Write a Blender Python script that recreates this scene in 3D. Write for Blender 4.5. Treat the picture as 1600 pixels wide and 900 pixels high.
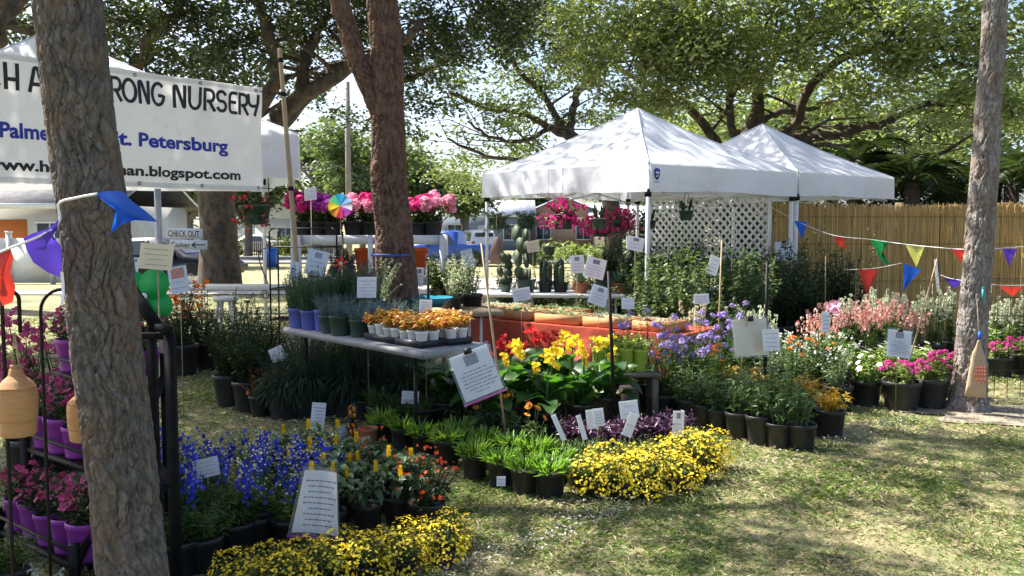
import bpy, math, random
import numpy as np
from mathutils import Vector, Matrix
from math import radians, sin, cos, pi, tan, atan, atan2, hypot, sqrt

for o in list(bpy.data.objects):
    bpy.data.objects.remove(o)
SC = bpy.context.scene
COL = SC.collection

# ------------------------------------------------------------------ camera, sky, sun, exposure
F = 1386.0                      # focal length in photo pixels (1600 wide)
EYE = 1.6
PITCH = atan(100.0 / F)         # horizon lies 100 px above the picture's middle
cam_data = bpy.data.cameras.new('camera')
cam_data.sensor_width = 36.0
cam_data.lens = 36.0 * F / 1600.0
cam_data.clip_start = 0.05
cam_data.clip_end = 2000
cam = bpy.data.objects.new('camera', cam_data)
COL.objects.link(cam)
cam.location = (0, 0, EYE)
cam.rotation_euler = (pi / 2 - PITCH, 0, 0)
SC.camera = cam

SUN_EL = radians(50)
SUN_AZ = radians(-62)           # from +Y towards +X
S_DIR = Vector((sin(SUN_AZ) * cos(SUN_EL), cos(SUN_AZ) * cos(SUN_EL), sin(SUN_EL)))
world = bpy.data.worlds.new('World')
SC.world = world
world.use_nodes = True
wn = world.node_tree.nodes
wl = world.node_tree.links
sky = wn.new('ShaderNodeTexSky')
sky.sky_type = 'NISHITA'
sky.sun_disc = False
sky.sun_elevation = SUN_EL
sky.sun_rotation = SUN_AZ % (2 * pi)
sky.air_density = 0.75
sky.dust_density = 2.6
sky.ozone_density = 1.0
bg = wn['Background']
bg.inputs['Strength'].default_value = 0.105
wl.new(sky.outputs['Color'], bg.inputs['Color'])
sun_data = bpy.data.lights.new('sun', 'SUN')
sun_data.energy = 5.0
sun_data.angle = radians(0.53)
sun_data.color = (1.0, 0.95, 0.86)
sun = bpy.data.objects.new('sun', sun_data)
COL.objects.link(sun)
sun.rotation_euler = (-S_DIR).to_track_quat('-Z', 'Y').to_euler()
sun.location = (-20, 12, 30)
vs = SC.view_settings
vs.view_transform = 'Standard'
vs.look = 'None'
vs.exposure = 1.62
vs.gamma = 1.0
vs.use_curve_mapping = False
SC.render.engine = 'CYCLES'

# ------------------------------------------------------------------ picture helpers: which place a photo pixel looks at
def ray(px, py):
    vx = (px - 800) / F
    vy = (450 - py) / F
    return Vector((vx, cos(PITCH) + vy * sin(PITCH), -sin(PITCH) + vy * cos(PITCH)))
def at(px, py, Y):
    d = ray(px, py)
    t = Y / d.y
    return Vector((d.x * t, Y, EYE + d.z * t))
def gp(px, py, z=0.0):
    d = ray(px, py)
    t = (z - EYE) / d.z
    return Vector((d.x * t, d.y * t, z))
def gz(y):
    t = min(1, max(0, (y - 16) / 26.0))
    return -0.6 * t * t * (3 - 2 * t)
def P2M(npx, Y):
    return npx * Y / F

# ------------------------------------------------------------------ mesh builder
class B:
    def __init__(s):
        s.V = []; s.F = []; s.n = 0
    def add(s, V, *Fs):
        V = np.asarray(V, dtype=np.float32).reshape(-1, 3)
        s.V.append(V)
        for f in Fs:
            f = np.asarray(f, dtype=np.int64)
            if f.ndim == 1:
                f = f.reshape(1, -1)
            s.F.append(f + s.n)
        s.n += len(V)
        return s
    def join(s, b, M=None):
        V = np.concatenate(b.V) if b.V else np.zeros((0, 3), np.float32)
        if M is not None:
            M = np.array(M)
            V = V @ M[:3, :3].T + M[:3, 3]
        s.V.append(V.astype(np.float32))
        for f in b.F:
            s.F.append(f + s.n)
        s.n += len(V)
        return s
    def mesh(s, name, mat=None, smooth=False):
        me = bpy.data.meshes.new(name)
        V = np.concatenate(s.V)
        lv = np.concatenate([f.ravel() for f in s.F]).astype(np.int32)
        cnt = np.concatenate([np.full(len(f), f.shape[1], np.int32) for f in s.F])
        st = np.zeros(len(cnt), np.int32)
        st[1:] = np.cumsum(cnt)[:-1]
        me.vertices.add(len(V)); me.loops.add(len(lv)); me.polygons.add(len(cnt))
        me.vertices.foreach_set('co', V.ravel())
        me.loops.foreach_set('vertex_index', lv)
        me.polygons.foreach_set('loop_start', st)
        if smooth:
            me.polygons.foreach_set('use_smooth', np.ones(len(cnt), bool))
        me.update(calc_edges=True)
        if mat is not None:
            me.materials.append(mat)
        return me

def rotz(a):
    return np.array([[cos(a), -sin(a), 0], [sin(a), cos(a), 0], [0, 0, 1]])
def box(b, c, s, R=None):
    x, y, z = s[0] / 2, s[1] / 2, s[2] / 2
    V = np.array([[-x,-y,-z],[x,-y,-z],[x,y,-z],[-x,y,-z],[-x,-y,z],[x,-y,z],[x,y,z],[-x,y,z]])
    if R is not None:
        V = V @ np.array(R).T
    V = V + np.array(c)
    return b.add(V, [[0,3,2,1],[4,5,6,7],[0,1,5,4],[1,2,6,5],[2,3,7,6],[3,0,4,7]])
def bar(b, p, q, w, h=None, up=(0, 0, 1)):
    """a rectangular bar from p to q"""
    p = Vector(p); q = Vector(q); h = h or w
    d = (q - p); L = d.length; d.normalize()
    u = Vector(up)
    if abs(d.dot(u)) > .98:
        u = Vector((0, 1, 0))
    s = d.cross(u).normalized(); n = s.cross(d)
    R = np.array([list(s), list(d), list(n)]).T
    return box(b, (p + q) / 2, (w, L, h), R)
def tube(b, pts, rad, n=8, cap=True):
    pts = np.array([list(p) for p in pts], float)
    m = len(pts)
    rad = np.full(m, rad) if np.isscalar(rad) else np.asarray(rad, float)
    T = np.gradient(pts, axis=0)
    T /= np.linalg.norm(T, axis=1)[:, None] + 1e-9
    a = np.array([0, 0, 1.0]) if abs(T[0, 2]) < .9 else np.array([1.0, 0, 0])
    N = np.zeros((m, 3))
    v = np.cross(T[0], a); v /= np.linalg.norm(v)
    for i in range(m):
        v = v - T[i] * v.dot(T[i]); v /= np.linalg.norm(v) + 1e-9
        N[i] = v
    Bn = np.cross(T, N)
    th = np.linspace(0, 2 * pi, n, endpoint=False)
    V = pts[:, None, :] + rad[:, None, None] * (np.cos(th)[None, :, None] * N[:, None, :] + np.sin(th)[None, :, None] * Bn[:, None, :])
    i = np.arange(m - 1)[:, None]; j = np.arange(n)[None, :]
    k = (j + 1) % n
    Q = np.stack([i * n + j, i * n + k, (i + 1) * n + k, (i + 1) * n + j], -1).reshape(-1, 4)
    b.add(V.reshape(-1, 3), Q)
    if cap:
        o = b.n - m * n
        b.F.append(np.array([[o + t for t in range(n)][::-1]]))
        b.F.append(np.array([[o + (m - 1) * n + t for t in range(n)]]))
    return b
def lathe(b, prof, n=20, c=(0, 0, 0)):
    prof = np.array(prof, float)
    m = len(prof)
    th = np.linspace(0, 2 * pi, n, endpoint=False)
    V = np.stack([prof[:, None, 0] * np.cos(th), prof[:, None, 0] * np.sin(th), np.repeat(prof[:, 1:2], n, 1)], -1)
    i = np.arange(m - 1)[:, None]; j = np.arange(n)[None, :]; k = (j + 1) % n
    Q = np.stack([i * n + j, i * n + k, (i + 1) * n + k, (i + 1) * n + j], -1).reshape(-1, 4)
    return b.add(V.reshape(-1, 3) + np.array(c), Q)
def disc(b, c, r, n=16):
    th = np.linspace(0, 2 * pi, n, endpoint=False)
    V = np.stack([c[0] + r * np.cos(th), c[1] + r * np.sin(th), np.full(n, c[2])], -1)
    return b.add(V, np.arange(n))
def prism(b, poly, t, axis='y'):
    """2-D outline extruded symmetrically by t; outline in (x,z) when axis is y, (x,y) when z"""
    n = len(poly)
    if axis == 'y':
        V = [(x, -t / 2, z) for x, z in poly] + [(x, t / 2, z) for x, z in poly]
    else:
        V = [(x, y, -t / 2) for x, y in poly] + [(x, y, t / 2) for x, y in poly]
    sides = [[i, (i + 1) % n, (i + 1) % n + n, i + n] for i in range(n)]
    return b.add(V, sides, np.arange(n)[::-1], np.arange(n) + n)
def sheet(b, fn, nu, nv):
    u = np.linspace(0, 1, nu + 1); v = np.linspace(0, 1, nv + 1)
    V = [fn(a, c) for c in v for a in u]
    w = nu + 1
    Q = [[j * w + i, j * w + i + 1, (j + 1) * w + i + 1, (j + 1) * w + i] for j in range(nv) for i in range(nu)]
    return b.add(V, Q)
def norm(a):
    return a / (np.linalg.norm(a, axis=-1, keepdims=True) + 1e-9)
def leaves(b, rng, P, D, L, W, bend=.3, fold=.25, roll=.6, seg=1):
    P = np.asarray(P, float); D = norm(np.asarray(D, float)); n = len(P)
    if n == 0:
        return b
    L = (np.full(n, L) if np.isscalar(L) else L)[:, None]
    W = (np.full(n, W) if np.isscalar(W) else W)[:, None]
    up = np.array([0, 0, 1.0]) + rng.normal(0, roll, (n, 3))
    S = norm(np.cross(D, up)); N = np.cross(S, D)
    Z = np.array([0, 0, -1.0])
    tip = P + D * L + Z * bend * L
    if seg == 1:
        mid = P + D * L * .5 + Z * bend * L * .2
        l = mid + S * W / 2 + N * fold * W / 2
        r = mid - S * W / 2 + N * fold * W / 2
        V = np.stack([P, r, tip, l], 1).reshape(-1, 3)
        i = np.arange(n)[:, None] * 4
        b.add(V, np.concatenate([i + [0, 1, 2], i + [0, 2, 3]]))
    else:
        m1 = P + D * L * .3 + Z * bend * L * .06
        m2 = P + D * L * .68 + Z * bend * L * .4
        l1 = m1 + S * W * .46 + N * fold * W * .5; r1 = m1 - S * W * .46 + N * fold * W * .5
        l2 = m2 + S * W * .4 + N * fold * W * .45; r2 = m2 - S * W * .4 + N * fold * W * .45
        V = np.stack([P, l1, m1, r1, l2, m2, r2, tip], 1).reshape(-1, 3)
        i = np.arange(n)[:, None] * 8
        b.add(V, np.concatenate([i + [0, 3, 2], i + [0, 2, 1], i + [7, 5, 6], i + [7, 4, 5]]),
              np.concatenate([i + [2, 3, 6, 5], i + [1, 2, 5, 4]]))
    return b
def rdir(rng, n, zmin=-1, zmax=1):
    z = rng.uniform(zmin, zmax, n); a = rng.uniform(0, 2 * pi, n); r = np.sqrt(1 - z * z)
    return np.stack([r * np.cos(a), r * np.sin(a), z], -1)

# ------------------------------------------------------------------ objects
def link(name, data, parent=None, M=None):
    o = bpy.data.objects.new(name, data)
    COL.objects.link(o)
    if parent is not None:
        o.parent = parent
    if M is not None:
        o.matrix_local = M
    return o
def tag(o, label=None, cat=None, group=None, kind=None):
    if label: o['label'] = label
    if cat: o['category'] = cat
    if group: o['group'] = group
    if kind: o['kind'] = kind
    return o
def thing(name, label, cat, loc=(0, 0, 0), rz=0, group=None, sc=1):
    o = link(name, None)
    o.empty_display_size = .1
    o.location = loc
    o.rotation_euler = (0, 0, rz)
    if sc != 1:
        o.scale = (sc, sc, sc) if np.isscalar(sc) else sc
    return tag(o, label, cat, group)
def part(name, b, mat, parent, M=None, smooth=False, kind=None, label=None):
    me = b if isinstance(b, bpy.types.Mesh) else b.mesh(name, mat, smooth)
    o = link(name, me, parent, M)
    return tag(o, label, None, None, kind)
ORD = ['first', 'second', 'third', 'fourth', 'fifth', 'sixth', 'seventh', 'eighth', 'ninth', 'tenth', 'eleventh', 'twelfth', 'thirteenth', 'fourteenth', 'fifteenth', 'sixteenth', 'seventeenth', 'eighteenth', 'nineteenth', 'twentieth']

# ------------------------------------------------------------------ materials
MATS = {}
def nodes(name):
    m = bpy.data.materials.new(name); m.use_nodes = True
    nt = m.node_tree
    return m, nt, nt.nodes['Principled BSDF'], nt.nodes['Material Output']
def rgba(c):
    return (c[0], c[1], c[2], 1)
def mixc(nt, fac, a, b, typ='MIX'):
    n = nt.nodes.new('ShaderNodeMix'); n.data_type = 'RGBA'; n.blend_type = typ
    for s, v in ((n.inputs[0], fac), (n.inputs[6], a), (n.inputs[7], b)):
        if hasattr(v, 'is_output'):
            nt.links.new(v, s)
        elif isinstance(v, (tuple, list)):
            s.default_value = rgba(v)
        else:
            s.default_value = v
    return n.outputs[2]
def noise(nt, scale, detail=4, stretch=None, rough=.6):
    tc = nt.nodes.new('ShaderNodeTexCoord')
    n = nt.nodes.new('ShaderNodeTexNoise')
    n.inputs['Scale'].default_value = scale; n.inputs['Detail'].default_value = detail; n.inputs['Roughness'].default_value = rough
    if stretch:
        mp = nt.nodes.new('ShaderNodeMapping'); mp.inputs['Scale'].default_value = stretch
        nt.links.new(tc.outputs['Object'], mp.inputs['Vector']); nt.links.new(mp.outputs[0], n.inputs['Vector'])
    else:
        nt.links.new(tc.outputs['Object'], n.inputs['Vector'])
    return n.outputs['Fac']
def ramp(nt, fac, stops):
    r = nt.nodes.new('ShaderNodeValToRGB')
    e = r.color_ramp.elements
    while len(e) < len(stops):
        e.new(.5)
    for i, (p, c) in enumerate(stops):
        e[i].position = p; e[i].color = rgba(c) if len(c) == 3 else c
    nt.links.new(fac, r.inputs['Fac'])
    return r.outputs['Color']
def pm(name, c, c2=None, rough=.6, ns=10, bump=0, bs=60, metal=0, spec=.35, trans=0, stretch=None, island=False, objrand=False):
    if name in MATS:
        return MATS[name]
    m, nt, p, out = nodes(name)
    c2 = c2 or tuple(min(1, x * .72) for x in c)
    if island:
        g = nt.nodes.new('ShaderNodeNewGeometry'); fac = g.outputs['Random Per Island']
    else:
        fac = ramp(nt, noise(nt, ns, 5, stretch), [(.35, (0, 0, 0)), (.65, (1, 1, 1))])
    col = mixc(nt, fac, c, c2)
    if objrand:
        oi = nt.nodes.new('ShaderNodeObjectInfo')
        mr = nt.nodes.new('ShaderNodeMapRange'); mr.inputs[3].default_value = .75; mr.inputs[4].default_value = 1.2
        nt.links.new(oi.outputs['Random'], mr.inputs[0])
        hv = nt.nodes.new('ShaderNodeHueSaturation'); nt.links.new(col, hv.inputs['Color']); nt.links.new(mr.outputs[0], hv.inputs['Value'])
        col = hv.outputs[0]
    nt.links.new(col, p.inputs['Base Color'])
    p.inputs['Roughness'].default_value = rough
    p.inputs['Metallic'].default_value = metal
    p.inputs['Specular IOR Level'].default_value = spec
    if bump:
        bn = nt.nodes.new('ShaderNodeBump'); bn.inputs['Strength'].default_value = bump; bn.inputs['Distance'].default_value = .02
        nt.links.new(noise(nt, bs, 6, stretch), bn.inputs['Height']); nt.links.new(bn.outputs[0], p.inputs['Normal'])
    if trans:
        t = nt.nodes.new('ShaderNodeBsdfTranslucent'); nt.links.new(col, t.inputs['Color'])
        mx = nt.nodes.new('ShaderNodeMixShader'); mx.inputs[0].default_value = trans
        nt.links.new(p.outputs[0], mx.inputs[1]); nt.links.new(t.outputs[0], mx.inputs[2]); nt.links.new(mx.outputs[0], out.inputs['Surface'])
    MATS[name] = m
    return m
def leafm(name, c, c2, trans=.35, rough=.42, spec=.4, tint=(1.25, 1.3, .6), c3=None):
    if name in MATS:
        return MATS[name]
    m, nt, p, out = nodes(name)
    g = nt.nodes.new('ShaderNodeNewGeometry')
    if c3:
        col = ramp(nt, g.outputs['Random Per Island'], [(.0, c), (.5, c2), (1.0, c3)])
    else:
        col = mixc(nt, g.outputs['Random Per Island'], c, c2)
    oi = nt.nodes.new('ShaderNodeObjectInfo')
    mr = nt.nodes.new('ShaderNodeMapRange'); mr.inputs[3].default_value = .8; mr.inputs[4].default_value = 1.2
    nt.links.new(oi.outputs['Random'], mr.inputs[0])
    hv = nt.nodes.new('ShaderNodeHueSaturation'); nt.links.new(col, hv.inputs['Color']); nt.links.new(mr.outputs[0], hv.inputs['Value'])
    col = hv.outputs[0]
    nt.links.new(col, p.inputs['Base Color'])
    p.inputs['Roughness'].default_value = rough
    p.inputs['Specular IOR Level'].default_value = spec
    tc = mixc(nt, 1.0, col, tint, 'MULTIPLY')
    t = nt.nodes.new('ShaderNodeBsdfTranslucent'); nt.links.new(tc, t.inputs['Color'])
    mx = nt.nodes.new('ShaderNodeMixShader'); mx.inputs[0].default_value = trans
    nt.links.new(p.outputs[0], mx.inputs[1]); nt.links.new(t.outputs[0], mx.inputs[2]); nt.links.new(mx.outputs[0], out.inputs['Surface'])
    MATS[name] = m
    return m
def petal(name, c, c2, trans=.3, c3=None):
    return leafm(name, c, c2, trans, .6, .2, (1.1, 1.05, 1.0), c3)

m_black = pm('black_plastic', (.016, .017, .018), (.028, .028, .027), .45, 14, spec=.4)
m_soil = pm('potting_soil', (.03, .02, .014), (.07, .05, .035), .95, 60, .4, 90)
m_iron = pm('black_iron', (.007, .007, .008), (.018, .015, .013), .6, 20, spec=.2)
m_white = pm('white_paint', (.78, .79, .78), (.7, .71, .7), .5, 5)
m_wood = pm('bamboo', (.42, .32, .18), (.3, .22, .12), .6, 14, .1, 60, stretch=(6, 6, 1))
m_stick = pm('stake_wood', (.36, .27, .16), (.22, .16, .1), .7, 20)
m_green_st = pm('green_stem', (.08, .14, .035), (.06, .1, .03), .6, 8)
m_paper = pm('paper', (.8, .81, .82), (.74, .75, .78), .6, 6, trans=.25)
m_cream = pm('cream_card', (.75, .68, .5), (.7, .63, .46), .6, 6, trans=.2)
m_ink = pm('ink', (.05, .05, .06), (.12, .12, .14), .7, 90)
m_photo = pm('printed_photo', (.12, .16, .22), (.32, .3, .3), .5, 90)
m_photo_o = pm('printed_orange_flower', (.75, .2, .05), (.35, .08, .03), .5, 60)
m_pink_edge = pm('pink_plastic_edge', (.75, .2, .5), (.6, .12, .4), .4, 4, trans=.3)
m_purple_edge = pm('purple_plastic_edge', (.28, .06, .35), (.2, .04, .27), .4, 4)
m_clip = pm('binder_clip', (.01, .01, .012), (.02, .02, .02), .3, 5)
m, nt, p, out = nodes('clear_plastic')
tr = nt.nodes.new('ShaderNodeBsdfTransparent'); tr.inputs[0].default_value = (.93, .95, .96, 1)
gl = nt.nodes.new('ShaderNodeBsdfDiffuse'); gl.inputs[0].default_value = (.75, .78, .8, 1)
gg = nt.nodes.new('ShaderNodeBsdfGlossy'); gg.inputs['Roughness'].default_value = .15
x1 = nt.nodes.new('ShaderNodeMixShader'); x1.inputs[0].default_value = .1
x2 = nt.nodes.new('ShaderNodeMixShader'); x2.inputs[0].default_value = .05
nt.links.new(tr.outputs[0], x1.inputs[1]); nt.links.new(gl.outputs[0], x1.inputs[2])
nt.links.new(x1.outputs[0], x2.inputs[1]); nt.links.new(gg.outputs[0], x2.inputs[2]); nt.links.new(x2.outputs[0], out.inputs['Surface'])
m_clear = m
m_glass = pm('window_glass', (.05, .07, .09), (.09, .11, .13), .08, 2, spec=.8)
# ================================================================== SETTING
# ground sheet
def ground_mat():
    m, nt, p, out = nodes('lawn_ground')
    a = noise(nt, .9, 6); b_ = noise(nt, 9, 6); c = noise(nt, 60, 4)
    straw = mixc(nt, ramp(nt, c, [(.3, (0, 0, 0)), (.7, (1, 1, 1))]), (.22, .17, .09), (.34, .28, .16))
    green = mixc(nt, ramp(nt, c, [(.3, (0, 0, 0)), (.7, (1, 1, 1))]), (.05, .075, .02), (.1, .125, .04))
    f = ramp(nt, mixc(nt, .5, a, b_), [(.42, (0, 0, 0)), (.6, (1, 1, 1))])
    near = mixc(nt, f, green, straw)
    tc = nt.nodes.new('ShaderNodeTexCoord'); sp = nt.nodes.new('ShaderNodeSeparateXYZ'); nt.links.new(tc.outputs['Object'], sp.inputs[0])
    mr = nt.nodes.new('ShaderNodeMapRange'); mr.inputs[1].default_value = 19; mr.inputs[2].default_value = 27
    nt.links.new(sp.outputs['Y'], mr.inputs[0])
    dry = mixc(nt, f, (.17, .17, .07), (.3, .26, .14))
    nt.links.new(mixc(nt, mr.outputs[0], near, dry), p.inputs['Base Color'])
    p.inputs['Roughness'].default_value = .95
    bn = nt.nodes.new('ShaderNodeBump'); bn.inputs['Strength'].default_value = .6; bn.inputs['Distance'].default_value = .03
    nt.links.new(b_, bn.inputs['Height']); nt.links.new(bn.outputs[0], p.inputs['Normal'])
    return m
m_ground = ground_mat()
b = B()
xs = np.concatenate([np.linspace(-500, -40, 8), np.linspace(-30, 30, 41), np.linspace(40, 500, 8)])
ys = np.concatenate([np.linspace(-60, 0, 7), np.linspace(1, 60, 119), np.linspace(70, 900, 16)])
V = [(x, y, gz(y)) for y in ys for x in xs]
w = len(xs)
i = np.arange(len(ys) - 1)[:, None] * w + np.arange(w - 1)[None, :]
b.add(V, np.stack([i, i + 1, i + 1 + w, i + w], -1).reshape(-1, 4))
tag(link('lawn', b.mesh('lawn', m_ground, True)), kind='structure')

m_conc = pm('concrete', (.48, .46, .42), (.4, .38, .34), .9, 4, .2, 40)
m_asph = pm('street_asphalt', (.16, .16, .16), (.12, .12, .12), .9, 3, .2, 50)
def strip(name, x0, x1, y0, y1, mat, dz, step=1.5):
    b = B()
    n = max(1, int((y1 - y0) / step))
    sheet(b, lambda u, v: (x0 + (x1 - x0) * u, y0 + (y1 - y0) * v, gz(y0 + (y1 - y0) * v) + dz), 1, n)
    return tag(link(name, b.mesh(name, mat)), kind='structure')
strip('sidewalk', -60, 60, 20.6, 22.2, m_conc, .02, .4)
strip('driveway', -4.6, 1.6, 22.2, 33, m_conc, .012, .4)
strip('street', -200, 200, 49, 57, m_asph, .012)
b = B()
for yy in (48.85, 57.15):
    box(b, (0, yy, gz(yy) + .06), (400, .3, .14))
tag(link('kerb', b.mesh('kerb', m_conc)), kind='structure')

# grass blades (nobody could count them)
def grass():
    rng = np.random.default_rng(5)
    b = B()
    for (y0, y1, x0f, x1f, dens, wd, ht) in ((2.7, 4.6, -.62, .64, 9000, .0048, .05), (4.6, 6.5, -.62, .64, 7000, .0055, .05), (6.5, 9.5, -.6, .62, 2600, .008, .055), (9.5, 15, -.6, .3, 700, .013, .06), (15, 20.5, -.5, .1, 130, .018, .07)):
        area = (y1 - y0) * (x1f - x0f) * (y0 + y1) / 2
        n = int(area * dens)
        y = rng.uniform(y0, y1, n); x = rng.uniform(x0f, x1f, n) * y
        # tufted: thinner where a slow noise is low
        k = np.sin(x * 2.1 + 1.3 * np.sin(y * 1.7)) * np.cos(y * 2.6 + x * .8) + .6 * np.sin(x * 7.3 + y * 3.1) * np.cos(y * 6.1 - x * 2)
        keep = rng.random(n) < np.clip(.66 + .36 * k, .25, 1)
        x, y, k = x[keep], y[keep], k[keep]; n = len(x)
        P = np.stack([x, y, np.array([gz(q) for q in y]) if y0 > 14 else np.zeros(n)], -1)
        a = rng.uniform(0, 2 * pi, n); el = rng.uniform(.08, .95, n)
        D = np.stack([np.cos(a) * np.cos(el), np.sin(a) * np.cos(el), np.sin(el)], -1)
        L = rng.uniform(.5, 1.5, n) * ht * (1 + .25 * np.clip(k, -1, 1))
        leaves(b, rng, P, D, L, rng.uniform(.7, 1.4, n) * wd, .35, .3, 1.0)
    m, nt, p, out = nodes('grass_blades')
    g = nt.nodes.new('ShaderNodeNewGeometry')
    green = mixc(nt, g.outputs['Random Per Island'], (.11, .19, .035), (.3, .39, .1))
    sepc = nt.nodes.new('ShaderNodeMath'); sepc.operation = 'FRACT'
    ml = nt.nodes.new('ShaderNodeMath'); ml.operation = 'MULTIPLY'; ml.inputs[1].default_value = 37.13
    nt.links.new(g.outputs['Random Per Island'], ml.inputs[0]); nt.links.new(ml.outputs[0], sepc.inputs[0])
    straw = mixc(nt, g.outputs['Random Per Island'], (.42, .35, .18), (.64, .57, .37))
    nz = ramp(nt, noise(nt, 1.6, 5), [(.32, (.05, .05, .05)), (.68, (.75, .75, .75))])
    gt = nt.nodes.new('ShaderNodeMath'); gt.operation = 'LESS_THAN'
    nt.links.new(sepc.outputs[0], gt.inputs[0]); nt.links.new(nz, gt.inputs[1])
    col = mixc(nt, gt.outputs[0], green, straw)
    nt.links.new(col, p.inputs['Base Color']); p.inputs['Roughness'].default_value = .55
    t = nt.nodes.new('ShaderNodeBsdfTranslucent'); nt.links.new(col, t.inputs['Color'])
    mx = nt.nodes.new('ShaderNodeMixShader'); mx.inputs[0].default_value = .35
    nt.links.new(p.outputs[0], mx.inputs[1]); nt.links.new(t.outputs[0], mx.inputs[2]); nt.links.new(mx.outputs[0], out.inputs['Surface'])
    tag(link('grass', b.mesh('grass', m)), 'short patchy green and straw coloured lawn grass', 'grass', kind='stuff')
grass()
# leaf litter and chalk dust on the lawn
rng = np.random.default_rng(8)
b = B(); n = 900
y = rng.uniform(3.2, 9, n); x = rng.uniform(-.5, .62, n) * y
leaves(b, rng, np.stack([x, y, np.full(n, .022)], -1), rdir(rng, n, -.1, .3), rng.uniform(.02, .05, n), rng.uniform(.008, .018, n), .1, .3, .5)
tag(link('leaf_litter', b.mesh('leaf_litter', leafm('dry_leaf', (.16, .1, .05), (.36, .26, .15), .2))), 'small dry brown leaves scattered over the lawn', 'leaf litter', kind='stuff')
b = B()
for (p0, p1, n, wd) in ((gp(690, 905), gp(985, 790), 650, .12), (gp(1300, 690), gp(1430, 655), 420, .12), (gp(1130, 760), gp(1260, 705), 90, .14)):
    t = rng.random(n)[:, None]
    P = np.array(p0)[None] * (1 - t) + np.array(p1)[None] * t + rng.normal(0, 1, (n, 3)) * np.array([wd * .55, wd * .8, 0])
    P[:, 2] = rng.uniform(.012, .05, n)
    leaves(b, rng, P, rdir(rng, n, -.2, .5), rng.uniform(.008, .03, n), rng.uniform(.005, .011, n), .1, .2, 1)
tag(link('chalk_line', b.mesh('chalk_line', pm('chalk', (.48, .47, .43), (.34, .33, .28), .9))), 'broken white chalk line sprayed on the lawn grass', 'chalk line', kind='stuff')
# bare sandy soil round the right pine
m_sand = pm('sandy_soil', (.3, .26, .2), (.16, .13, .1), .95, 6, .4, 60)
c0 = gp(1600, 648)
b = B()
th = np.linspace(0, 2 * pi, 40, endpoint=False)
rr = 1 + .18 * np.sin(th * 3 + 1) + .12 * np.sin(th * 7)
b.add(np.stack([c0.x + 1.0 * rr * np.cos(th), c0.y + .42 * rr * np.sin(th), np.full(40, .012)], -1), np.arange(40))
tag(link('bare_soil', b.mesh('bare_soil', m_sand)), kind='structure')

# ------------------------------------------------------------------ trees
def spline(pts, n):
    pts = np.array([list(p) for p in pts], float)
    m = len(pts)
    t = np.linspace(0, m - 1, n)
    i = np.clip(t.astype(int), 0, m - 2); f = (t - i)[:, None]
    p0 = pts[np.clip(i - 1, 0, m - 1)]; p1 = pts[i]; p2 = pts[i + 1]; p3 = pts[np.clip(i + 2, 0, m - 1)]
    return .5 * ((2 * p1) + (-p0 + p2) * f + (2 * p0 - 5 * p1 + 4 * p2 - p3) * f ** 2 + (-p0 + 3 * p1 - 3 * p2 + p3) * f ** 3)
def voronoi(u, v, cu, cv, per, seed):
    """cellular distances on a sheet u (wraps after per cells of cu), v ; returns F2-F1 and a random height per cell"""
    rs = np.random.default_rng(seed)
    H = 4096
    jx = rs.random(H); jy = rs.random(H); hh = rs.random(H)
    gu = u / cu; gv = v / cv
    iu = np.floor(gu).astype(int); iv = np.floor(gv).astype(int)
    f1 = np.full(u.shape, 9.); f2 = np.full(u.shape, 9.); hc = np.zeros(u.shape)
    for a in (-1, 0, 1):
        for c in (-1, 0, 1):
            ku = iu + a; kv = iv + c
            h = ((ku % per) * 73 + kv * 151 + 977) % H
            d = np.hypot(ku + jx[h] - gu, kv + jy[h] - gv)
            nw = d < f1
            f2 = np.where(nw, f1, np.minimum(f2, d)); hc = np.where(nw, hh[h], hc); f1 = np.where(nw, d, f1)
    return f2 - f1, hc
def disp_shape(U):
    return U.shape
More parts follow.
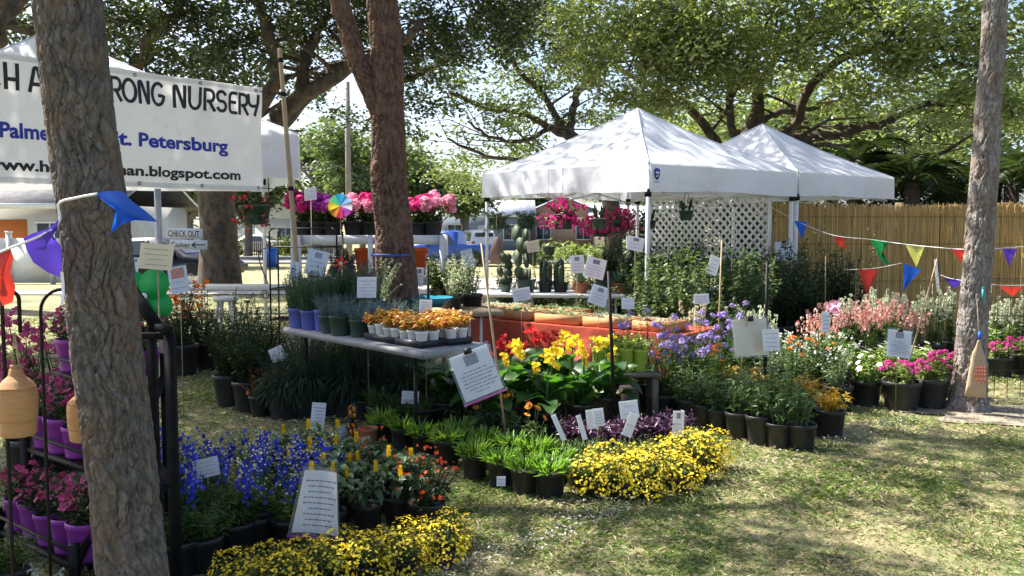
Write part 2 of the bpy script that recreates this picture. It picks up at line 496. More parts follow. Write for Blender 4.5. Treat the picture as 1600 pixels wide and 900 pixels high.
def bark_trunk(b, pts, rad, nr, nl, cell=(.05, .09), depth=.014, seed=1, noise_amp=.012):
    c = spline(pts, nl)
    r = np.interp(np.linspace(0, len(rad) - 1, nl), np.arange(len(rad)), rad)
    T = norm(np.gradient(c, axis=0))
    a = np.array([0, -1.0, 0])
    N = norm(a[None] - T * (T @ a)[:, None]); Bn = np.cross(T, N)
    th = np.linspace(0, 2 * pi, nr, endpoint=False)
    s = np.concatenate([[0], np.cumsum(np.linalg.norm(np.diff(c, axis=0), axis=1))])
    R0 = float(np.mean(r))
    per = max(4, int(round(2 * pi * R0 / cell[0])))
    cu = 2 * pi * R0 / per
    U = (th * R0)[None, :] + .012 * np.sin(s * 23)[:, None]; Vv = np.repeat(s[:, None], nr, 1) + .02 * np.sin(th * 5)[None]
    U = U + 0 * Vv
    # warp so that plates are ragged
    Uw = U + .06 * cell[0] * np.sin(Vv * 61 + U * 17) + .05 * cell[0] * np.sin(Vv * 170 + U * 90)
    Vw = Vv + .16 * cell[1] * np.sin(U * 75 + Vv * 20) + .05 * cell[1] * np.sin(U * 260)
    d, h = voronoi(Uw, Vw, cu, cell[1], per, seed)
    d2, h2 = voronoi(Uw + .013, Vw * 1.0, cu / 2, cell[1] / 2.6, per * 2, seed + 5)
    def vn(fu, fv, sd):
        rs = np.random.default_rng(seed * 13 + sd)
        g = rs.random((512, fu))
        x = (Uw / (2 * pi * R0)) % 1 * fu; y = (Vw * fv) % 511
        i0 = np.floor(x).astype(int) % fu; j0 = np.floor(y).astype(int) % 512; fx = x - np.floor(x); fy = y - np.floor(y)
        fx = fx * fx * (3 - 2 * fx); fy = fy * fy * (3 - 2 * fy); i1 = (i0 + 1) % fu; j1 = (j0 + 1) % 512
        return (g[j0, i0] * (1 - fx) + g[j0, i1] * fx) * (1 - fy) + (g[j1, i0] * (1 - fx) + g[j1, i1] * fx) * fy
    k = per
    r1_ = 1 - np.abs(2 * (.7 * vn(k, .35 / cell[1], 1) + .3 * vn(k * 2, 1 / cell[1], 2)) - 1)
    r2_ = 1 - np.abs(2 * vn(int(k * 1.7), .9 / cell[1], 3) - 1)
    fis = np.clip((r1_ - .85) / .07, 0, 1); fis2 = np.clip((r2_ - .88) / .06, 0, 1)
    fine = vn(k * 6, 3 / cell[1], 4) * .6 + vn(k * 10, 9 / cell[1], 5) * .4
    disp = -depth * .9 * fis - depth * .45 * fis2 - depth * .8 * np.exp(-(d / .06) ** 2) + depth * .34 * (h - .5) + depth * .3 * (h2 - .5) - depth * .3 * np.exp(-(d2 / .06) ** 2) + depth * .22 * (fine - .5)
    disp = disp + .5 * noise_amp * (np.sin(th * 2 + s[:, None] * 3) * .5 + np.sin(th * 3 - s[:, None] * 7 + 1) * .4)
    rr = r[:, None] + disp * np.minimum(1, r / .08)[:, None]
    V = c[:, None] + rr[..., None] * (np.cos(th)[None, :, None] * N[:, None] + np.sin(th)[None, :, None] * Bn[:, None])
    i = np.arange(nl - 1)[:, None]; j = np.arange(nr)[None]; k = (j + 1) % nr
    b.add(V.reshape(-1, 3), np.stack([i * nr + j, i * nr + k, (i + 1) * nr + k, (i + 1) * nr + j], -1).reshape(-1, 4))
    return b
def barkm(name, a, c, d, sc=30):
    m, nt, p, out = nodes(name)
    f1 = noise(nt, sc, 6, (1, 1, .45)); f2 = noise(nt, 5, 4)
    col = ramp(nt, f1, [(.3, a), (.5, c), (.72, d)])
    col2 = mixc(nt, ramp(nt, f2, [(.45, (0, 0, 0)), (.65, (.5, .5, .5))]), col, (.2, .13, .085))
    nt.links.new(col2, p.inputs['Base Color']); p.inputs['Roughness'].default_value = .92; p.inputs['Specular IOR Level'].default_value = .2
    bn = nt.nodes.new('ShaderNodeBump'); bn.inputs['Strength'].default_value = .7; bn.inputs['Distance'].default_value = .012
    nt.links.new(noise(nt, sc * 3, 6, (1, 1, .5)), bn.inputs['Height']); nt.links.new(bn.outputs[0], p.inputs['Normal'])
    return m
m_bark_grey = barkm('pine_bark_grey', (.06, .053, .046), (.125, .113, .1), (.21, .195, .175), 45)
m_bark_red = barkm('pine_bark_red', (.055, .03, .022), (.13, .075, .055), (.21, .14, .11))
m_bark_pale = barkm('pine_bark_pale', (.12, .105, .092), (.24, .215, .195), (.36, .335, .31))
m_bark_oak = barkm('oak_bark', (.035, .03, .024), (.07, .06, .05), (.12, .108, .092), 6)
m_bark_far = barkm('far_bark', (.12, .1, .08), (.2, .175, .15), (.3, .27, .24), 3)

def clump_leaves(b, tw, rng, c, r, n, size, per=46, sig=.3, flat=.6, org=None):
    """leaf-sized faces gathered into sprays spread through an ellipsoid"""
    m = max(1, n // per)
    q = rdir(rng, m) * (rng.random((m, 1)) ** .45)
    sc = np.array(c)[None] + q * np.array(r)[None]
    k = rng.integers(0, m, n)
    P = sc[k] + rng.normal(0, 1, (n, 3)) * np.array([sig, sig, sig * flat])
    D = rdir(rng, n, -.7, .6)
    leaves(b, rng, P, D, rng.uniform(.7, 1.3, n) * size, rng.uniform(.38, .6, n) * size, .15, .2, .8)
    if tw is not None:
        o = np.array(c if org is None else org)
        for i in range(m):
            if rng.random() < .6:
                a = o + (rng.random(3) - .5) * np.array(r) * .5
                mid = (a + sc[i]) / 2 + rng.normal(0, .12, 3)
                tube(tw, [a, mid, sc[i]], [.028, .017, .006], 4, False)
m_needle = leafm('pine_needles', (.05, .085, .03), (.09, .13, .045), .3)
def pine_crown(root, rng, top, lean, h0, h1, rad, n, nb=16):
    b = B(); tw = B()
    for k in range(nb):
        h = h0 + (h1 - h0) * (k + .5) / nb
        a = k * 2.4 + rng.uniform(-.3, .3)
        o = np.array(top(h))
        L = rad * (1.05 - .6 * (k / nb)) * rng.uniform(.75, 1.1)
        e = o + np.array([cos(a) * L, sin(a) * L, L * .25])
        tube(tw, [o, (o + e) / 2 + [0, 0, .1], e], [.05, .035, .012], 5, False)
        for t in (.45, .65, .85, 1.0):
            c = o + (e - o) * t + rng.normal(0, .25, 3)
            clump_leaves(b, tw, rng, c, (.55, .55, .35), n // (nb * 4), .2, 60, .16, .8)
    part('limbs', tw, m_bark_red, root)
    part('crown', b, m_needle, root, kind='stuff')

# near pine on the left
r1 = thing('pine_tree', 'near grey barked pine trunk at the left, in front of the banner', 'tree', (0, 0, 0))
lean1 = lambda z: (-1.283 - .0857 * z, 3.0 + .01 * z, z)
b = B()
bark_trunk(b, [lean1(z) for z in (-.05, .6, 1.2, 1.8, 2.6, 5, 8, 11)], [.13, .114, .111, .111, .11, .09, .07, .05], 240, 1000, (.036, .07), .0105, 3)
part('trunk', b, m_bark_grey, r1, smooth=False)
pine_crown(r1, np.random.default_rng(2), lambda h: lean1(h), 0, 7, 11.5, 2.6, 9000)
# forked pine in the middle
r2 = thing('pine_tree', 'forked reddish barked pine rising behind the grey folding table', 'tree')
pb = at(612, 500, 8.7)
tr2 = [(pb.x, 8.7, 0), at(622, 470, 8.7), at(615, 360, 8.7), at(608, 280, 8.7), at(606, 180, 8.7), at(604, 80, 8.7), at(598, 0, 8.7), at(592, -140, 8.8), at(580, -420, 8.9), at(575, -900, 9)]
b = B()
bark_trunk(b, tr2, [.22, .205, .178, .178, .165, .155, .15, .13, .11, .06], 110, 560, (.06, .11), .02, 9)
bark_trunk(b, [at(602, 205, 8.72), at(590, 165, 8.68), at(570, 120, 8.66), at(556, 90, 8.64), at(543, 40, 8.62), at(530, 0, 8.6), at(500, -150, 8.5), at(450, -500, 8.2)], [.1, .105, .1, .098, .094, .09, .08, .05], 70, 330, (.055, .1), .016, 11)
part('trunk', b, m_bark_red, r2)
b = B()
kn = at(617, 272, 8.53)
for (px, py) in ((612, 208), (590, 258)):
    q = at(px, py, 8.56)
    b = B(); lathe(b, [(.0, .05), (.03, .045), (.05, .02), (.062, -.02)], 12)
    Vk = b.V[-1]; b.V[-1] = (np.stack([Vk[:, 0], -Vk[:, 2], Vk[:, 1]], -1) + np.array([q.x, q.y + .02, q.z])).astype(np.float32)
    part('knot', b, m_bark_red, r2)
b = B()
q = at(612, 398, 8.7)
lathe(b, [(.2, -.012), (.206, -.008), (.206, .008), (.2, .012)], 40, (q.x, 8.7, q.z))
part('blue_strap', b, pm('blue_rope', (.03, .07, .3), (.05, .1, .4), .6, 60), r2)
pine_crown(r2, np.random.default_rng(4), lambda h: (-1.45, 8.9, h), 0, 6.8, 12, 3.2, 1500, 20)
# pine at the right
r3 = thing('pine_tree', 'sunlit pine on the right with a burlap bag hanging from it', 'tree')
b3 = gp(1512, 640)
tr3 = [(b3.x, b3.y, -.03), at(1514, 600, 7.62), at(1522, 480, 7.62), at(1534, 330, 7.62), at(1546, 150, 7.62), at(1556, 0, 7.62), at(1570, -250, 7.62), at(1590, -700, 7.6), at(1600, -1000, 7.6)]
b = B()
bark_trunk(b, tr3, [.2, .142, .122, .112, .104, .097, .09, .07, .05], 130, 700, (.045, .085), .015, 17)
part('trunk', b, m_bark_pale, r3)
pine_crown(r3, np.random.default_rng(6), lambda h: (4.3 + .02 * h, 7.6, h), 0, 6.5, 11, 2.6, 9000)

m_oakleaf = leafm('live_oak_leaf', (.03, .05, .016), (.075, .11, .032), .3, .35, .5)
m_oaklight = leafm('oak_leaf_sunny', (.13, .17, .06), (.33, .38, .18), .48, .25, .7, c3=(.19, .24, .1))  # paler copy of the live oak leaf, sunlight put into its colour
m_yleaf = leafm('pale_green_leaf', (.1, .145, .045), (.2, .25, .085), .42, .4, .4)
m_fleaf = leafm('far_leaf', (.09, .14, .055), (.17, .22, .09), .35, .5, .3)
def oak(name, label, seed, trunk, trad, limbs, clumps, leaf, lm, bm=m_bark_oak, per=46, sig=.3, grp=None, twigs=True):
    root = thing(name, label, 'tree', group=grp)
    rng = np.random.default_rng(seed)
    b = B()
    tube(b, spline(trunk, 26), np.interp(np.linspace(0, 1, 26), np.linspace(0, 1, len(trad)), trad), 14)
    part('trunk', b, bm, root, smooth=True)
    for (pts, ra, rb) in limbs:
        b = B()
        n = 22
        c = spline(pts, n)
        c[2:] += rng.normal(0, ra * .22, (n - 2, 3))
        tube(b, c, np.linspace(ra, rb, n), 9)
        # side shoots
        for i in range(5, n, 2):
            d = rdir(rng, 1, -.2, .7)[0]
            L = rng.uniform(1.0, 2.6)
            e = c[i] + d * L
            rr = (ra + (rb - ra) * i / n) * .45
            tube(b, [c[i], c[i] + d * L * .5 + rng.normal(0, .15, 3), e], [rr, rr * .6, rr * .15], 5, False)
        part('limb', b, bm, root, smooth=True)
    b = B(); tw = B()
    for (c, r, n) in clumps:
        clump_leaves(b, tw if twigs else None, rng, c, r, n, leaf, per, sig)
    part('crown', b, lm, root, kind='stuff')
    if twigs and tw.V:
        part('twigs', tw, bm, root, kind='stuff')
    return root
def cl(lst, n, s=1.0, rz=.65):
    """photo spots (px, py, Y, radius) to clumps"""
    return [(at(px, py, Y), (r, r * 1.2, r * rz), int(n * r * r * s)) for (px, py, Y, r) in lst]
Y0 = 24
oak('live_oak', 'dark live oak behind the nursery banner, thick limbs spreading over the street', 21,
    [(at(343, 440, Y0).x, Y0, gz(Y0)), at(343, 400, Y0), at(341, 350, Y0), at(338, 310, Y0), at(345, 275, Y0), at(365, 245, Y0)], [.62, .52, .48, .48, .5, .36],
    [([at(350, 285, Y0), at(395, 245, Y0), at(425, 200, Y0), at(470, 150, 23.6), at(545, 105, 23), at(600, 75, 22.5), at(660, 30, 22)], .34, .08),
     ([at(440, 190, Y0), at(500, 130, 24.5), at(530, 100, 25), at(590, 118, 25.5), at(640, 120, 26), at(700, 95, 27)], .25, .06),
     ([at(365, 250, Y0), at(390, 190, 23), at(430, 130, 22.5), at(420, 60, 22), at(400, -20, 22)], .26, .1),
     ([at(335, 290, Y0), at(270, 220, 24.5), at(190, 150, 24), at(110, 75, 23), at(40, 48, 22.5), at(-40, 40, 22)], .26, .1),
     ([at(470, 150, 23.6), at(478, 90, 23.5), at(500, 40, 23.5), at(540, -20, 23)], .2, .08),
     ([at(190, 150, 24), at(240, 60, 23), at(280, 20, 22.5), at(300, -40, 22)], .22, .08)],
    cl([(30, 10, 23, 1.3), (110, 40, 24, 1.5), (170, 20, 23, 1.2), (215, 70, 24, 1.6), (250, 25, 22, 1.4), (240, 120, 24, 1.4), (300, 110, 24, 1.6), (320, 40, 23, 1.7), (360, 90, 22, 1.5),
        (385, 125, 25, 1.2), (410, 30, 23, 1.6), (460, 70, 26, 1.3), (480, 20, 23, 1.5), (520, 60, 25, 1.4), (560, 20, 24, 1.6), (585, 85, 25, 1.1), (625, 120, 26, 1.3), (640, 40, 24, 1.7),
        (665, 165, 26, .8), (655, 205, 26, .6), (700, 70, 24, 1.6), (720, 10, 23, 1.6), (755, 55, 24, 1.5), (790, 20, 24, 1.6), (820, 55, 25, 1.3), (850, 10, 26, 1.3), (580, 200, 26, .55), (530, 170, 26, .5),
        (475, 130, 27, .9), (140, 95, 25, 1.0), (60, 90, 25, .8), (15, 60, 24, .9), (690, 125, 27, .9), (860, 60, 28, 1.2),
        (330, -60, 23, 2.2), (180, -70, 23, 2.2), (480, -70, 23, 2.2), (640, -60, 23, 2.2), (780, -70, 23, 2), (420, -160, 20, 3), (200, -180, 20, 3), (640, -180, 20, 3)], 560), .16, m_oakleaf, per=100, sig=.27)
Y1 = 22
oak('live_oak', 'sunlit live oak with long crooked limbs behind the two white tents', 33,
    [(at(1150, 440, Y1).x, Y1, 0), at(1150, 330, Y1), at(1158, 270, Y1), at(1172, 210, Y1), at(1184, 170, Y1), at(1178, 110, Y1), at(1150, 30, Y1)], [.42, .34, .3, .24, .16, .11, .05],
    [([at(1158, 262, Y1), at(1200, 228, Y1), at(1245, 216, 21.8), at(1310, 207, 21.5), at(1370, 196, 21), at(1440, 168, 20.5), at(1530, 148, 20)], .17, .05),
     ([at(1180, 195, Y1), at(1215, 176, 22.2), at(1260, 172, 22.5), at(1340, 150, 23), at(1420, 140, 23)], .1, .03),
     ([at(1195, 230, Y1), at(1243, 190, 22), at(1262, 140, 21.5), at(1310, 95, 21), at(1370, 75, 20.5), at(1450, 72, 20), at(1570, 78, 19.5)], .13, .06),
     ([at(1155, 265, Y1), at(1115, 220, 22.3), at(1080, 170, 22.5), at(1040, 148, 23), at(970, 110, 23.5), at(900, 90, 24)], .15, .04),
     ([at(1165, 240, Y1), at(1140, 180, 21.5), at(1140, 120, 21), at(1100, 60, 20.5), at(1040, 20, 20)], .12, .03),
     ([at(1230, 222, 21.8), at(1310, 228, 21), at(1390, 225, 20), at(1450, 250, 19), at(1520, 208, 18)], .07, .03),
     ([at(1180, 150, Y1), at(1220, 80, 21.5), at(1280, 30, 21), at(1360, -10, 20)], .1, .03)],
    cl([(900, 40, 22, 1.3), (930, 100, 23, 1.2), (960, 50, 21, 1.4), (1000, 90, 21, 1.5), (1010, 30, 21, 1.4), (1050, 60, 20, 1.4), (1060, 120, 21, 1.4), (1100, 30, 20, 1.5), (1100, 95, 20, 1.4),
        (1150, 60, 20, 1.4), (1150, 120, 21, 1.2), (1020, 150, 22, 1.1), (960, 150, 23, 1.0), (1210, 30, 20, 1.4), (1230, 90, 21, 1.1), (1270, 60, 20, 1.3), (1300, 20, 20, 1.4), (1340, 110, 21, 1.0),
        (1370, 40, 19, 1.3), (1410, 110, 20, 1.1), (1440, 30, 19, 1.3), (1480, 100, 19, 1.1), (1500, 40, 19, 1.2), (1560, 110, 19, 1.2), (1590, 50, 19, 1.2), (1600, 180, 19, 1.2), (1450, 200, 19, .9),
        (1300, 150, 22, .9), (1380, 160, 21, .8), (1250, 232, 24, .9), (1320, 245, 24, .9), (1475, 235, 22, .9), (1545, 195, 21, .9), (1010, 195, 24, .9), (1075, 205, 25, .8), (960, 190, 25, .9), (1120, 130, 22, 1.0), (1420, 215, 23, .8), (1260, 120, 23, .9), (1130, 170, 23, .8), (1220, 150, 23, .7), (1570, 240, 19, 1.0), (1490, 160, 20, .8), (1400, 250, 21, .8),
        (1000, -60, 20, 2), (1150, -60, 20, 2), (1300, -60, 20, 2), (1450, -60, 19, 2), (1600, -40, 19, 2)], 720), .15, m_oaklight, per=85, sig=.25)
Y2 = 27
oak('oak_tree', 'pale leafed oak with thin sloping branches left of the larger tent peak', 41,
    [(at(960, 400, Y2).x, Y2, gz(Y2)), at(955, 320, Y2), at(935, 270, Y2), at(905, 225, Y2), at(870, 195, Y2)], [.3, .26, .24, .2, .14],
    [([at(905, 225, Y2), at(860, 200, 26.5), at(810, 175, 26), at(760, 170, 26), at(700, 140, 26)], .12, .03),
     ([at(930, 265, Y2), at(870, 245, 27), at(810, 250, 27), at(750, 240, 27), at(700, 215, 27)], .11, .03),
     ([at(880, 200, Y2), at(850, 150, 27), at(810, 110, 27), at(790, 60, 27)], .12, .04),
     ([at(890, 215, Y2), at(900, 150, 27.5), at(940, 100, 28), at(930, 30, 28)], .14, .05),
     ([at(860, 200, 26.5), at(820, 220, 26), at(770, 215, 25.5), at(730, 190, 25)], .08, .03)],
    cl([(725, 130, 26, .8), (760, 165, 26, .9), (800, 120, 27, 1.1), (830, 165, 26, 1.0), (780, 210, 26, .9), (840, 220, 27, 1.0), (870, 130, 28, 1.1), (860, 260, 28, 1.2), (740, 235, 27, .9), (705, 170, 26, .6),
        (800, 265, 28, 1.1), (720, 275, 29, 1.0), (900, 190, 28, 1.2), (830, 90, 28, 1.1), (690, 200, 27, .5), (750, 290, 30, 1.1), (810, 60, 29, 1.0), (930, 250, 29, 1.2), (900, 80, 29, 1.2)], 430), .15, m_yleaf, per=75, sig=.26)
# unseen oaks added at left, crowns shaped to shade beds, lawn and tents
oak('live_oak', 'added oak out of view on the left, crown shaped to shade beds and lawn', 55,
    [(-9.5, 9, 0), (-9.4, 9, 2), (-9.0, 9, 4), (-8.6, 9, 5.5)], [.4, .34, .3, .26],
    [([(-9, 9, 4), (-7.5, 8, 6.2), (-5, 7.6, 7.2), (-3.6, 8, 7.4)], .2, .03), ([(-9, 9, 4), (-8, 11, 6.4), (-6.5, 12, 8)], .2, .06),
     ([(-9, 9, 4.5), (-8.6, 6.6, 6.4), (-7.6, 4.6, 7.8)], .2, .06)],
    [((x - .741 * 7.5, y + .394 * 7.5, 7.5), (.95, .95, .7), n) for (x, y, n) in ((-2.2, 4, 1500), (-1.4, 4.8, 1300), (-1.2, 6, 1300), (-1.8, 6.8, 1400), (-.7, 7.2, 1200), (-2.6, 8, 1300), (-3, 5.5, 1300), (-1.5, 3.2, 1200), (-3.2, 10, 900), (-.9, 4.1, 450), (-3.4, 3.2, 900))] +
    [((x - .741 * h, y + .394 * h, h), (r, r, .3), n) for (x, y, h, r, n) in ((1.15, 4.25, 7.2, .42, 140), (1.6, 4.15, 7.4, .3, 100), (2.6, 6.5, 7.6, .42, 150), (3.3, 6.35, 7.7, .4, 140), (1.85, 5.05, 7.2, .22, 50), (2.8, 5.3, 7.5, .35, 100), (3.2, 4.7, 7.4, .25, 60), (.3, 3.9, 7.2, .25, 60))], .17, m_oakleaf, sig=.26)
oak('live_oak', 'added oak out of view beyond the left tent, crown shaped to shade tents and fence', 56,
    [(-11, 17, 0), (-10.8, 17, 2.5), (-10.4, 17, 5)], [.45, .38, .3],
    [([(-10.6, 17, 4), (-8.5, 16.2, 7), (-6, 15.5, 9.5)], .25, .08), ([(-10.6, 17, 4), (-9.5, 18.5, 7), (-8, 19.5, 9.5)], .22, .08)],
    [((x, y, z), (1.6, 1.6, 1.0), n) for (x, y, z, n) in ((-9.5, 17, 9.5, 1300), (-7.6, 16.4, 10.4, 1300), (-6.0, 15.6, 10.8, 1000), (-8.4, 18.6, 10.2, 1100), (-6.4, 17.6, 11.2, 1000), (-4.6, 16.4, 11.4, 800), (-10.8, 19, 9.8, 900), (-3.6, 18, 11.6, 500), (-2.3, 17.2, 10.9, 1100), (-.8, 18.2, 11.2, 900), (-3.0, 14.4, 10.6, 700), (-1.6, 15.9, 10.8, 600), (-1.2, 15.3, 8.4, 700), (.4, 15.5, 8.6, 600))], .15, m_oakleaf, sig=.36)
# far trees beyond the street
FT = [(495, 262, 66, 4.6, 'rounded green tree beyond the street, right of the bamboo pole'), (565, 285, 78, 4.2, 'green tree beyond the street behind the utility pole'),
      (660, 292, 70, 3.6, 'green tree beyond the street above the blue-roofed house'), (725, 305, 62, 2.4, 'low dark tree beside the blue-roofed house'),
      (290, 290, 46, 3.2, 'grey branched oak beyond the street left of the dark trunk'), (430, 290, 84, 3.6, 'pale tree beyond the street behind the hanging basket'),
      (840, 300, 84, 4.5, 'tree beyond the street behind the larger white tent'), (980, 300, 84, 5, 'tree far behind the lattice screen'), (60, 250, 56, 5, 'green tree behind the white house at the left'),
      (170, 270, 60, 4.6, 'tree behind the parked cars at the left'), (1240, 250, 44, 4.6, 'tree far behind the smaller white tent'), (1480, 200, 40, 5, 'broad green tree behind the reed fence'),
      (525, 262, 58, 4.4, 'full green tree beyond the street left of the forked pine'), (630, 268, 62, 4.4, 'full green tree beyond the street behind the forked pine'), (385, 300, 58, 3.2, 'tree beyond the street just right of the dark oak trunk'),
      (1300, 215, 40, 4.6, 'hazy green tree behind the smaller tent peak'), (1060, 235, 52, 5, 'green tree far behind the larger tent peak')]
for k, (px, py, Y, r, lb) in enumerate(FT):
    c = at(px, py, Y); g0 = gz(Y)
    cls = []
    rg = np.random.default_rng(100 + k)
    for j in range(9):
        q = rdir(rg, 1)[0] * rg.random() ** .5 * np.array([r * .8, r * .6, r * .55])
        cls.append((Vector(np.array(c) + q), (r * .38, r * .38, r * .28), 520))
    oak('far_tree', lb, 200 + k, [(c.x, Y, g0), (c.x + .1, Y, (g0 + c.z) / 2), tuple(c)], [.3, .24, .14],
        [([(c.x, Y, (g0 + c.z) / 2), (c.x + sgn * r * .4, Y - .5, c.z - r * .1), (c.x + sgn * r * .7, Y, c.z + r * .2)], .15, .05) for sgn in (-1, 1)],
        cls, .3 + Y * .0022, m_fleaf, m_bark_far, 40, .55, 'trees beyond the street')

# utility pole with wires
c = at(545, 330, 40)
root = thing('utility_pole', 'weathered utility pole standing beyond the lawn between the trees', 'utility pole', (c.x, 40, gz(40)))
b = B(); tube(b, [(0, 0, 0), (0, 0, 5), (0, 0, at(545, 128, 40).z - gz(40))], [.14, .125, .11], 12)
part('pole', b, pm('grey_wood', (.3, .27, .23), (.22, .2, .17), .9, 4, .2, 30), root, smooth=True)
b = B()
zt = at(545, 200, 40).z - gz(40)
for dz in (0, -.55, -1.6):
    for sx in (-1, 1):
        L = 26
        tube(b, [(sx * L * t, .3 * t, zt + dz - 1.1 * (1 - (2 * t - 1) ** 2)) for t in np.linspace(0, 1, 14)], .018, 5, False)
part('wire', b, m_iron, root)

# ------------------------------------------------------------------ houses
def window(parent, c, w, h, t=.06, glass=m_glass, mull=1):
    b = B()
    for (dx, dz, sx, sz) in ((0, h / 2, w + .1, .08), (0, -h / 2, w + .14, .09), (-w / 2, 0, .08, h - .085), (w / 2, 0, .08, h - .085)):
        box(b, (c[0] + dx, c[1] - t / 2, c[2] + dz), (sx, t, sz))
    for i in range(mull):
        box(b, (c[0] - w / 2 + w * (i + 1) / (mull + 1), c[1] - t / 2 + .01, c[2]), (.05, t * .6, h - .085))
    f = part('window', b, m_white, parent)
    b = B(); box(b, (c[0], c[1] - .012, c[2]), (w - .04, .02, h - .04))
    part('pane', b, glass, f)
def house(name, label, c, W, Dp, wall_h, roof_h, mwall, mroof, wins, rz=0, gable='x', over=.5, doors=(), extra=None):
    root = thing(name, label, 'house', c, rz)
    b = B(); box(b, (0, Dp / 2, wall_h / 2), (W, Dp, wall_h)); part('wall', b, mwall, root)
    b = B()
    if gable == 'x':     # ridge along x, slope faces the street
        for (y0, y1) in ((-over, Dp / 2), (Dp + over, Dp / 2)):
            V = [(-W / 2 - over, y0, wall_h - .12), (W / 2 + over, y0, wall_h - .12), (W / 2 + over, y1, wall_h + roof_h), (-W / 2 - over, y1, wall_h + roof_h)]
            V += [(x, y, z + .12) for x, y, z in V]
            b.add(V, [[0, 1, 2, 3], [4, 5, 6, 7], [0, 1, 5, 4], [1, 2, 6, 5], [2, 3, 7, 6], [3, 0, 4, 7]])
    else:
        for sx in (-1, 1):
            V = [(sx * (W / 2 + over), -over, wall_h - .2), (sx * (W / 2 + over), Dp + over, wall_h - .2), (0, Dp + over, wall_h + roof_h), (0, -over, wall_h + roof_h)]
            V += [(x, y, z + .12) for x, y, z in V]
            b.add(V, [[0, 1, 2, 3], [4, 5, 6, 7], [0, 1, 5, 4], [1, 2, 6, 5], [2, 3, 7, 6], [3, 0, 4, 7]])
    part('roof', b, mroof, root)
    b = B()
    if gable != 'x':
        b.add([(-W / 2, -.003, wall_h), (W / 2, -.003, wall_h), (0, -.003, wall_h + roof_h - .1)], [[0, 1, 2]])
        part('gable', b, mwall, root)
    else:
        box(b, (0, -over - .02, wall_h - .06), (W + 2 * over, .03, .2)); part('fascia', b, m_white, root)
    for (x, z, w, h, mu) in wins:
        window(root, (x, 0, z), w, h, mull=mu)
    for (x, w, h, md) in doors:
        b = B(); box(b, (x, -.02, h / 2), (w, .05, h)); d = part('door', b, md, root)
        b = B(); box(b, (x + w * .36, -.06, h * .5), (.05, .05, .12)); part('handle', b, m_iron, d)
    return root
m_wallw = pm('white_stucco', (.68, .66, .6), (.6, .58, .53), .9, 2, .1, 40)
m_wallb = pm('blue_grey_siding', (.24, .29, .38), (.2, .25, .33), .8, 3)
m_wallo = pm('terracotta_stucco', (.45, .31, .23), (.4, .27, .2), .85, 3)
m_roofg = pm('grey_shingle', (.3, .29, .28), (.2, .195, .19), .9, 3, .3, 20)
m_roofw = pm('white_roof', (.6, .62, .66), (.42, .46, .54), .8, .5)
m_orange = pm('orange_paint', (.72, .22, .05), (.66, .19, .04), .6, 3)
c = at(-30, 380, 33)
house('house', 'white house with grey shingle roof and an orange wall panel at the left edge', (c.x, 33, gz(33)), 9.5, 8, 2.75, 1.5, m_wallw, m_roofg, [(2.6, 1.35, 1.0, 1.5, 1), (3.9, 1.35, .6, 1.5, 0)], doors=[(1.0, 1.5, 2.2, m_orange)])
b = B()
c = at(48, 390, 27)
root = thing('vinyl_fence', 'white vinyl privacy fence in front of the house at the left', 'fence', (c.x, 27, gz(27)))
for k in range(4):
    b = B()
    box(b, (-2.6 + k * 1.3, 0, .72), (1.16, .04, 1.36)); part('panel', b, m_white, root)
    b = B(); box(b, (-1.95 + k * 1.3, 0, .78), (.12, .12, 1.56)); box(b, (-1.95 + k * 1.3, 0, 1.59), (.16, .16, .05)); part('post', b, m_white, root)
c = at(722, 380, 75)
house('house', 'low blue-grey house with pale roof beyond the blue pickup', (c.x, 75, -.6), 11.5, 9, 2.95, 1.25, m_wallb, m_roofw, [(-3.4, 1.5, 1.3, 1.3, 1), (-.6, 1.5, 1.2, 1.3, 1), (4.2, 1.5, 1.4, 1.3, 1)], doors=[(-1.9, .95, 2.1, m_white), (1.8, .95, 2.1, m_white)])
c = at(880, 380, 80)
house('house', 'gabled terracotta house seen through the larger tent', (c.x, 80, -.6), 8.5, 9, 2.8, 1.9, m_wallo, m_roofw, [(-1.8, 1.4, 1.3, 1.2, 1), (1.8, 1.4, 1.3, 1.2, 1)], gable='y')
c = at(405, 380, 72)
house('house', 'long pale house behind the silver car and the dark trunk', (c.x - 3.5, 72, -.6), 13.5, 9, 2.7, 1.5, m_wallw, m_roofg, [(-3.2, 1.4, 1.6, 1.2, 1), (.4, 1.4, 1.6, 1.2, 1)], doors=[(3.0, 2.4, 2.1, m_white)])
c = at(447, 380, 67)
house('house', 'small pale gabled house wing behind the bamboo pole', (c.x, 67, -.6), 4.6, 7, 2.6, 1.9, m_wallw, m_roofw, [(0, 1.4, 1.2, 1.2, 1)], gable='y')
c = at(1010, 380, 78)
house('house', 'pale house with white roof far behind the white lattice', (c.x, 78, -.6), 9, 8, 2.6, 1.4, m_wallw, m_roofw, [(-2, 1.4, 1.4, 1.2, 1), (2, 1.4, 1.4, 1.2, 1)])
# dark picket fence beyond the street
c0 = at(388, 380, 62); c1 = at(478, 380, 62)
root = thing('picket_fence', 'dark picket fence beyond the street beside the blue bin', 'fence', (c0.x, 62, -.6))
nk = 30
for k in range(nk):
    x = (c1.x - c0.x) * k / (nk - 1)
    b = B(); box(b, (x, 0, .5), (.07, .03, 1.0)); part('picket', b, pm('dark_wood', (.08, .075, .07), (.05, .05, .05), .8), root)
for z in (.3, .8):
    b = B(); box(b, ((c1.x - c0.x) / 2, .03, z), (c1.x - c0.x, .03, .08)); part('rail', b, MATS['dark_wood'], root)

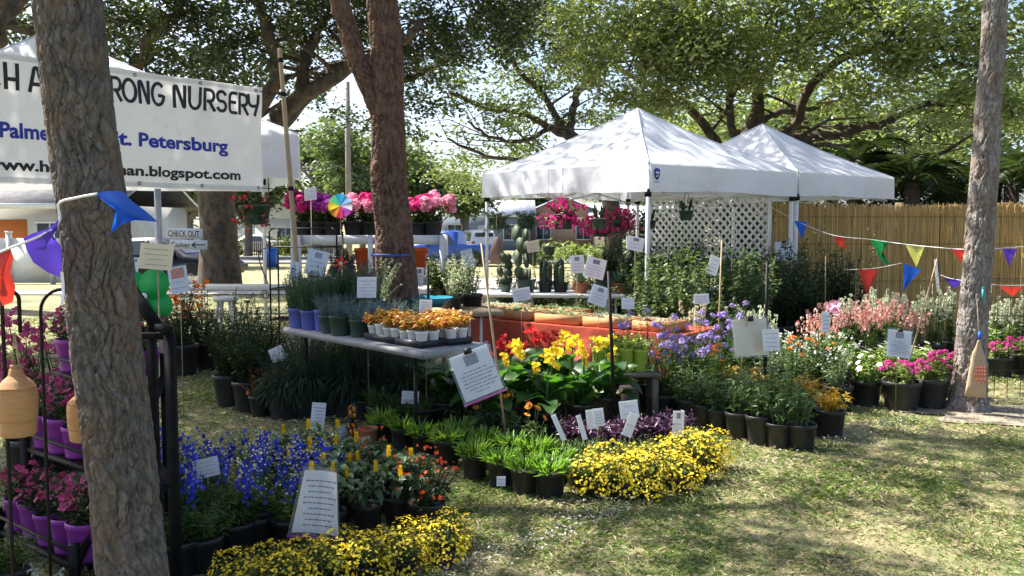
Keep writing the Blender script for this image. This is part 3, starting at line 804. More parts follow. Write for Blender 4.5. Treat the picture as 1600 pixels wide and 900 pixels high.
# ------------------------------------------------------------------ reed fence
m_reed = pm('reed', (.64, .45, .18), (.43, .27, .1), .7, island=True)
FY = 12.45
fx0, fx1 = at(1192, 350, FY).x, 11.0
root = thing('reed_fence', 'golden reed screen fence running behind the plants at the right', 'fence', (0, FY, 0))
rng = np.random.default_rng(12)
b = B()
x = fx0
while x < fx1:
    h = 1.86 + rng.normal(0, .02) + .012 * sin(x * 2)
    r = rng.uniform(.003, .0055)
    yo = rng.choice([-.004, .005, .013]) + rng.normal(0, .002)
    tube(b, [(x, yo, .01), (x + rng.normal(0, .008), yo + rng.normal(0, .004), h * .55), (x + rng.normal(0, .014), yo, h)], [r, r, r * .8], 5, False)
    x += r * .72
part('reeds', b, m_reed, root, kind='stuff')
for z in (.25, .8, 1.32, 1.7):
    b = B(); tube(b, [(fx0, -.016, z), (fx1, -.016, z)], .0022, 5); part('wire', b, m_iron, root)
for k in range(5):
    b = B(); box(b, (fx0 + .1 + k * 1.83, .06, .95), (.09, .09, 1.9)); part('post', b, m_stick, root)
b = B(); box(b, ((fx0 + fx1) / 2, .03, 1.75), (fx1 - fx0, .03, .06)); part('rail', b, m_stick, root)

# ------------------------------------------------------------------ tents
def fabric(name, c, tr=.35):
    m, nt, p, out = nodes(name)
    col = mixc(nt, ramp(nt, noise(nt, 1.4, 5), [(.35, (0, 0, 0)), (.7, (1, 1, 1))]), c, tuple(x * .9 for x in c))
    col = mixc(nt, ramp(nt, noise(nt, 3.7, 7, None, .7), [(.56, (0, 0, 0)), (.74, (.5, .5, .5))]), col, (c[0] * .66, c[1] * .62, c[2] * .54))
    nt.links.new(col, p.inputs['Base Color']); p.inputs['Roughness'].default_value = .5; p.inputs['Specular IOR Level'].default_value = .3
    bn = nt.nodes.new('ShaderNodeBump'); bn.inputs['Strength'].default_value = .25; bn.inputs['Distance'].default_value = .05
    nt.links.new(noise(nt, 5, 4), bn.inputs['Height']); nt.links.new(bn.outputs[0], p.inputs['Normal'])
    t = nt.nodes.new('ShaderNodeBsdfTranslucent'); nt.links.new(col, t.inputs['Color'])
    mx = nt.nodes.new('ShaderNodeMixShader'); mx.inputs[0].default_value = tr
    nt.links.new(p.outputs[0], mx.inputs[1]); nt.links.new(t.outputs[0], mx.inputs[2]); nt.links.new(mx.outputs[0], out.inputs['Surface'])
    return m
m_tent = fabric('tent_fabric', (.76, .79, .84), .28)
m_leg = pm('white_steel', (.74, .75, .76), (.66, .67, .68), .35, 6, spec=.5)
m_blue = pm('emblem_blue', (.02, .06, .32), (.02, .05, .26), .5, 4)
def tent(name, label, corners, zb, zt, zp, seed, emblem=None, peak=None):
    """corners: four (x, y) round the tent"""
    root = thing(name, label, 'tent')
    cs = [np.array(c, float) for c in corners]
    ctr = sum(cs) / 4
    if peak: ctr = np.array(peak)
    ph = seed * 1.7
    for i in range(4):
        a, c = cs[i], cs[(i + 1) % 4]
        def roof(u, v):
            q = (a + (c - a) * u) * (1 - v) + ctr * v
            sag = -.10 * sin(pi * v) ** 1.0 * (1 - .35 * abs(2 * u - 1)) * (.6 + .4 * sin(pi * u)) * 1.0
            wr = (.012 * sin(u * 31 + ph + v * 9) + .020 * sin(u * 11 - v * 14 + ph) + .012 * sin((u - .5) * (1 - v) * 46 + v * 3)) * sin(pi * v) ** .6 * (1 - abs(2 * u - 1)) ** .5
            return (q[0], q[1], zt + (zp - zt) * v + sag + wr)
        b = B(); sheet(b, roof, 24, 18); part('roof_panel', b, m_tent, root, smooth=True)
        b = B(); tube(b, [np.array(roof(0, v)) + np.array([0, 0, .003]) for v in np.linspace(0, 1, 19)], .009, 6); part('hip_seam', b, m_tent, root, smooth=True)
        b = B(); tube(b, [np.array(roof(.5, v)) + np.array([0, 0, -.001]) for v in np.linspace(0, .96, 19)], .0035, 5); part('panel_seam', b, m_tent, root, smooth=True)
        nrm = np.array([(c - a)[1], -(c - a)[0]]); nrm /= np.linalg.norm(nrm)
        if nrm.dot((a + c) / 2 - ctr) < 0: nrm = -nrm
        def val(u, v):
            q = a + (c - a) * u
            off = .012 + (.03 * sin(u * 9 + ph + i) + .016 * sin(u * 23 + i * 2 + v * 2) + .008 * sin(u * 51 + v * 4)) * v * sin(pi * min(1, max(0, u))) + .012 * v
            return (q[0] + nrm[0] * off, q[1] + nrm[1] * off, zt - .004 + (zb - zt) * v + .018 * v * sin(pi * u) - (.012 * sin(u * 7 + ph) * v) * sin(pi * u))
        b = B(); sheet(b, val, 30, 6); vp = part('valance', b, m_tent, root, smooth=True)
        lg = ctr + (a - ctr) * .975
        b = B(); box(b, (lg[0], lg[1], zt / 2), (.045, .045, zt)); box(b, (lg[0], lg[1], .006), (.12, .12, .012)); l_ = part('leg', b, m_leg, root)
        b = B(); box(b, (lg[0], lg[1], zt - .34), (.068, .068, .09)); part('bracket', b, m_iron, l_)
        # scissor truss under the eave and along the diagonals
        b = B()
        lc = ctr + (c - ctr) * .965; la = ctr + (a - ctr) * .965
        for (s0, s1, z0, z1) in ((0, .5, zt - .08, zt - .36), (0, .5, zt - .36, zt - .08), (.5, 1, zt - .08, zt - .36), (.5, 1, zt - .36, zt - .08)):
            p0 = la + (lc - la) * s0; p1 = la + (lc - la) * s1
            bar(b, (p0[0], p0[1], z0), (p1[0], p1[1], z1), .012, .025)
        part('truss', b, m_leg, root)
        b = B(); bar(b, (la[0], la[1], zt - .05), (ctr[0], ctr[1], zp - .12), .02, .03); part('rafter', b, m_leg, root)
    return root, cs, ctr
A1 = np.array([1.53, 10.0]); u1 = np.array([2.3, 1.91]) / 2.99 * 2.92; v1 = np.array([-1.91, 2.3]) / 2.99 * 3.02
T1 = [A1, A1 + u1, A1 + u1 + v1, A1 + v1]
root1, cs1, ctr1 = tent('canopy_tent', 'larger white pop-up tent, nearer one with a blue shield emblem', T1, 1.965, 2.29, 3.15, 1)
# shield emblem on the front right valance, close to the front corner
d1 = u1 / np.linalg.norm(u1); n1 = np.array([d1[1], -d1[0]])
ec = A1 + d1 * .11 + n1 * .03
def emblem(M, name='emblem'):
    b = B()
    o = [(-.048, .045), (-.03, .062), (0, .068), (.03, .062), (.048, .045), (.046, -.01), (.03, -.045), (0, -.068), (-.03, -.045), (-.046, -.01)]
    prism(b, o, .003)
    e = part(name, b, m_blue, root1, M)
    b = B()
    prism(b, [(-.03, .012), (-.012, .036), (.004, .02), (.016, .034), (.034, .008), (.01, -.004), (-.012, .006)], .003)
    V = b.V[-1]; V[:, 1] -= .0035
    prism(b, [(-.022, -.018), (.02, -.012), (.012, -.03), (-.006, -.036)], .003); b.V[-1][:, 1] -= .0035
    part('emblem_mark', b, m_white, e)
    b = B()
    for k in range(5):
        box(b, (-.04 + k * .02, 0, -.088), (.012, .003, .016))
    part('emblem_lettering', b, pm('pale_blue_print', (.35, .42, .6), (.4, .46, .62)), e)
Me = Matrix(((d1[0], -n1[0], 0, ec[0]), (d1[1], -n1[1], 0, ec[1]), (0, 0, 1, 2.16), (0, 0, 0, 1)))
emblem(Me)
A2 = A1 + u1 * 1.02 + np.array([.0, .02])
u2 = u1 * .88; v2 = v1 * .97
T2 = [A2, A2 + u2, A2 + u2 + v2, A2 + v2]
tent('canopy_tent', 'smaller looking white pop-up tent behind, its corner over the reed fence', T2, 1.975, 2.3, 3.14, 2)
c0 = at(467, 278, 10.0)
T3 = [(c0.x, 10.0), (c0.x - 1.5, 14.2), (c0.x - 5.6, 13.6), (c0.x - 5.2, 9.3)]
tent('canopy_tent', 'white tent at the left, mostly hidden behind the nursery banner', T3, at(467, 278, 10).z, at(467, 209, 10).z, 4.08, 3, peak=(at(78, 64, 11.6).x, 11.6))
# ================================================================== VEHICLES
m_tyre = pm('tyre_rubber', (.02, .02, .02), (.03, .03, .03), .8)
m_rim = pm('alloy_rim', (.6, .6, .6), (.5, .5, .5), .3, 5, metal=.6)
m_tail = pm('tail_lamp', (.5, .02, .02), (.4, .01, .01), .25, 4)
m_head = pm('head_lamp', (.7, .72, .74), (.6, .62, .64), .15, 4)
m_carglass = pm('car_glass', (.02, .025, .03), (.035, .04, .045), .05, 2, spec=.9)
def carpaint(name, c):
    return pm(name, c, tuple(x * .9 for x in c), .22, 2, spec=.6)
def vehicle(name, label, cat, loc, rz, paint, st, wheels, wr, win, shield, rear, bed=None):
    """st: stations (x, z_bottom, z_shoulder, z_top, half_w, half_w_top), nose at +x"""
    root = thing(name, label, cat, loc, rz)
    st = np.array(st, float)
    b = B()
    rings = []
    for (x, zb, zs, zt, w, wt) in st:
        h = [(w * .86, zb), (w * .98, zb + .12), (w, (zb + zs) / 2), (w * .985, zs), (wt, zt - .03), (wt * .9, zt)]
        rings.append([(x, y, z) for y, z in h] + [(x, -y, z) for y, z in h[::-1]])
    n = 12; m = len(rings)
    V = np.array(rings).reshape(-1, 3)
    i = np.arange(m - 1)[:, None]; j = np.arange(n)[None]; k = (j + 1) % n
    b.add(V, np.stack([i * n + j, i * n + k, (i + 1) * n + k, (i + 1) * n + j], -1).reshape(-1, 4), np.arange(n)[::-1], np.arange(n) + (m - 1) * n)
    part('body', b, paint, root, smooth=False)
    def surf(x, t, off):
        zs, zt, w, wt = (np.interp(x, st[:, 0], st[:, q]) for q in (2, 3, 4, 5))
        y0, y1 = w * .985, wt
        return y0 + (y1 - y0) * t + off, zs + (zt - .03 - zs) * t
    for (x0, x1, x2, x3) in win:      # bottom x0..x1, top x2..x3
        for sg in (-1, 1):
            V = []
            for (x, t) in ((x0, .1), (x1, .1), (x3, .88), (x2, .88)):
                y, z = surf(x, t, .008); V.append((x, sg * y, z))
            b = B(); b.add(V, [[0, 1, 2, 3]]); part('side_window', b, m_carglass, root)
    for nm, (xa, xb) in (('windshield', shield), ('rear_window', rear)):
        if xa is None: continue
        V = []
        for (x, s) in ((xa, -1), (xa, 1), (xb, 1), (xb, -1)):
            zt = np.interp(x, st[:, 0], st[:, 3]); wt = np.interp(x, st[:, 0], st[:, 5])
            V.append((x + (.012 if nm == 'windshield' else -.012), s * wt * .86, zt + .008))
        b = B(); b.add(V, [[0, 1, 2, 3]]); part(nm, b, m_carglass, root)
    w = st[:, 4].max()
    for x in wheels:
        for sg in (-1, 1):
            b = B()
            prof = [(wr * .62, -.1), (wr * .95, -.1), (wr, -.06), (wr, .06), (wr * .95, .1), (wr * .62, .1)]
            lathe(b, prof, 24)
            V = b.V[-1]; b.V[-1] = np.stack([V[:, 0] + x, V[:, 2] + sg * (w - .085), V[:, 1] + wr], -1)
            t = part('wheel', b, m_tyre, root, smooth=True)
            b = B()
            lathe(b, [(0.0, .085), (wr * .2, .09), (wr * .25, .075), (wr * .62, .085), (wr * .64, .1)], 20)
            V = b.V[-1]; b.V[-1] = np.stack([V[:, 0] + x, sg * V[:, 2] + sg * (w - .085), V[:, 1] + wr], -1)
            part('rim', b, m_rim, t)
            b = B()
            a = np.linspace(0, pi, 12)
            V = [(x + (wr + .07) * cos(q), sg * (w + .004), wr + (wr + .07) * sin(q)) for q in a]
            b.add(V, np.arange(12)); part('wheel_arch', b, m_tyre, root)
    xf, xr = st[-1, 0], st[0, 0]
    for sg in (-1, 1):
        b = B(); box(b, (xf - .06, sg * st[-1, 4] * .78, st[-1, 2] - .1), (.18, .3, .16)); part('headlight', b, m_head, root)
        b = B(); box(b, (xr + .05, sg * st[0, 4] * .87, st[0, 2] - .05), (.14, .2, .34)); part('tail_light', b, m_tail, root)
        b = B(); xm = shield[0] if shield[0] is not None else 0
        ys, zs = surf(xm - .25, .12, .1); box(b, (xm - .25, sg * ys, zs + .06), (.12, .2, .15)); part('mirror', b, paint, root)
    for x, e in ((xf, .06), (xr, -.06)):
        b = B(); k = -1 if e > 0 else 0
        box(b, (x + e * .4, 0, st[k, 1] + .17), (.16, st[k, 4] * 1.9, .2)); part('bumper', b, m_black if cat != 'pickup' else m_rim, root)
    if bed:
        b = B(); box(b, ((bed[0] + bed[1]) / 2, 0, bed[2] + .004), (bed[1] - bed[0], w * 1.7, .006)); part('bed_liner', b, m_black, root)
    return root
SUV = [(-2.25, .35, .95, 1.0, .84, .8), (-2.2, .32, 1.0, 1.62, .9, .68), (-2.0, .3, 1.02, 1.76, .93, .7), (-.2, .28, 1.0, 1.8, .94, .72), (.35, .28, 1.0, 1.74, .94, .7), (1.05, .28, 1.0, 1.1, .94, .82), (1.95, .3, .92, 1.0, .9, .8), (2.3, .38, .8, .86, .78, .7)]
SED = [(-2.3, .35, .82, .9, .78, .7), (-2.1, .3, .86, .98, .86, .78), (-1.45, .28, .88, 1.02, .89, .78), (-.8, .27, .88, 1.4, .9, .62), (.1, .26, .87, 1.44, .9, .63), (.5, .26, .86, 1.36, .9, .62), (1.15, .26, .86, .95, .9, .78), (2.0, .3, .76, .82, .86, .74), (2.3, .36, .64, .7, .72, .62)]
PICK = [(-2.75, .5, 1.0, 1.1, .92, .9), (-2.6, .45, 1.02, 1.14, .95, .93), (-.75, .42, 1.04, 1.14, .96, .93), (-.7, .42, 1.04, 1.78, .96, .7), (-.4, .42, 1.04, 1.86, .96, .72), (.5, .42, 1.04, 1.84, .96, .72), (1.15, .42, 1.04, 1.2, .96, .86), (2.3, .42, 1.0, 1.1, .93, .84), (2.7, .5, .86, .94, .84, .78)]
def car_at(px, Y):
    return (at(px, 380, Y).x, Y, gz(Y))
vehicle('parked_car', 'navy sedan parked behind the check out signs, nose to the right', 'car', car_at(252, 26.5), radians(-8), pm('navy_paint', (.006, .008, .022), (.005, .007, .018), .4, 2, spec=.25), SED, (-1.4, 1.4), .33, [(-1.1, -.15, -.8, -.12), (-.1, 1.0, -.07, .5)], (1.12, .55), (-1.42, -.85))
vehicle('parked_car', 'dark blue sport utility vehicle at the kerb behind the navy sedan', 'car', car_at(258, 46.5), radians(4), carpaint('dark_blue_paint', (.02, .03, .09)), SUV, (-1.45, 1.4), .37, [(-2.0, -1.0, -1.85, -1.0), (-.92, .05, -.92, .0), (.12, .95, .08, .4)], (1.0, .42), (-2.21, -2.05))
vehicle('parked_car', 'silver sedan parked beyond the dark picket fence', 'car', car_at(398, 64.5), radians(172), carpaint('silver_paint', (.5, .51, .53)), SED, (-1.4, 1.4), .33, [(-1.1, -.15, -.8, -.12), (-.1, 1.0, -.07, .5)], (1.12, .55), (-1.42, -.85))
vehicle('pickup_truck', 'bright blue pickup truck parked at the street, tail to the right', 'pickup', car_at(700, 47), radians(168), carpaint('bright_blue_paint', (.02, .07, .36)), PICK, (-1.65, 1.75), .39, [(-.62, .02, -.58, .0), (.1, .98, .06, .52)], (1.1, .55), (None, None), (-2.6, -.8, 1.14))
vehicle('parked_car', 'white sport utility vehicle seen from the rear beyond the blue pickup', 'car', car_at(742, 59.5), radians(108), carpaint('white_car_paint', (.72, .73, .74)), SUV, (-1.45, 1.4), .37, [(-2.0, -1.0, -1.85, -1.0), (-.92, .05, -.92, .0), (.12, .95, .08, .4)], (1.0, .42), (-2.22, -2.19))
# recycling bin
c = at(422, 400, 44)
root = thing('recycling_bin', 'bright blue wheeled recycling bin standing at the far kerb', 'bin', (c.x, 44, gz(44)))
mb = pm('bin_blue', (.02, .12, .55), (.02, .1, .48), .5)
b = B(); V = [(-.26, -.26, .06), (.26, -.26, .06), (.26, .26, .06), (-.26, .26, .06), (-.32, -.34, .95), (.32, -.34, .95), (.32, .34, .95), (-.32, .34, .95)]
b.add(V, [[0, 3, 2, 1], [4, 5, 6, 7], [0, 1, 5, 4], [1, 2, 6, 5], [2, 3, 7, 6], [3, 0, 4, 7]]); part('bin_body', b, mb, root)
b = B(); box(b, (0, 0, .985), (.7, .74, .06)); box(b, (0, -.39, .97), (.3, .06, .05)); part('lid', b, mb, root)
for sx in (-1, 1):
    b = B(); lathe(b, [(0, -.03), (.1, -.03), (.1, .03), (0, .03)], 14); V = b.V[-1]; b.V[-1] = np.stack([V[:, 2] + sx * .28, V[:, 0] + .28, V[:, 1] + .1], -1); part('wheel', b, m_tyre, root)

# ================================================================== BANNER
def textgeo(body, bold=0.0, shear=0):
    cu = bpy.data.curves.new('lettering', 'FONT'); cu.body = body; cu.offset = bold; cu.resolution_u = 4; cu.shear = shear
    o = bpy.data.objects.new('lettering', cu); COL.objects.link(o)
    bpy.context.view_layer.update()
    me = bpy.data.meshes.new_from_object(o.evaluated_get(bpy.context.evaluated_depsgraph_get()))
    V = np.array([v.co[:] for v in me.vertices]); Fs = [list(p.vertices) for p in me.polygons]
    bpy.data.objects.remove(o); bpy.data.curves.remove(cu); bpy.data.meshes.remove(me)
    return V, Fs
BR = np.array([at(412, 300, 7.8).x, 7.8]); BL0 = np.array([at(0, 300, 6.2).x, 6.2])
bd = (BR - BL0) / np.linalg.norm(BR - BL0); BLEN = 3.35
bn_ = np.array([bd[1], -bd[0]])            # towards the camera
BL = BR - bd * BLEN
ZB, ZT = 1.885, 2.775
def bow(u, z):
    return .03 * sin(pi * u / BLEN) + .013 * sin(u * 7.5 + z * 2) + .01 * sin(u * 3.1 + z * 6) + .006 * sin(u * 19 - z * 9)
def bpt(u, z, off=0.0):
    """point on the banner, u metres from its left end"""
    q = BL + bd * u + bn_ * (bow(u, z) + off)
    return (q[0], q[1], z)
def bu(px, py):
    d = ray(px, py)
    # intersect with the banner's vertical plane
    t = (BR[0] * bn_[0] + BR[1] * bn_[1]) / (d.x * bn_[0] + d.y * bn_[1])
    p = d * t
    return (np.array([p.x, p.y]) - BL).dot(bd), EYE + p.z
root = thing('nursery_banner', 'white vinyl nursery banner with black and blue lettering at upper left', 'banner')
m_ban = fabric('banner_vinyl', (.8, .79, .76), .42)
b = B()
def bsheet(u, v):
    x = u * BLEN; z = ZB + (ZT - ZB) * v
    z += -.02 * (1 - abs(2 * u - 1)) * 0 + (.012 * sin(x * 4) if v in (0, 1) else 0) * .5
    return bpt(x, z)
sheet(b, bsheet, 44, 12); part('banner_cloth', b, m_ban, root, smooth=True)
b = B()
for zc in (ZT - .022, ZB + .022):
    sheet(b, lambda u, v: bpt(u * BLEN, zc + (v - .5) * .04, .004), 44, 1)
part('hem', b, m_ban, root, smooth=True)
for z in (ZT - .03, ZB + .03):
    for k in range(7):
        u = .06 + (BLEN - .12) * k / 6
        q = Vector(bpt(u, z, .008))
        b = B(); th = np.linspace(0, 2 * pi, 14, endpoint=False)
        V = [bpt(u + .016 * cos(t), z + .016 * sin(t), .008) for t in th] + [bpt(u + .007 * cos(t), z + .007 * sin(t), .011) for t in th]
        b.add(V, [[i, (i + 1) % 14, (i + 1) % 14 + 14, i + 14] for i in range(14)])
        part('grommet', b, pm('brass', (.25, .24, .2), (.18, .17, .14), .35, 5, metal=.7), root)
# round-cornered display capitals, drawn as pen strokes in a unit box
def arc(cx, cy, rx, ry, a0, a1, n=12):
    return [(cx + rx * cos(radians(a0 + (a1 - a0) * i / n)), cy + ry * sin(radians(a0 + (a1 - a0) * i / n))) for i in range(n + 1)]
GL = {
 'H': [[(.08, 0), (.08, 1)], [(.92, 0), (.92, 1)], [(.08, .38), (.92, .38)]],
 'A': [[(.02, 0), (.3, .82)] + arc(.45, .78, .17, .2, 160, 20) + [(.72, .55), (1, 0)], [(.12, .3), (.86, .3)]],
 'R': [[(.1, 0), (.1, 1)], [(.1, .97), (.5, .97)] + arc(.55, .7, .36, .27, 90, -90, 12) + [(.35, .43)], [(.5, .43), (.72, .2), (.92, 0)]],
 'M': [[(.04, 0), (.12, .95)] + arc(.25, .9, .12, .1, 140, 20, 6) + [(.5, .3), (.66, .9)] + arc(.78, .9, .1, .1, 160, 30, 6) + [(.97, 0)]],
 'S': [arc(.5, .72, .4, .25, 25, 250, 14) + arc(.5, .26, .42, .24, 80, -155, 14)],
 'T': [[(0, .97), (1, .97)], [(.5, 0), (.5, .97)]],
 'O': [arc(.5, .5, .47, .49, 0, 360, 30)],
 'N': [[(.08, 0), (.08, .9)] + arc(.2, .88, .12, .1, 180, 30, 6) + [(.78, .1)] + arc(.86, .12, .06, .1, 240, 330, 4) + [(.93, 1)]],
 'G': [arc(.5, .5, .45, .49, 50, 330, 22) + [(.94, .44), (.55, .44)]],
 'U': [[(.08, 1), (.08, .38)] + arc(.5, .38, .42, .37, 180, 360, 16) + [(.92, 1)]],
 'E': [[(.95, .97), (.4, .97)] + arc(.4, .7, .32, .27, 90, 180, 6) + [(.08, .3)] + arc(.4, .28, .32, .26, 180, 270, 6) + [(.98, .02)], [(.08, .52), (.8, .52)]],
 'Y': [[(.04, 1), (.06, .75)] + arc(.4, .7, .34, .26, 180, 270, 8) + [(.7, .46)], [(.96, 1), (.9, .6), (.62, 0)]],
 'C': [arc(.5, .5, .45, .49, 45, 315, 22)],
 'K': [[(.1, 0), (.1, 1)], [(.9, 1), (.15, .42)], [(.4, .6), (.95, 0)]],
}
def ribbon(pts, w):
    P = np.array(pts, float)
    T = np.gradient(P, axis=0); T /= np.linalg.norm(T, axis=1)[:, None] + 1e-9
    N = np.stack([-T[:, 1], T[:, 0]], -1) * w / 2
    P[0] -= T[0] * w * .3; P[-1] += T[-1] * w * .3
    n = len(P)
    return np.concatenate([P + N, P - N]), [[i, i + 1, i + 1 + n, i + n] for i in range(n - 1)]
def densify(pts, n=8):
    out = []
    for a, c in zip(pts[:-1], pts[1:]):
        k = max(1, int(hypot(c[0] - a[0], c[1] - a[1]) * n))
        out += [(a[0] + (c[0] - a[0]) * i / k, a[1] + (c[1] - a[1]) * i / k) for i in range(k)]
    return out + [pts[-1]]
m_ink2 = pm('banner_black', (.012, .012, .014), (.02, .02, .022), .5)
m_blue2 = pm('banner_blue', (.015, .03, .3), (.02, .035, .34), .5)
zc0, zc1 = 2.535, 2.705
def letter(ch, px0, px1, z0=zc0, z1=zc1):
    u0 = bu(px0, 140)[0]; u1 = bu(px1, 140)[0]
    b = B()
    for k, st in enumerate(GL[ch]):
        q = [(u0 + (u1 - u0) * x, z0 + (z1 - z0) * y) for x, y in densify(st)]
        V, Fs = ribbon(q, .027)
        b.add([bpt(u, z, .006 + .0006 * k) for u, z in V], Fs)
    part('letter', b, m_ink2, root)
for ch, a, c in (('C', -26, -2), ('H', 3, 25), ('A', 43, 68), ('R', 72, 90), ('M', 93, 118), ('S', 121, 137), ('T', 141, 163), ('R', 167, 186), ('O', 188, 210), ('N', 214, 231), ('G', 235, 257),
                 ('N', 270, 288), ('U', 292, 312), ('R', 316, 333), ('S', 335, 351), ('E', 355, 369), ('R', 372, 387), ('Y', 387, 403)):
    letter(ch, a, c)
def btext(body, px0, px1, z0, cap, mat, bold=.034):
    V, Fs = textgeo(body, bold)
    u0 = bu(px0, 220)[0]; u1 = bu(px1, 220)[0]
    sx = (u1 - u0) / (V[:, 0].max() - V[:, 0].min()); sz = cap / .72
    x0 = V[:, 0].min()
    b = B()
    W = [bpt(u0 + (v[0] - x0) * sx, z0 + v[1] * sz, .007) for v in V]
    b.add(W)
    for f in Fs:
        b.F.append(np.array([f]))
    part('text_line', b, mat, root)
zz = bu(205, 228)[1]
btext('Palmetto', -3, 112, zz, .105, m_blue2)
btext('St. Petersburg', 164, 354, zz, .105, m_blue2)
btext('www.heyplantman.blogspot.com', -32, 372, bu(300, 278)[1], .078, m_ink2)
# its poles
def pole(label, p, q, r, mat, name='bamboo_pole', nodes_n=6):
    rt = thing(name, label, 'pole', (p[0], p[1], 0))
    b = B(); p = Vector(p); q = Vector(q)
    n = nodes_n * 4
    pts = [p + (q - p) * i / n for i in range(n + 1)]
    tube(b, [tuple(v - Vector((p.x, p.y, 0))) for v in pts], [r * (1.12 if i % 4 == 0 else 1) * (1.1 - .2 * i / n) for i in range(n + 1)], 10)
    part('cane', b, mat, rt, smooth=True)
    return rt
ptop = at(437, 76, 7.95); pbot = at(466, 440, 7.95)
sl = (pbot - ptop) / (ptop.z - pbot.z)
pole('tall bamboo pole carrying the right end of the nursery banner', pbot + sl * pbot.z, ptop, .021, m_wood)
b = B()
for z in (ZT - .03, ZB + .03):
    q = ptop + sl * (ptop.z - z)
    e = Vector(bpt(BLEN - .02, z, .01))
    tube(b, [e, (e + q) / 2 + Vector((0, 0, -.01)), q], .004, 5)
    lathe(b, [(.023, -.02), (.027, -.015), (.027, .015), (.023, .02)], 12, tuple(q))
q = ptop + sl * .1
lathe(b, [(.021, -.02), (.027, -.015), (.027, .015), (.021, .02)], 12, tuple(q))
part('tie_cord', b, m_iron, root)
pl = bpt(0, 2, -.03)
pole('bamboo pole carrying the left end of the nursery banner', (pl[0], pl[1], 0), (pl[0], pl[1], 3.0), .021, m_wood)
# metal signpost with the check out arrows
q = at(247, 330, 7.6)
root = thing('signpost', 'slim metal post carrying the check out and cashier boards', 'signpost', (q.x, 7.6, 0))
b = B(); tube(b, [(0, 0, 0), (0, 0, 1.9)], .028, 10); part('post', b, pm('galvanised', (.42, .43, .44), (.34, .35, .36), .4, 8, metal=.5), root, smooth=True)
for (px0, px1, py, hpx, kind) in ((256, 313, 365.5, 17, 'CHECK OUT'), (261, 320, 383, 15, 'Cashier')):
    a = at(px0, py, 7.5); c = at(px1, py - 1, 7.5); hh = P2M(hpx, 7.5)
    M = Matrix.Translation(Vector(((a.x + c.x) / 2 - q.x, -.1 + .06, (a.z + c.z) / 2))) @ Matrix.Rotation(radians(1.5), 4, 'Y')
    b = B(); box(b, (0, 0, 0), (c.x - a.x, .008, hh)); bo = part('board', b, m_paper, root, M)
    w_ = c.x - a.x
    V, Fs = textgeo(kind, .004)
    x0, x1 = V[:, 0].min(), V[:, 0].max()
    tw = w_ * (.86 if kind[1] == 'H' else .5)
    b = B(); b.add([(-w_ * .45 + (v[0] - x0) / (x1 - x0) * tw, -.006, hh * -.28 + v[1] * hh * .8) for v in V])
    for f in Fs: b.F.append(np.array([f]))
    if kind[1] != 'H':
        for (p, r_) in (((w_ * .1, 0), (w_ * .45, .002)), ((w_ * .1, 0), (w_ * .2, hh * .28)), ((w_ * .1, 0), (w_ * .2, -hh * .28))):
            bar(b, (p[0], -.0065, p[1]), (r_[0], -.0065, r_[1]), .001, .009, up=(0, 1, 0)) if False else bar(b, (p[0], -.0065, p[1]), (r_[0], -.0065, r_[1]), .009, .0012, up=(0, 1, 0))
    part('lettering', b, m_ink2, bo)

# ================================================================== TABLES, RACKS
m_plastic = pm('grey_plastic_top', (.27, .275, .285), (.2, .205, .21), .6, 6)
m_bench = pm('weathered_bench', (.2, .17, .13), (.13, .11, .085), .85, 10)
def folding_table(label, a, d, L, W, z=.74, top=m_plastic, cloth=None, thick=.045, legm=m_leg):
    """a: front corner, d: unit direction along the front edge"""
    a = np.array(a[:2]); d = np.array(d[:2]) / np.linalg.norm(d[:2]); n = np.array([-d[1], d[0]])
    ang = atan2(d[1], d[0])
    rt = thing('folding_table', label, 'table', (a[0], a[1], 0), ang)
    b = B()
    o = []
    r = .04
    for (cx, cy, a0) in ((L - r, r, -90), (L - r, W - r, 0), (r, W - r, 90), (r, r, 180)):
        o += [(cx + r * cos(radians(a0 + t)), cy + r * sin(radians(a0 + t))) for t in (0, 30, 60, 90)]
    prism(b, o, thick, 'z'); b.V[-1][:, 2] += z - thick / 2
    part('tabletop', b, top, rt)
    for x in (.22, L - .22):
        for y in (.1, W - .1):
            b = B(); tube(b, [(x, y, 0), (x, y, z - thick)], .014, 8); part('leg', b, legm, rt, smooth=True)
        b = B(); tube(b, [(x, .1, .28), (x, W - .1, .28)], .01, 8); part('crossbar', b, legm, rt)
    return rt
ga = gp(440, 512, .74); gb = gp(652, 550, .74)
gd = (gb - ga).normalized()
folding_table('weathered grey folding table holding lavender, grey foliage and coleus pots', gb, -gd, (gb - ga).length, -.001, .74) if False else None
folding_table('weathered grey folding table holding lavender, grey foliage and coleus pots', (ga.x, ga.y), (gd.x, gd.y), (gb - ga).length + .06, .62, .74, legm=m_iron)
GT = lambda s, t: Vector((ga.x + gd.x * s - gd.y * t, ga.y + gd.y * s + gd.x * t, .74))   # s along the front edge, t to the back
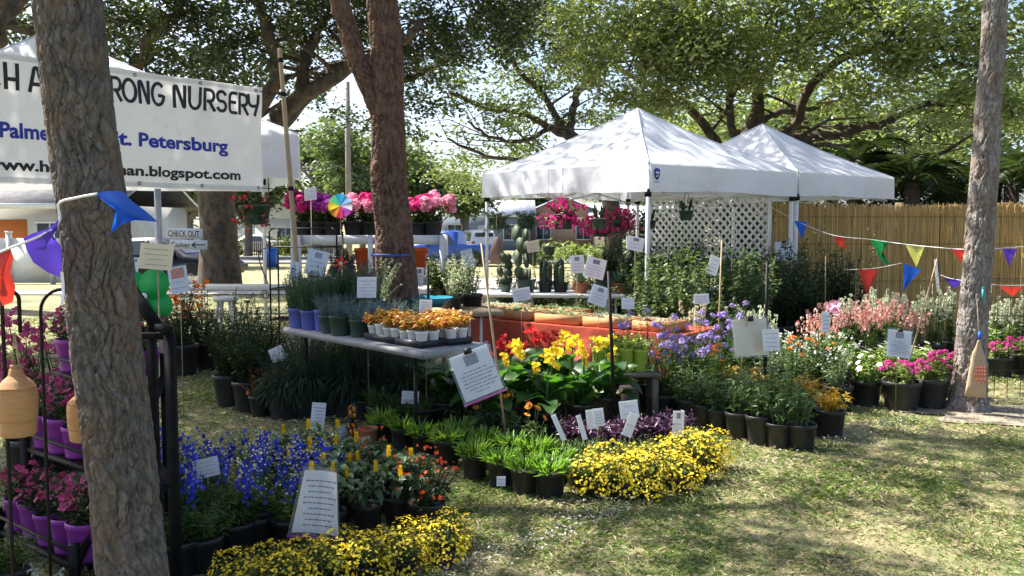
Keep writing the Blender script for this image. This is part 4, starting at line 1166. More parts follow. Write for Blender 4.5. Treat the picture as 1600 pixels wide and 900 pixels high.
# red cloth table
ra = gp(690, 494, .58); rb = gp(1062, 524, .58)
rd = (rb - ra).normalized(); RL = (rb - ra).length
rt_ = folding_table('long table under the red cloth with succulent trays', (ra.x, ra.y), (rd.x, rd.y), RL, .8, .575, m_plastic)
RT = lambda s, t, z=.59: Vector((ra.x + rd.x * s - rd.y * t, ra.y + rd.y * s + rd.x * t, z))
m_red = fabric('red_cloth', (.5, .085, .05), .1)
cl_ = thing('tablecloth', 'red tablecloth draped over the long succulent table', 'tablecloth')
b = B()
def cloth_top(u, v):
    p = RT(-.04 + (RL + .08) * u, -.03 + .86 * v, .583 + .002 * sin(u * 30)); return tuple(p)
sheet(b, cloth_top, 40, 6); part('cloth_top', b, m_red, cl_, smooth=True)
b = B()
def drape(u, v):
    s = -.04 + (RL + .08) * u
    f = .02 + .035 * v * sin(s * 11) + .02 * v * sin(s * 23 + 1) + .05 * v
    hem = .42 + .10 * sin(s * 2.1 + .5)
    return tuple(RT(s, -.03 - f * (.15 + .85 * v) * 1.0 if v > 0 else -.03, .583 - hem * v))
sheet(b, drape, 90, 12); part('front_drop', b, m_red, cl_, smooth=True)
for s0 in (-.04, RL + .04):
    b = B(); sg = -1 if s0 < 0 else 1
    sheet(b, lambda u, v: tuple(RT(s0 + sg * v * (.03 + .03 * sin(u * 14)), -.03 + .86 * u, .583 - .4 * v)), 16, 6); part('side_drop', b, m_red, cl_, smooth=True)
# far table behind it, under the tent
fa = at(725, 470, 10.2); 
folding_table('far table with white top holding cacti under the tent', (-.6, 11.0), (1, -.12), 2.1, .7, .74, m_white)
folding_table('table deep under the tent holding leafy pots', (1.85, 10.5), (.77, .64), 2.2, .6, .74, m_white)
# table with stools at the left
folding_table('pale folding table near the cashier signs at the left', (at(262, 450, 12).x, 12.0), (1, -.02), 1.85, .75, .74, pm('pale_plastic', (.6, .6, .58), (.52, .52, .5), .55))
for px, lb in ((353, 'round stool beside the pale folding table, nearer the dark trunk'),):
    q = at(px, 470, 11.4)
    rt = thing('stool', lb, 'stool', (q.x, 11.4, 0))
    b = B(); lathe(b, [(0, .61), (.15, .61), (.16, .63), (.16, .65), (.14, .665), (0, .665)], 20); part('seat', b, MATS['pale_plastic'], rt, smooth=False)
    for k in range(4):
        a = pi / 4 + k * pi / 2
        b = B(); tube(b, [(.2 * cos(a), .2 * sin(a), 0), (.1 * cos(a), .1 * sin(a), .61)], .022, 8); part('leg', b, MATS['pale_plastic'], rt)
# white plant rack behind the forked pine
wx0, wx1 = at(472, 370, 9.7).x, at(690, 370, 9.5).x
rt = thing('plant_rack', 'white two-shelf plant rack holding pink flowers behind the forked pine', 'rack', (wx0, 9.6, 0))
WL = wx1 - wx0
for z, t in ((1.43, .07), (.98, .05)):
    for k in range(4):
        b = B(); box(b, (WL / 2, .04 + k * .115, z), (WL, .1, t)); part('shelf_slat', b, m_white, rt)
    b = B(); box(b, (WL / 2, -.027, z), (WL + .04, .028, t + .03)); part('shelf_front', b, m_white, rt)
for x in (0.0, WL * .5, WL * .53 + .03, WL):
    for y in (-.06, .46):
        b = B(); box(b, (x, y, .74), (.05, .035, 1.48)); part('leg', b, m_white, rt)
# black wire baker's rack
rt = thing('wire_rack', 'black wrought iron rack with scroll ends left of the lavender', 'rack', (at(421, 380, 9.0).x, 9.0, 0))
b = B()
w_ = P2M(105, 9.0)
for x in (0, w_):
    b = B(); tube(b, [(x, 0, 0), (x, 0, at(421, 362, 9).z), (x + (.05 if x == 0 else -.05), 0, at(421, 356, 9).z)], .009, 8); part('post', b, m_iron, rt)
    b = B(); tube(b, [(x, .32, 0), (x, .32, at(421, 362, 9).z)], .009, 8); part('post', b, m_iron, rt)
zr = [at(421, y, 9).z for y in (357, 386, 452, 500)]
for z in zr:
    b = B()
    tube(b, [(0, 0, z), (w_, 0, z)], .007, 6); tube(b, [(0, .32, z), (w_, .32, z)], .007, 6); tube(b, [(0, 0, z), (0, .32, z)], .007, 6); tube(b, [(w_, 0, z), (w_, .32, z)], .007, 6)
    if z != zr[0]:
        for k in range(9):
            tube(b, [(0, .035 * (k + .6), z), (w_, .035 * (k + .6), z)], .0035, 5)
    part('shelf', b, m_iron, rt)
for sx, x in ((-1, 0), (1, w_)):
    b = B()
    za, zb_ = zr[1], zr[2]
    tube(b, spline([(x, 0, za), (x + sx * .1, 0, za - .04), (x + sx * .1, 0, za - .16), (x + sx * .02, 0, zb_ + .05)], 16), .006, 6)
    tube(b, [(x + sx * (.05 + .045 * cos(t) * (1 - t / 14)), 0, zb_ - .06 + .05 * sin(t) * (1 - t / 14)) for t in np.linspace(0, 9, 26)], .005, 6)
    part('scroll', b, m_iron, rt)
# low bench carrying the lime pots
q = gp(975, 580, .4)
rt = thing('low_bench', 'low grey bench under the lime green pots', 'bench', (gp(937, 580, .4).x - .12, q.y - .12, 0), 0)
for k in range(3):
    b = B(); box(b, (.3, .05 + k * .13, .385), (.62, .115, .03)); part('slat', b, m_bench, rt)
for x in (.04, .56):
    for y in (.03, .33):
        b = B(); box(b, (x, y, .184), (.05, .05, .368)); part('leg', b, m_bench, rt)
# white lattice screen hung on the tent's back right side
p0 = cs1[1] + (cs1[2] - cs1[1]) * .13; p1 = cs1[1] + (cs1[2] - cs1[1]) * .84
ld = (p1 - p0) / np.linalg.norm(p1 - p0); LW = np.linalg.norm(p1 - p0)
rt = thing('lattice_screen', 'white diamond lattice screen hanging under the larger tent', 'lattice', (p0[0], p0[1], 1.1), atan2(ld[1], ld[0]))
LH = .9
sp = .125
for sg in (-1, 1):
    k = -int(LH / sp) - 1
    while k * sp < LW + LH + .1:
        # diagonal line x = k*sp + sg*(z) clipped to the panel
        x0 = k * sp
        pts = []
        za, zb_ = 0.0, LH
        f = (lambda z: x0 + z) if sg > 0 else (lambda z: x0 + LH - z)
        lo, hi = 0.0, LH
        if sg > 0:
            lo = max(lo, -x0); hi = min(hi, LW - x0)
        else:
            lo = max(lo, x0 + LH - LW); hi = min(hi, x0 + LH)
        if hi - lo > .04:
            b = B(); bar(b, (f(lo), sg * .005, lo), (f(hi), sg * .005, hi), .034, .007, up=(0, 1, 0)); part('slat', b, m_white, rt)
        k += 1
for (x, z, sx, sz) in ((LW / 2, LH, LW + .05, .045), (0, LH / 2, .04, LH - .05), (LW, LH / 2, .04, LH - .05)):
    b = B(); box(b, (x, 0, z), (sx, .03, sz)); part('frame', b, m_white, rt)
# concrete block between the beds
q = gp(990, 640)
rt = thing('concrete_block', 'grey concrete block behind the purple leaved plants', 'block', (q.x, q.y, 0), radians(14))
b = B()
V = [(-.11, -.1, 0), (.11, -.1, 0), (.11, .1, 0), (-.11, .1, 0), (-.1, -.09, .2), (.1, -.09, .2), (.1, .09, .2), (-.1, .09, .2)]
b.add(V, [[0, 3, 2, 1], [4, 5, 6, 7], [0, 1, 5, 4], [1, 2, 6, 5], [2, 3, 7, 6], [3, 0, 4, 7]])
part('block_body', b, pm('block_concrete', (.4, .37, .33), (.3, .28, .25), .95, 20, .5, 50), rt)
b = B(); box(b, (.02, 0, .203), (.04, .12, .006)); part('slot', b, m_soil, rt)

# tiered black plant stand at the left
R3a = np.array([-2.45, 4.3]); sd = np.array([.78, -.62]); sd /= np.linalg.norm(sd); sn = np.array([-sd[1], sd[0]])
STL = .78
def SP(s, t, z):
    q = R3a + sd * s + sn * t
    return (q[0], q[1], z)
TIER = [(.12, 0.0), (.5, .14), (.86, .28)]
rt = thing('tiered_stand', 'tiered black plant stand behind the near pine holding purple pots', 'plant stand')
for z, t in TIER:
    for k in range(3):
        b = B(); bar(b, SP(0, t - .07 + k * .07, z - .015), SP(STL, t - .07 + k * .07, z - .015), .045, .018); part('slat', b, m_iron, rt)
    b = B(); tube(b, [SP(0, t - .1, z + .07), SP(STL, t - .1, z + .07)], .008, 6); part('rail', b, m_iron, rt)
for s in (0, STL):
    for t, z in ((-.09, .22), (.05, .6), (.36, 1.0)):
        b = B(); bar(b, SP(s, t, 0), SP(s, t, z), .035, .035); part('post', b, m_iron, rt)
    b = B(); bar(b, SP(s, -.1, .1), SP(s, .36, .9), .03, .03); part('brace', b, m_iron, rt)
# taller timber frame at the stand's right end
rt = thing('timber_frame', 'open black timber frame right of the near pine trunk', 'frame')
fp = [at(236, 520, 3.95), at(265, 520, 3.72)]
m_bt = pm('black_timber', (.006, .006, .007), (.014, .014, .014), .8, 12, .15, 60, spec=.12)
ztop = at(240, 512, 3.9).z
for q in fp:
    b = B(); bar(b, (q.x, q.y, 0), (q.x, q.y, ztop), .038, .038); part('post', b, m_bt, rt)
    b = B(); bar(b, (q.x - .32, q.y + .05, 0), (q.x - .32, q.y + .05, ztop), .038, .038); part('post', b, m_bt, rt)
for z in (ztop + .012, .5):
    b = B(); bar(b, (fp[0].x, fp[0].y + .02, z), (fp[1].x, fp[1].y - .02, z), .04, .026); part('rail', b, m_bt, rt)
    for q in fp:
        b = B(); bar(b, (q.x - .33, q.y + .055, z - .028), (q.x + .01, q.y, z - .028), .034, .026); part('rail', b, m_bt, rt)
b = B(); bar(b, at(205, 452, 3.9), at(247, 512, 3.85), .03, .045); part('sloping_board', b, m_bt, rt)
# ================================================================== PLANT KIT
POTC = {}
def pot_parts(rt, h, mat, rb=None, key=None):
    rb = rb or rt * .78
    k = (rt, h, mat.name, rb)
    if k not in POTC:
        b = B()
        lathe(b, [(0, .0), (rb, .0), (rb * 1.01, .01), (rt * .965, h * .84), (rt * 1.04, h * .86), (rt * 1.04, h * .985), (rt * 1.02, h), (rt * .97, h), (rt * .93, h * .86), (rt * .9, h * .8)], 22)
        pm_ = b.mesh('pot', mat, False)
        b = B(); disc(b, (0, 0, h * .86), rt * .92, 18)
        POTC[k] = (pm_, b.mesh('soil', m_soil))
    return [('pot', POTC[k][0], None, None), ('soil', POTC[k][1], None, None)]
def stems(rng, n, h, spread, br, z0, hv=.25, up=1.0):
    a = rng.uniform(0, 2 * pi, n); q = np.sqrt(rng.random(n))
    base = np.stack([br * q * np.cos(a), br * q * np.sin(a), np.full(n, z0)], -1)
    a2 = a + rng.normal(0, .3, n)
    hh = h * (1 - hv * rng.random(n)) * np.sqrt(np.clip(1 - (q * .75) ** 2 * (1 - up * .5), .2, 1))
    tip = np.stack([spread * q * np.cos(a2), spread * q * np.sin(a2), z0 + hh], -1)
    return base, tip
def along(base, tip, t, curve=1.6):
    d = tip - base
    return base + np.concatenate([d[:, :2] * (t ** curve)[:, None], d[:, 2:3] * t[:, None]], 1)
def foliage(rng, base, tip, lps, ll, lw, el=(-.1, .9), bend=.3, tmin=.15, tmax=1.0, stemr=.0025, seg=1, fold=.25, roll=.5, taper=.4, jit=0):
    b = B(); n = len(base)
    if stemr:
        for i in range(n):
            t = np.array([0, .5, 1.0])
            c = along(np.repeat(base[i:i + 1], 3, 0), np.repeat(tip[i:i + 1], 3, 0), t)
            tube(b, c, [stemr, stemr * .85, stemr * .5], 4, False)
    k = np.repeat(np.arange(n), lps)
    t = rng.uniform(tmin, tmax, len(k))
    P = along(base[k], tip[k], t)
    if jit: P = P + rng.normal(0, jit, P.shape)
    a = rng.uniform(0, 2 * pi, len(k)); e = rng.uniform(el[0], el[1], len(k))
    D = np.stack([np.cos(a) * np.cos(e), np.sin(a) * np.cos(e), np.sin(e)], -1)
    L = ll * rng.uniform(.65, 1.2, len(k)) * (1 - taper * t)
    leaves(b, rng, P, D, L, L * (lw / ll), bend, fold, roll, seg)
    return b
def orient(p, d, roll=0, s=1):
    d = Vector(d).normalized()
    q = d.to_track_quat('Z', 'Y')
    return Matrix.Translation(Vector(p)) @ q.to_matrix().to_4x4() @ Matrix.Rotation(roll, 4, 'Z') @ Matrix.Scale(s, 4)
def flower_daisy(name, n, r, w, mat, cup=.2, mcen=None, rc=.2):
    rng = np.random.default_rng(3)
    b = B()
    a = np.arange(n) * 2 * pi / n
    D = np.stack([np.cos(a) * cos(cup), np.sin(a) * cos(cup), np.full(n, sin(cup))], -1)
    leaves(b, rng, np.zeros((n, 3)) + D * r * .1, D, r, w, .12, .12, .05, 2)
    return b.mesh(name, mat)
def dome_of(rng, b, n, R, size, flat=.7, c=(0, 0, 0), k=5):
    """little k-petalled florets over a dome"""
    D = rdir(rng, n, -.25, 1)
    P = D * np.array([R, R, R * flat]) * rng.uniform(.75, 1.05, (n, 1)) + np.array(c)
    florets(rng, b, P, D, size, k)
def florets(rng, b, P, D, size, k=5, open_=.25):
    n = len(P)
    D = norm(D + rng.normal(0, .25, D.shape))
    s = norm(np.cross(D, rng.normal(0, 1, D.shape))); t = np.cross(D, s)
    sz = size * rng.uniform(.75, 1.25, (n, 1))
    V = [P]
    for i in range(2 * k):
        a = pi * i / k
        r = 1.0 if i % 2 == 0 else .62
        V.append(P + (s * cos(a) + t * sin(a)) * sz * r + D * sz * open_ * (1 if i % 2 == 0 else .5))
    V = np.stack(V, 1).reshape(-1, 3)
    base = np.arange(n)[:, None] * (2 * k + 1)
    Fs = np.concatenate([base + [0, 1 + i, 1 + (i + 1) % (2 * k)] for i in range(2 * k)])
    b.add(V, Fs)
def spike_of(rng, b, P0, P1, n, R, size, k=5):
    t = np.sqrt(rng.random(n))
    P0 = np.array(P0); P1 = np.array(P1)
    a = rng.uniform(0, 2 * pi, n)
    o = np.stack([np.cos(a), np.sin(a), rng.uniform(-.2, .3, n)], -1)
    r = (R * (1.1 - .75 * (1 - t)))[:, None] if False else (R * (.35 + .65 * (1 - t)))[:, None]
    P = P0 + (P1 - P0) * t[:, None] + o * r
    florets(rng, b, P, o, size, k)

L_mum = leafm('mum_leaf', (.045, .075, .02), (.09, .13, .03))
F_mum = petal('mum_yellow', (.5, .36, .015), (.8, .62, .03), .25, c3=(.84, .72, .08))
L_gr = leafm('green_leaf', (.05, .1, .025), (.1, .17, .045))
L_dk = leafm('dark_green_leaf', (.018, .04, .014), (.045, .08, .025), .25)
L_bright = leafm('bright_green_leaf', (.12, .24, .035), (.22, .36, .07), .45)
L_blue = leafm('blue_grey_leaf', (.1, .16, .17), (.18, .25, .26), .2, .6)
L_ros = leafm('rosemary_leaf', (.03, .06, .03), (.06, .1, .055), .2, .6)
L_lav = leafm('lavender_leaf', (.05, .1, .05), (.09, .16, .08), .25, .6)
L_gold = leafm('gold_leaf', (.5, .26, .02), (.62, .42, .05), .35, c3=(.28, .2, .03))
L_col = leafm('coleus_leaf', (.55, .42, .08), (.52, .15, .05), .35, c3=(.3, .37, .08))
L_purp = leafm('purple_heart_leaf', (.045, .02, .048), (.1, .04, .09), .2, .4, .4, (1.2, .8, 1.1))
L_milk = leafm('milkweed_leaf', (.07, .13, .045), (.14, .21, .08), .35, .5)
L_silver = leafm('silver_leaf', (.3, .34, .3), (.45, .48, .44), .25, .7)
L_lime = leafm('lime_leaf', (.25, .34, .06), (.42, .48, .14), .4)
L_canna = leafm('canna_leaf', (.03, .085, .03), (.06, .13, .04), .4, .35, .5, (1.5, 1.9, .4))
L_shrimp = leafm('shrimp_plant_leaf', (.05, .1, .045), (.085, .15, .07), .3, .4, .5)
L_red = leafm('bronze_leaf', (.14, .04, .03), (.25, .1, .05), .3)
L_cact = leafm('cactus_skin', (.03, .055, .03), (.06, .09, .05), .0, .6)
F_blue = petal('delphinium_blue', (.02, .035, .36), (.045, .08, .6), .25, c3=(.1, .1, .66))
F_bud = petal('pale_bud', (.55, .58, .3), (.68, .66, .45))
F_or = petal('gaillardia_orange', (.6, .1, .02), (.8, .38, .04), .3, c3=(.7, .2, .02))
F_mag = petal('magenta', (.55, .02, .16), (.72, .06, .3))
F_pink = petal('light_pink', (.78, .3, .45), (.85, .48, .58))
F_viol = petal('violet_pink', (.42, .03, .4), (.6, .12, .52))
F_salm = petal('salmon', (.75, .28, .25), (.82, .5, .42), c3=(.8, .62, .55))
F_white = petal('white_petal', (.8, .8, .74), (.84, .84, .8))
F_red = petal('red_petal', (.6, .02, .03), (.72, .06, .06))
F_yel = petal('canna_yellow', (.82, .58, .02), (.86, .7, .06), .35)
F_lila = petal('lilac_blue', (.24, .17, .5), (.42, .32, .66), c3=(.55, .46, .74))
F_azal = petal('azalea_rose', (.3, .03, .11), (.46, .08, .2))
F_pent = petal('penta_magenta', (.5, .03, .22), (.65, .1, .35))
F_orr = petal('orange_red', (.75, .14, .02), (.8, .28, .04))
F_pale = petal('pale_spire', (.5, .56, .36), (.66, .68, .52))
m_purpot = pm('purple_pot', (.28, .045, .32), (.22, .035, .27), .4, 5)
m_bluepot = pm('violet_blue_pot', (.1, .13, .42), (.08, .1, .35), .4, 5)
m_limepot = pm('lime_pot', (.3, .42, .06), (.25, .36, .05), .45, 5)
m_whitepot = pm('white_pot', (.75, .75, .74), (.66, .66, .66), .45, 5)
m_terra = pm('terracotta', (.42, .16, .085), (.33, .12, .06), .8, 12)
m_greenpot = pm('dark_green_pot', (.03, .06, .04), (.04, .07, .05), .5, 8)
m_orpot = pm('orange_bucket', (.7, .12, .02), (.6, .1, .02), .4, 4)
m_bluebag = pm('pale_grey_pot', (.3, .32, .36), (.24, .26, .3), .5, 8)
GREENST = m_green_st

def k_mum(s, rng):
    z0 = .09
    base, tip = stems(rng, 30, .17, .17, .06, z0, .2, .2)
    f = foliage(rng, base, tip, 22, .035, .017, (-.2, .8), .2, .2, 1, .002)
    b = B(); n = 460
    D = rdir(rng, n, -.5, 1)
    P = D * np.array([.175, .175, .155]) * rng.uniform(.9, 1.07, (n, 1)) + np.array([0, 0, z0 + .03])
    P += .017 * np.sin(P[:, [1, 2, 0]] * 40 + s)
    k_ = rng.integers(0, 3, n)
    for q_, sz_ in enumerate((.0065, .009, .0118)):
        florets(rng, b, P[k_ == q_], D[k_ == q_] * .7 + np.array([0, 0, .5]), sz_, 5, .15 + .3 * (q_ == 0))
    return pot_parts(.085, .11, m_black) + [('foliage', f.mesh('foliage', L_mum), None, 'stuff'), ('blossoms', b.mesh('blossoms', F_mum), None, 'stuff')]
def k_delph(s, rng):
    z0 = .15
    base, tip = stems(rng, 17, .3, .15, .05, z0, .5, 1)
    f = foliage(rng, base, tip, 30, .055, .008, (-.1, 1.2), .25, .05, .75, .002)
    b = B(); bb = B()
    for i in range(len(tip)):
        d = tip[i] - base[i]
        n = rng.integers(4, 11)
        spike_of(rng, b, base[i] + d * .52, tip[i], n, .03, .013)
        m = 7
        P = tip[i] + rng.normal(0, 1, (m, 3)) * np.array([.014, .014, .03])
        florets(rng, bb, P, rdir(rng, m, 0, 1), .006, 4)
    return pot_parts(.08, .16, m_black) + [('foliage', f.mesh('foliage', L_gr), None, 'stuff'), ('blossoms', b.mesh('blossoms', F_blue), None, 'stuff'), ('buds', bb.mesh('buds', F_bud), None, 'stuff')]
def k_ice(s, rng):
    z0 = .145
    n = 120
    b = B()
    a = rng.uniform(0, 2 * pi, n); q = np.sqrt(rng.random(n)) * .085
    P = np.stack([q * np.cos(a), q * np.sin(a), z0 + rng.uniform(0, .05, n)], -1)
    e = rng.uniform(.2, 1.3, n)
    D = np.stack([np.cos(a) * np.cos(e), np.sin(a) * np.cos(e), np.sin(e)], -1)
    for sg in (-1, 1):
        leaves(b, np.random.default_rng(s + 9), P, D, rng.uniform(.05, .1, n), .013, .05, sg * .7, .3, 2)
    return pot_parts(.088, .165, m_black, .07) + [('foliage', b.mesh('foliage', L_bright), None, 'stuff')]
def k_fern(s, rng):
    z0 = .14
    base, tip = stems(rng, 24, .16, .13, .05, z0, .4, .5)
    f = foliage(rng, base, tip, 22, .05, .009, (-.2, .9), .3, .1, 1, .002)
    return pot_parts(.08, .155, m_black, .066) + [('foliage', f.mesh('foliage', L_gr), None, 'stuff')]
_fl = {}
def flower(key, fn):
    if key not in _fl:
        _fl[key] = fn()
    return _fl[key]
def k_gail(s, rng, pot=True):
    z0 = .14
    base, tip = stems(rng, 16, .15, .12, .05, z0, .3, .4)
    f = foliage(rng, base, tip, 16, .06, .014, (-.1, 1), .3, .1, 1, .002)
    fm = flower('gail', lambda: flower_daisy('flower', 13, .024, .011, F_or, .1))
    cm = flower('gailc', lambda: lathe(B(), [(0.0001, .006), (.006, .005), (.008, .001)], 8).mesh('flower_centre', pm('brown_centre', (.12, .03, .02), (.2, .06, .02))))
    parts = pot_parts(.08, .155, m_black, .066) + [('foliage', f.mesh('foliage', L_milk), None, 'stuff')]
    b = B()
    for i in range(6):
        p = Vector(tip[i]) * 1.0 + Vector((0, 0, rng.uniform(.05, .12)))
        tube(b, [base[i], (np.array(base[i]) + np.array(p)) / 2, p], .0018, 4, False)
        M = orient(p, (rng.normal(0, .5), -.5 + rng.normal(0, .4), .8), rng.random() * 6)
        parts.append(('flower', fm, M, None)); parts.append(('flower_centre', cm, M, None))
    parts.append(('flower_stems', b.mesh('flower_stems', GREENST), None, None))
    return parts
def k_purple(s, rng):
    z0 = .12
    base, tip = stems(rng, 22, .17, .17, .05, z0, .5, .4)
    f = foliage(rng, base, tip, 9, .1, .022, (.0, 1.0), .3, .2, 1, .004, 2, .35)
    return pot_parts(.08, .14, m_black) + [('foliage', f.mesh('foliage', L_purp), None, 'stuff')]
def k_sedum(s, rng):
    z0 = .1
    base, tip = stems(rng, 40, .13, .14, .07, z0, .5, .5)
    f = foliage(rng, base, tip, 26, .018, .008, (-.1, 1.1), .1, .1, 1, .002)
    return pot_parts(.085, .13, m_black) + [('foliage', f.mesh('foliage', leafm('sedum_leaf', (.1, .17, .05), (.2, .28, .09), .3)), None, 'stuff')]
def k_milk(s, rng):
    z0 = .18
    base, tip = stems(rng, 17, .32, .16, .06, z0, .5, .8)
    f = foliage(rng, base, tip, 19, .09, .019, (.0, 1.0), .3, .1, 1, .003, 2)
    return pot_parts(.1, .2, m_black, .08) + [('foliage', f.mesh('foliage', L_milk), None, 'stuff')]
def k_milkflower(s, rng):
    z0 = .18
    base, tip = stems(rng, 12, .42, .12, .05, z0, .4, 1)
    f = foliage(rng, base, tip, 16, .085, .016, (.0, 1.0), .3, .1, .95, .003, 2)
    b = B()
    for i in range(7):
        dome_of(rng, b, 14, .02, .008, .6, tip[i])
    return pot_parts(.1, .2, m_black, .08) + [('foliage', f.mesh('foliage', L_gr), None, 'stuff'), ('blossoms', b.mesh('blossoms', F_orr), None, 'stuff')]
def k_gold(s, rng):
    z0 = .2
    base, tip = stems(rng, 20, .2, .15, .06, z0, .4, .5)
    f = foliage(rng, base, tip, 13, .1, .02, (-.1, 1), .35, .2, 1, .003, 2)
    return pot_parts(.115, .22, m_black, .095) + [('foliage', f.mesh('foliage', L_gold), None, 'stuff')]
def k_dur(s, rng):
    z0 = .2
    base, tip = stems(rng, 26, .62, .26, .06, z0, .5, .8)
    f = foliage(rng, base, tip, 34, .045, .024, (-.3, .9), .25, .12, 1, .0035, 1)
    parts = pot_parts(.12, .23, m_black, .1) + [('foliage', f.mesh('foliage', L_gr), None, 'stuff')]
    ms = [flower('dur%d' % v, lambda: (lambda b, r: (dome_of(r, b, 34, .032, .011, 1.0), b.mesh('flower_cluster', F_lila))[1])(B(), np.random.default_rng(40 + v))) for v in range(2)]
    for i in range(11):
        parts.append(('flower_cluster', ms[i % 2], orient(tip[i] + np.array([0, 0, .01]), (rng.normal(0, .5), rng.normal(0, .5), 1), rng.random() * 6, rng.uniform(.7, 1.25)), None))
    return parts
def k_penta(s, rng):
    z0 = .22
    base, tip = stems(rng, 26, .22, .17, .08, z0, .3, .4)
    f = foliage(rng, base, tip, 20, .07, .03, (-.2, .9), .3, .1, 1, .003, 2)
    ms = [flower('pen%d' % v, lambda: (lambda b, r: (dome_of(r, b, 30, .036, .011, .55), b.mesh('flower_cluster', F_pent))[1])(B(), np.random.default_rng(50 + v))) for v in range(2)]
    parts = pot_parts(.155, .26, m_black, .125) + [('foliage', f.mesh('foliage', leafm('penta_leaf', (.14, .2, .05), (.3, .36, .12), .35)), None, 'stuff')]
    for i in range(13):
        parts.append(('flower_cluster', ms[i % 2], orient(tip[i] + np.array([0, 0, .015]), (tip[i][0] * 3, tip[i][1] * 3, 1), rng.random() * 6, rng.uniform(.7, 1.1)), None))
    return parts
def k_vinca(s, rng):
    z0 = .2
    base, tip = stems(rng, 24, .26, .19, .08, z0, .35, .4)
    f = foliage(rng, base, tip, 20, .07, .032, (-.2, .9), .3, .1, 1, .003, 2)
    fm = flower('vinca', lambda: flower_daisy('flower', 5, .032, .03, F_white, .15))
    cm = flower('vincac', lambda: lathe(B(), [(.0001, .006), (.005, .006), (.006, .002)], 6).mesh('flower_centre', pm('yellow_centre', (.6, .45, .05), (.5, .35, .03))))
    parts = pot_parts(.14, .23, m_black, .11) + [('foliage', f.mesh('foliage', leafm('vinca_leaf', (.16, .26, .05), (.32, .42, .12), .4)), None, 'stuff')]
    for i in range(9):
        M = orient(tip[i] + np.array([0, -.01, .02]), (tip[i][0] * 3, tip[i][1] * 3 - .6, .8), rng.random() * 6, rng.uniform(.8, 1.15))
        parts.append(('flower', fm, M, None)); parts.append(('flower_centre', cm, M, None))
    return parts
def k_white_shrub(s, rng):
    z0 = .2
    base, tip = stems(rng, 26, .4, .22, .07, z0, .4, .6)
    f = foliage(rng, base, tip, 26, .05, .02, (-.3, .9), .3, .1, 1, .003)
    b = B()
    for i in range(16):
        florets(rng, b, tip[i] + rng.normal(0, .014, (4, 3)), rdir(rng, 4, .2, 1), .011, 5)
    return pot_parts(.12, .22, m_black, .1) + [('foliage', f.mesh('foliage', leafm('grey_green_leaf', (.1, .15, .07), (.2, .26, .14), .3)), None, 'stuff'), ('blossoms', b.mesh('blossoms', F_white), None, 'stuff')]
def k_salm(s, rng, petalm=None, h=.42):
    z0 = .2
    base, tip = stems(rng, 18, h, .17, .07, z0, .35, .9)
    f = foliage(rng, base, tip, 14, .05, .012, (-.1, 1), .3, .1, .7, .003)
    b = B()
    for i in range(len(tip)):
        d = tip[i] - base[i]
        spike_of(rng, b, base[i] + d * .5, tip[i], 22, .03, .012)
    return pot_parts(.12, .22, m_black, .1) + [('foliage', f.mesh('foliage', L_gr), None, 'stuff'), ('blossoms', b.mesh('blossoms', petalm or F_salm), None, 'stuff')]
def k_spire(s, rng):
    z0 = .25
    base, tip = stems(rng, 16, .62, .18, .08, z0, .35, .9)
    f = foliage(rng, base, tip, 20, .055, .03, (-.3, .7), .3, .05, .8, .004)
    b = B()
    for i in range(len(tip)):
        d = tip[i] - base[i]
        spike_of(rng, b, base[i] + d * .6, tip[i] + d * .05, 24, .034, .015)
    return pot_parts(.14, .26, m_black, .115) + [('foliage', f.mesh('foliage', L_gr), None, 'stuff'), ('flower_spires', b.mesh('flower_spires', F_pale), None, 'stuff')]
def k_gera(petalm, name, pot=(.09, .13, None)):
    def k(s, rng):
        z0 = .11
        base, tip = stems(rng, 20, .26, .2, .06, z0, .45, .5)
        f = foliage(rng, base, tip, 16, .05, .035, (-.4, .7), .3, .1, .9, .003)
        ms = [flower(name + str(v), lambda: (lambda b, r: (dome_of(r, b, 46, .052, .02, .85), b.mesh('flower_cluster', petalm))[1])(B(), np.random.default_rng(60 + v))) for v in range(2)]
        parts = pot_parts(pot[0], pot[1], pot[2] or m_black) + [('foliage', f.mesh('foliage', L_gr), None, 'stuff')]
        for i in range(17):
            parts.append(('flower_cluster', ms[i % 2], orient(tip[i], (tip[i][0] * 4, tip[i][1] * 4, 1), rng.random() * 6, rng.uniform(.75, 1.2)), None))
        return parts
    return k
def k_azalea(s, rng):
    z0 = .14
    base, tip = stems(rng, 20, .2, .15, .05, z0, .45, .5)
    f = foliage(rng, base, tip, 20, .04, .015, (-.3, .8), .2, .1, 1, .003)
    fm = flower('azal', lambda: flower_daisy('flower', 5, .026, .02, F_azal, .4))
    parts = pot_parts(.083, .16, m_purpot, .066) + [('foliage', f.mesh('foliage', L_dk), None, 'stuff')]
    for i in range(18):
        parts.append(('flower', fm, orient(tip[i] + rng.normal(0, .012, 3), (rng.normal(0, .7), rng.normal(-.4, .7), .8), rng.random() * 6, rng.uniform(.7, 1.2)), None))
    return parts
def k_lav(s, rng):
    z0 = .14
    base, tip = stems(rng, 70, .32, .12, .07, z0, .35, 1)
    f = foliage(rng, base, tip, 34, .04, .006, (.2, 1.3), .1, .0, 1, .0018)
    b = B()
    for i in range(12):
        spike_of(rng, b, tip[i], tip[i] + np.array([0, 0, .04]), 6, .005, .006, 4)
    return pot_parts(.075, .155, m_bluepot, .065) + [('foliage', f.mesh('foliage', L_lav), None, 'stuff'), ('flower_spikes', b.mesh('flower_spikes', petal('dark_lavender', (.06, .045, .1), (.12, .09, .18))), None, 'stuff')]
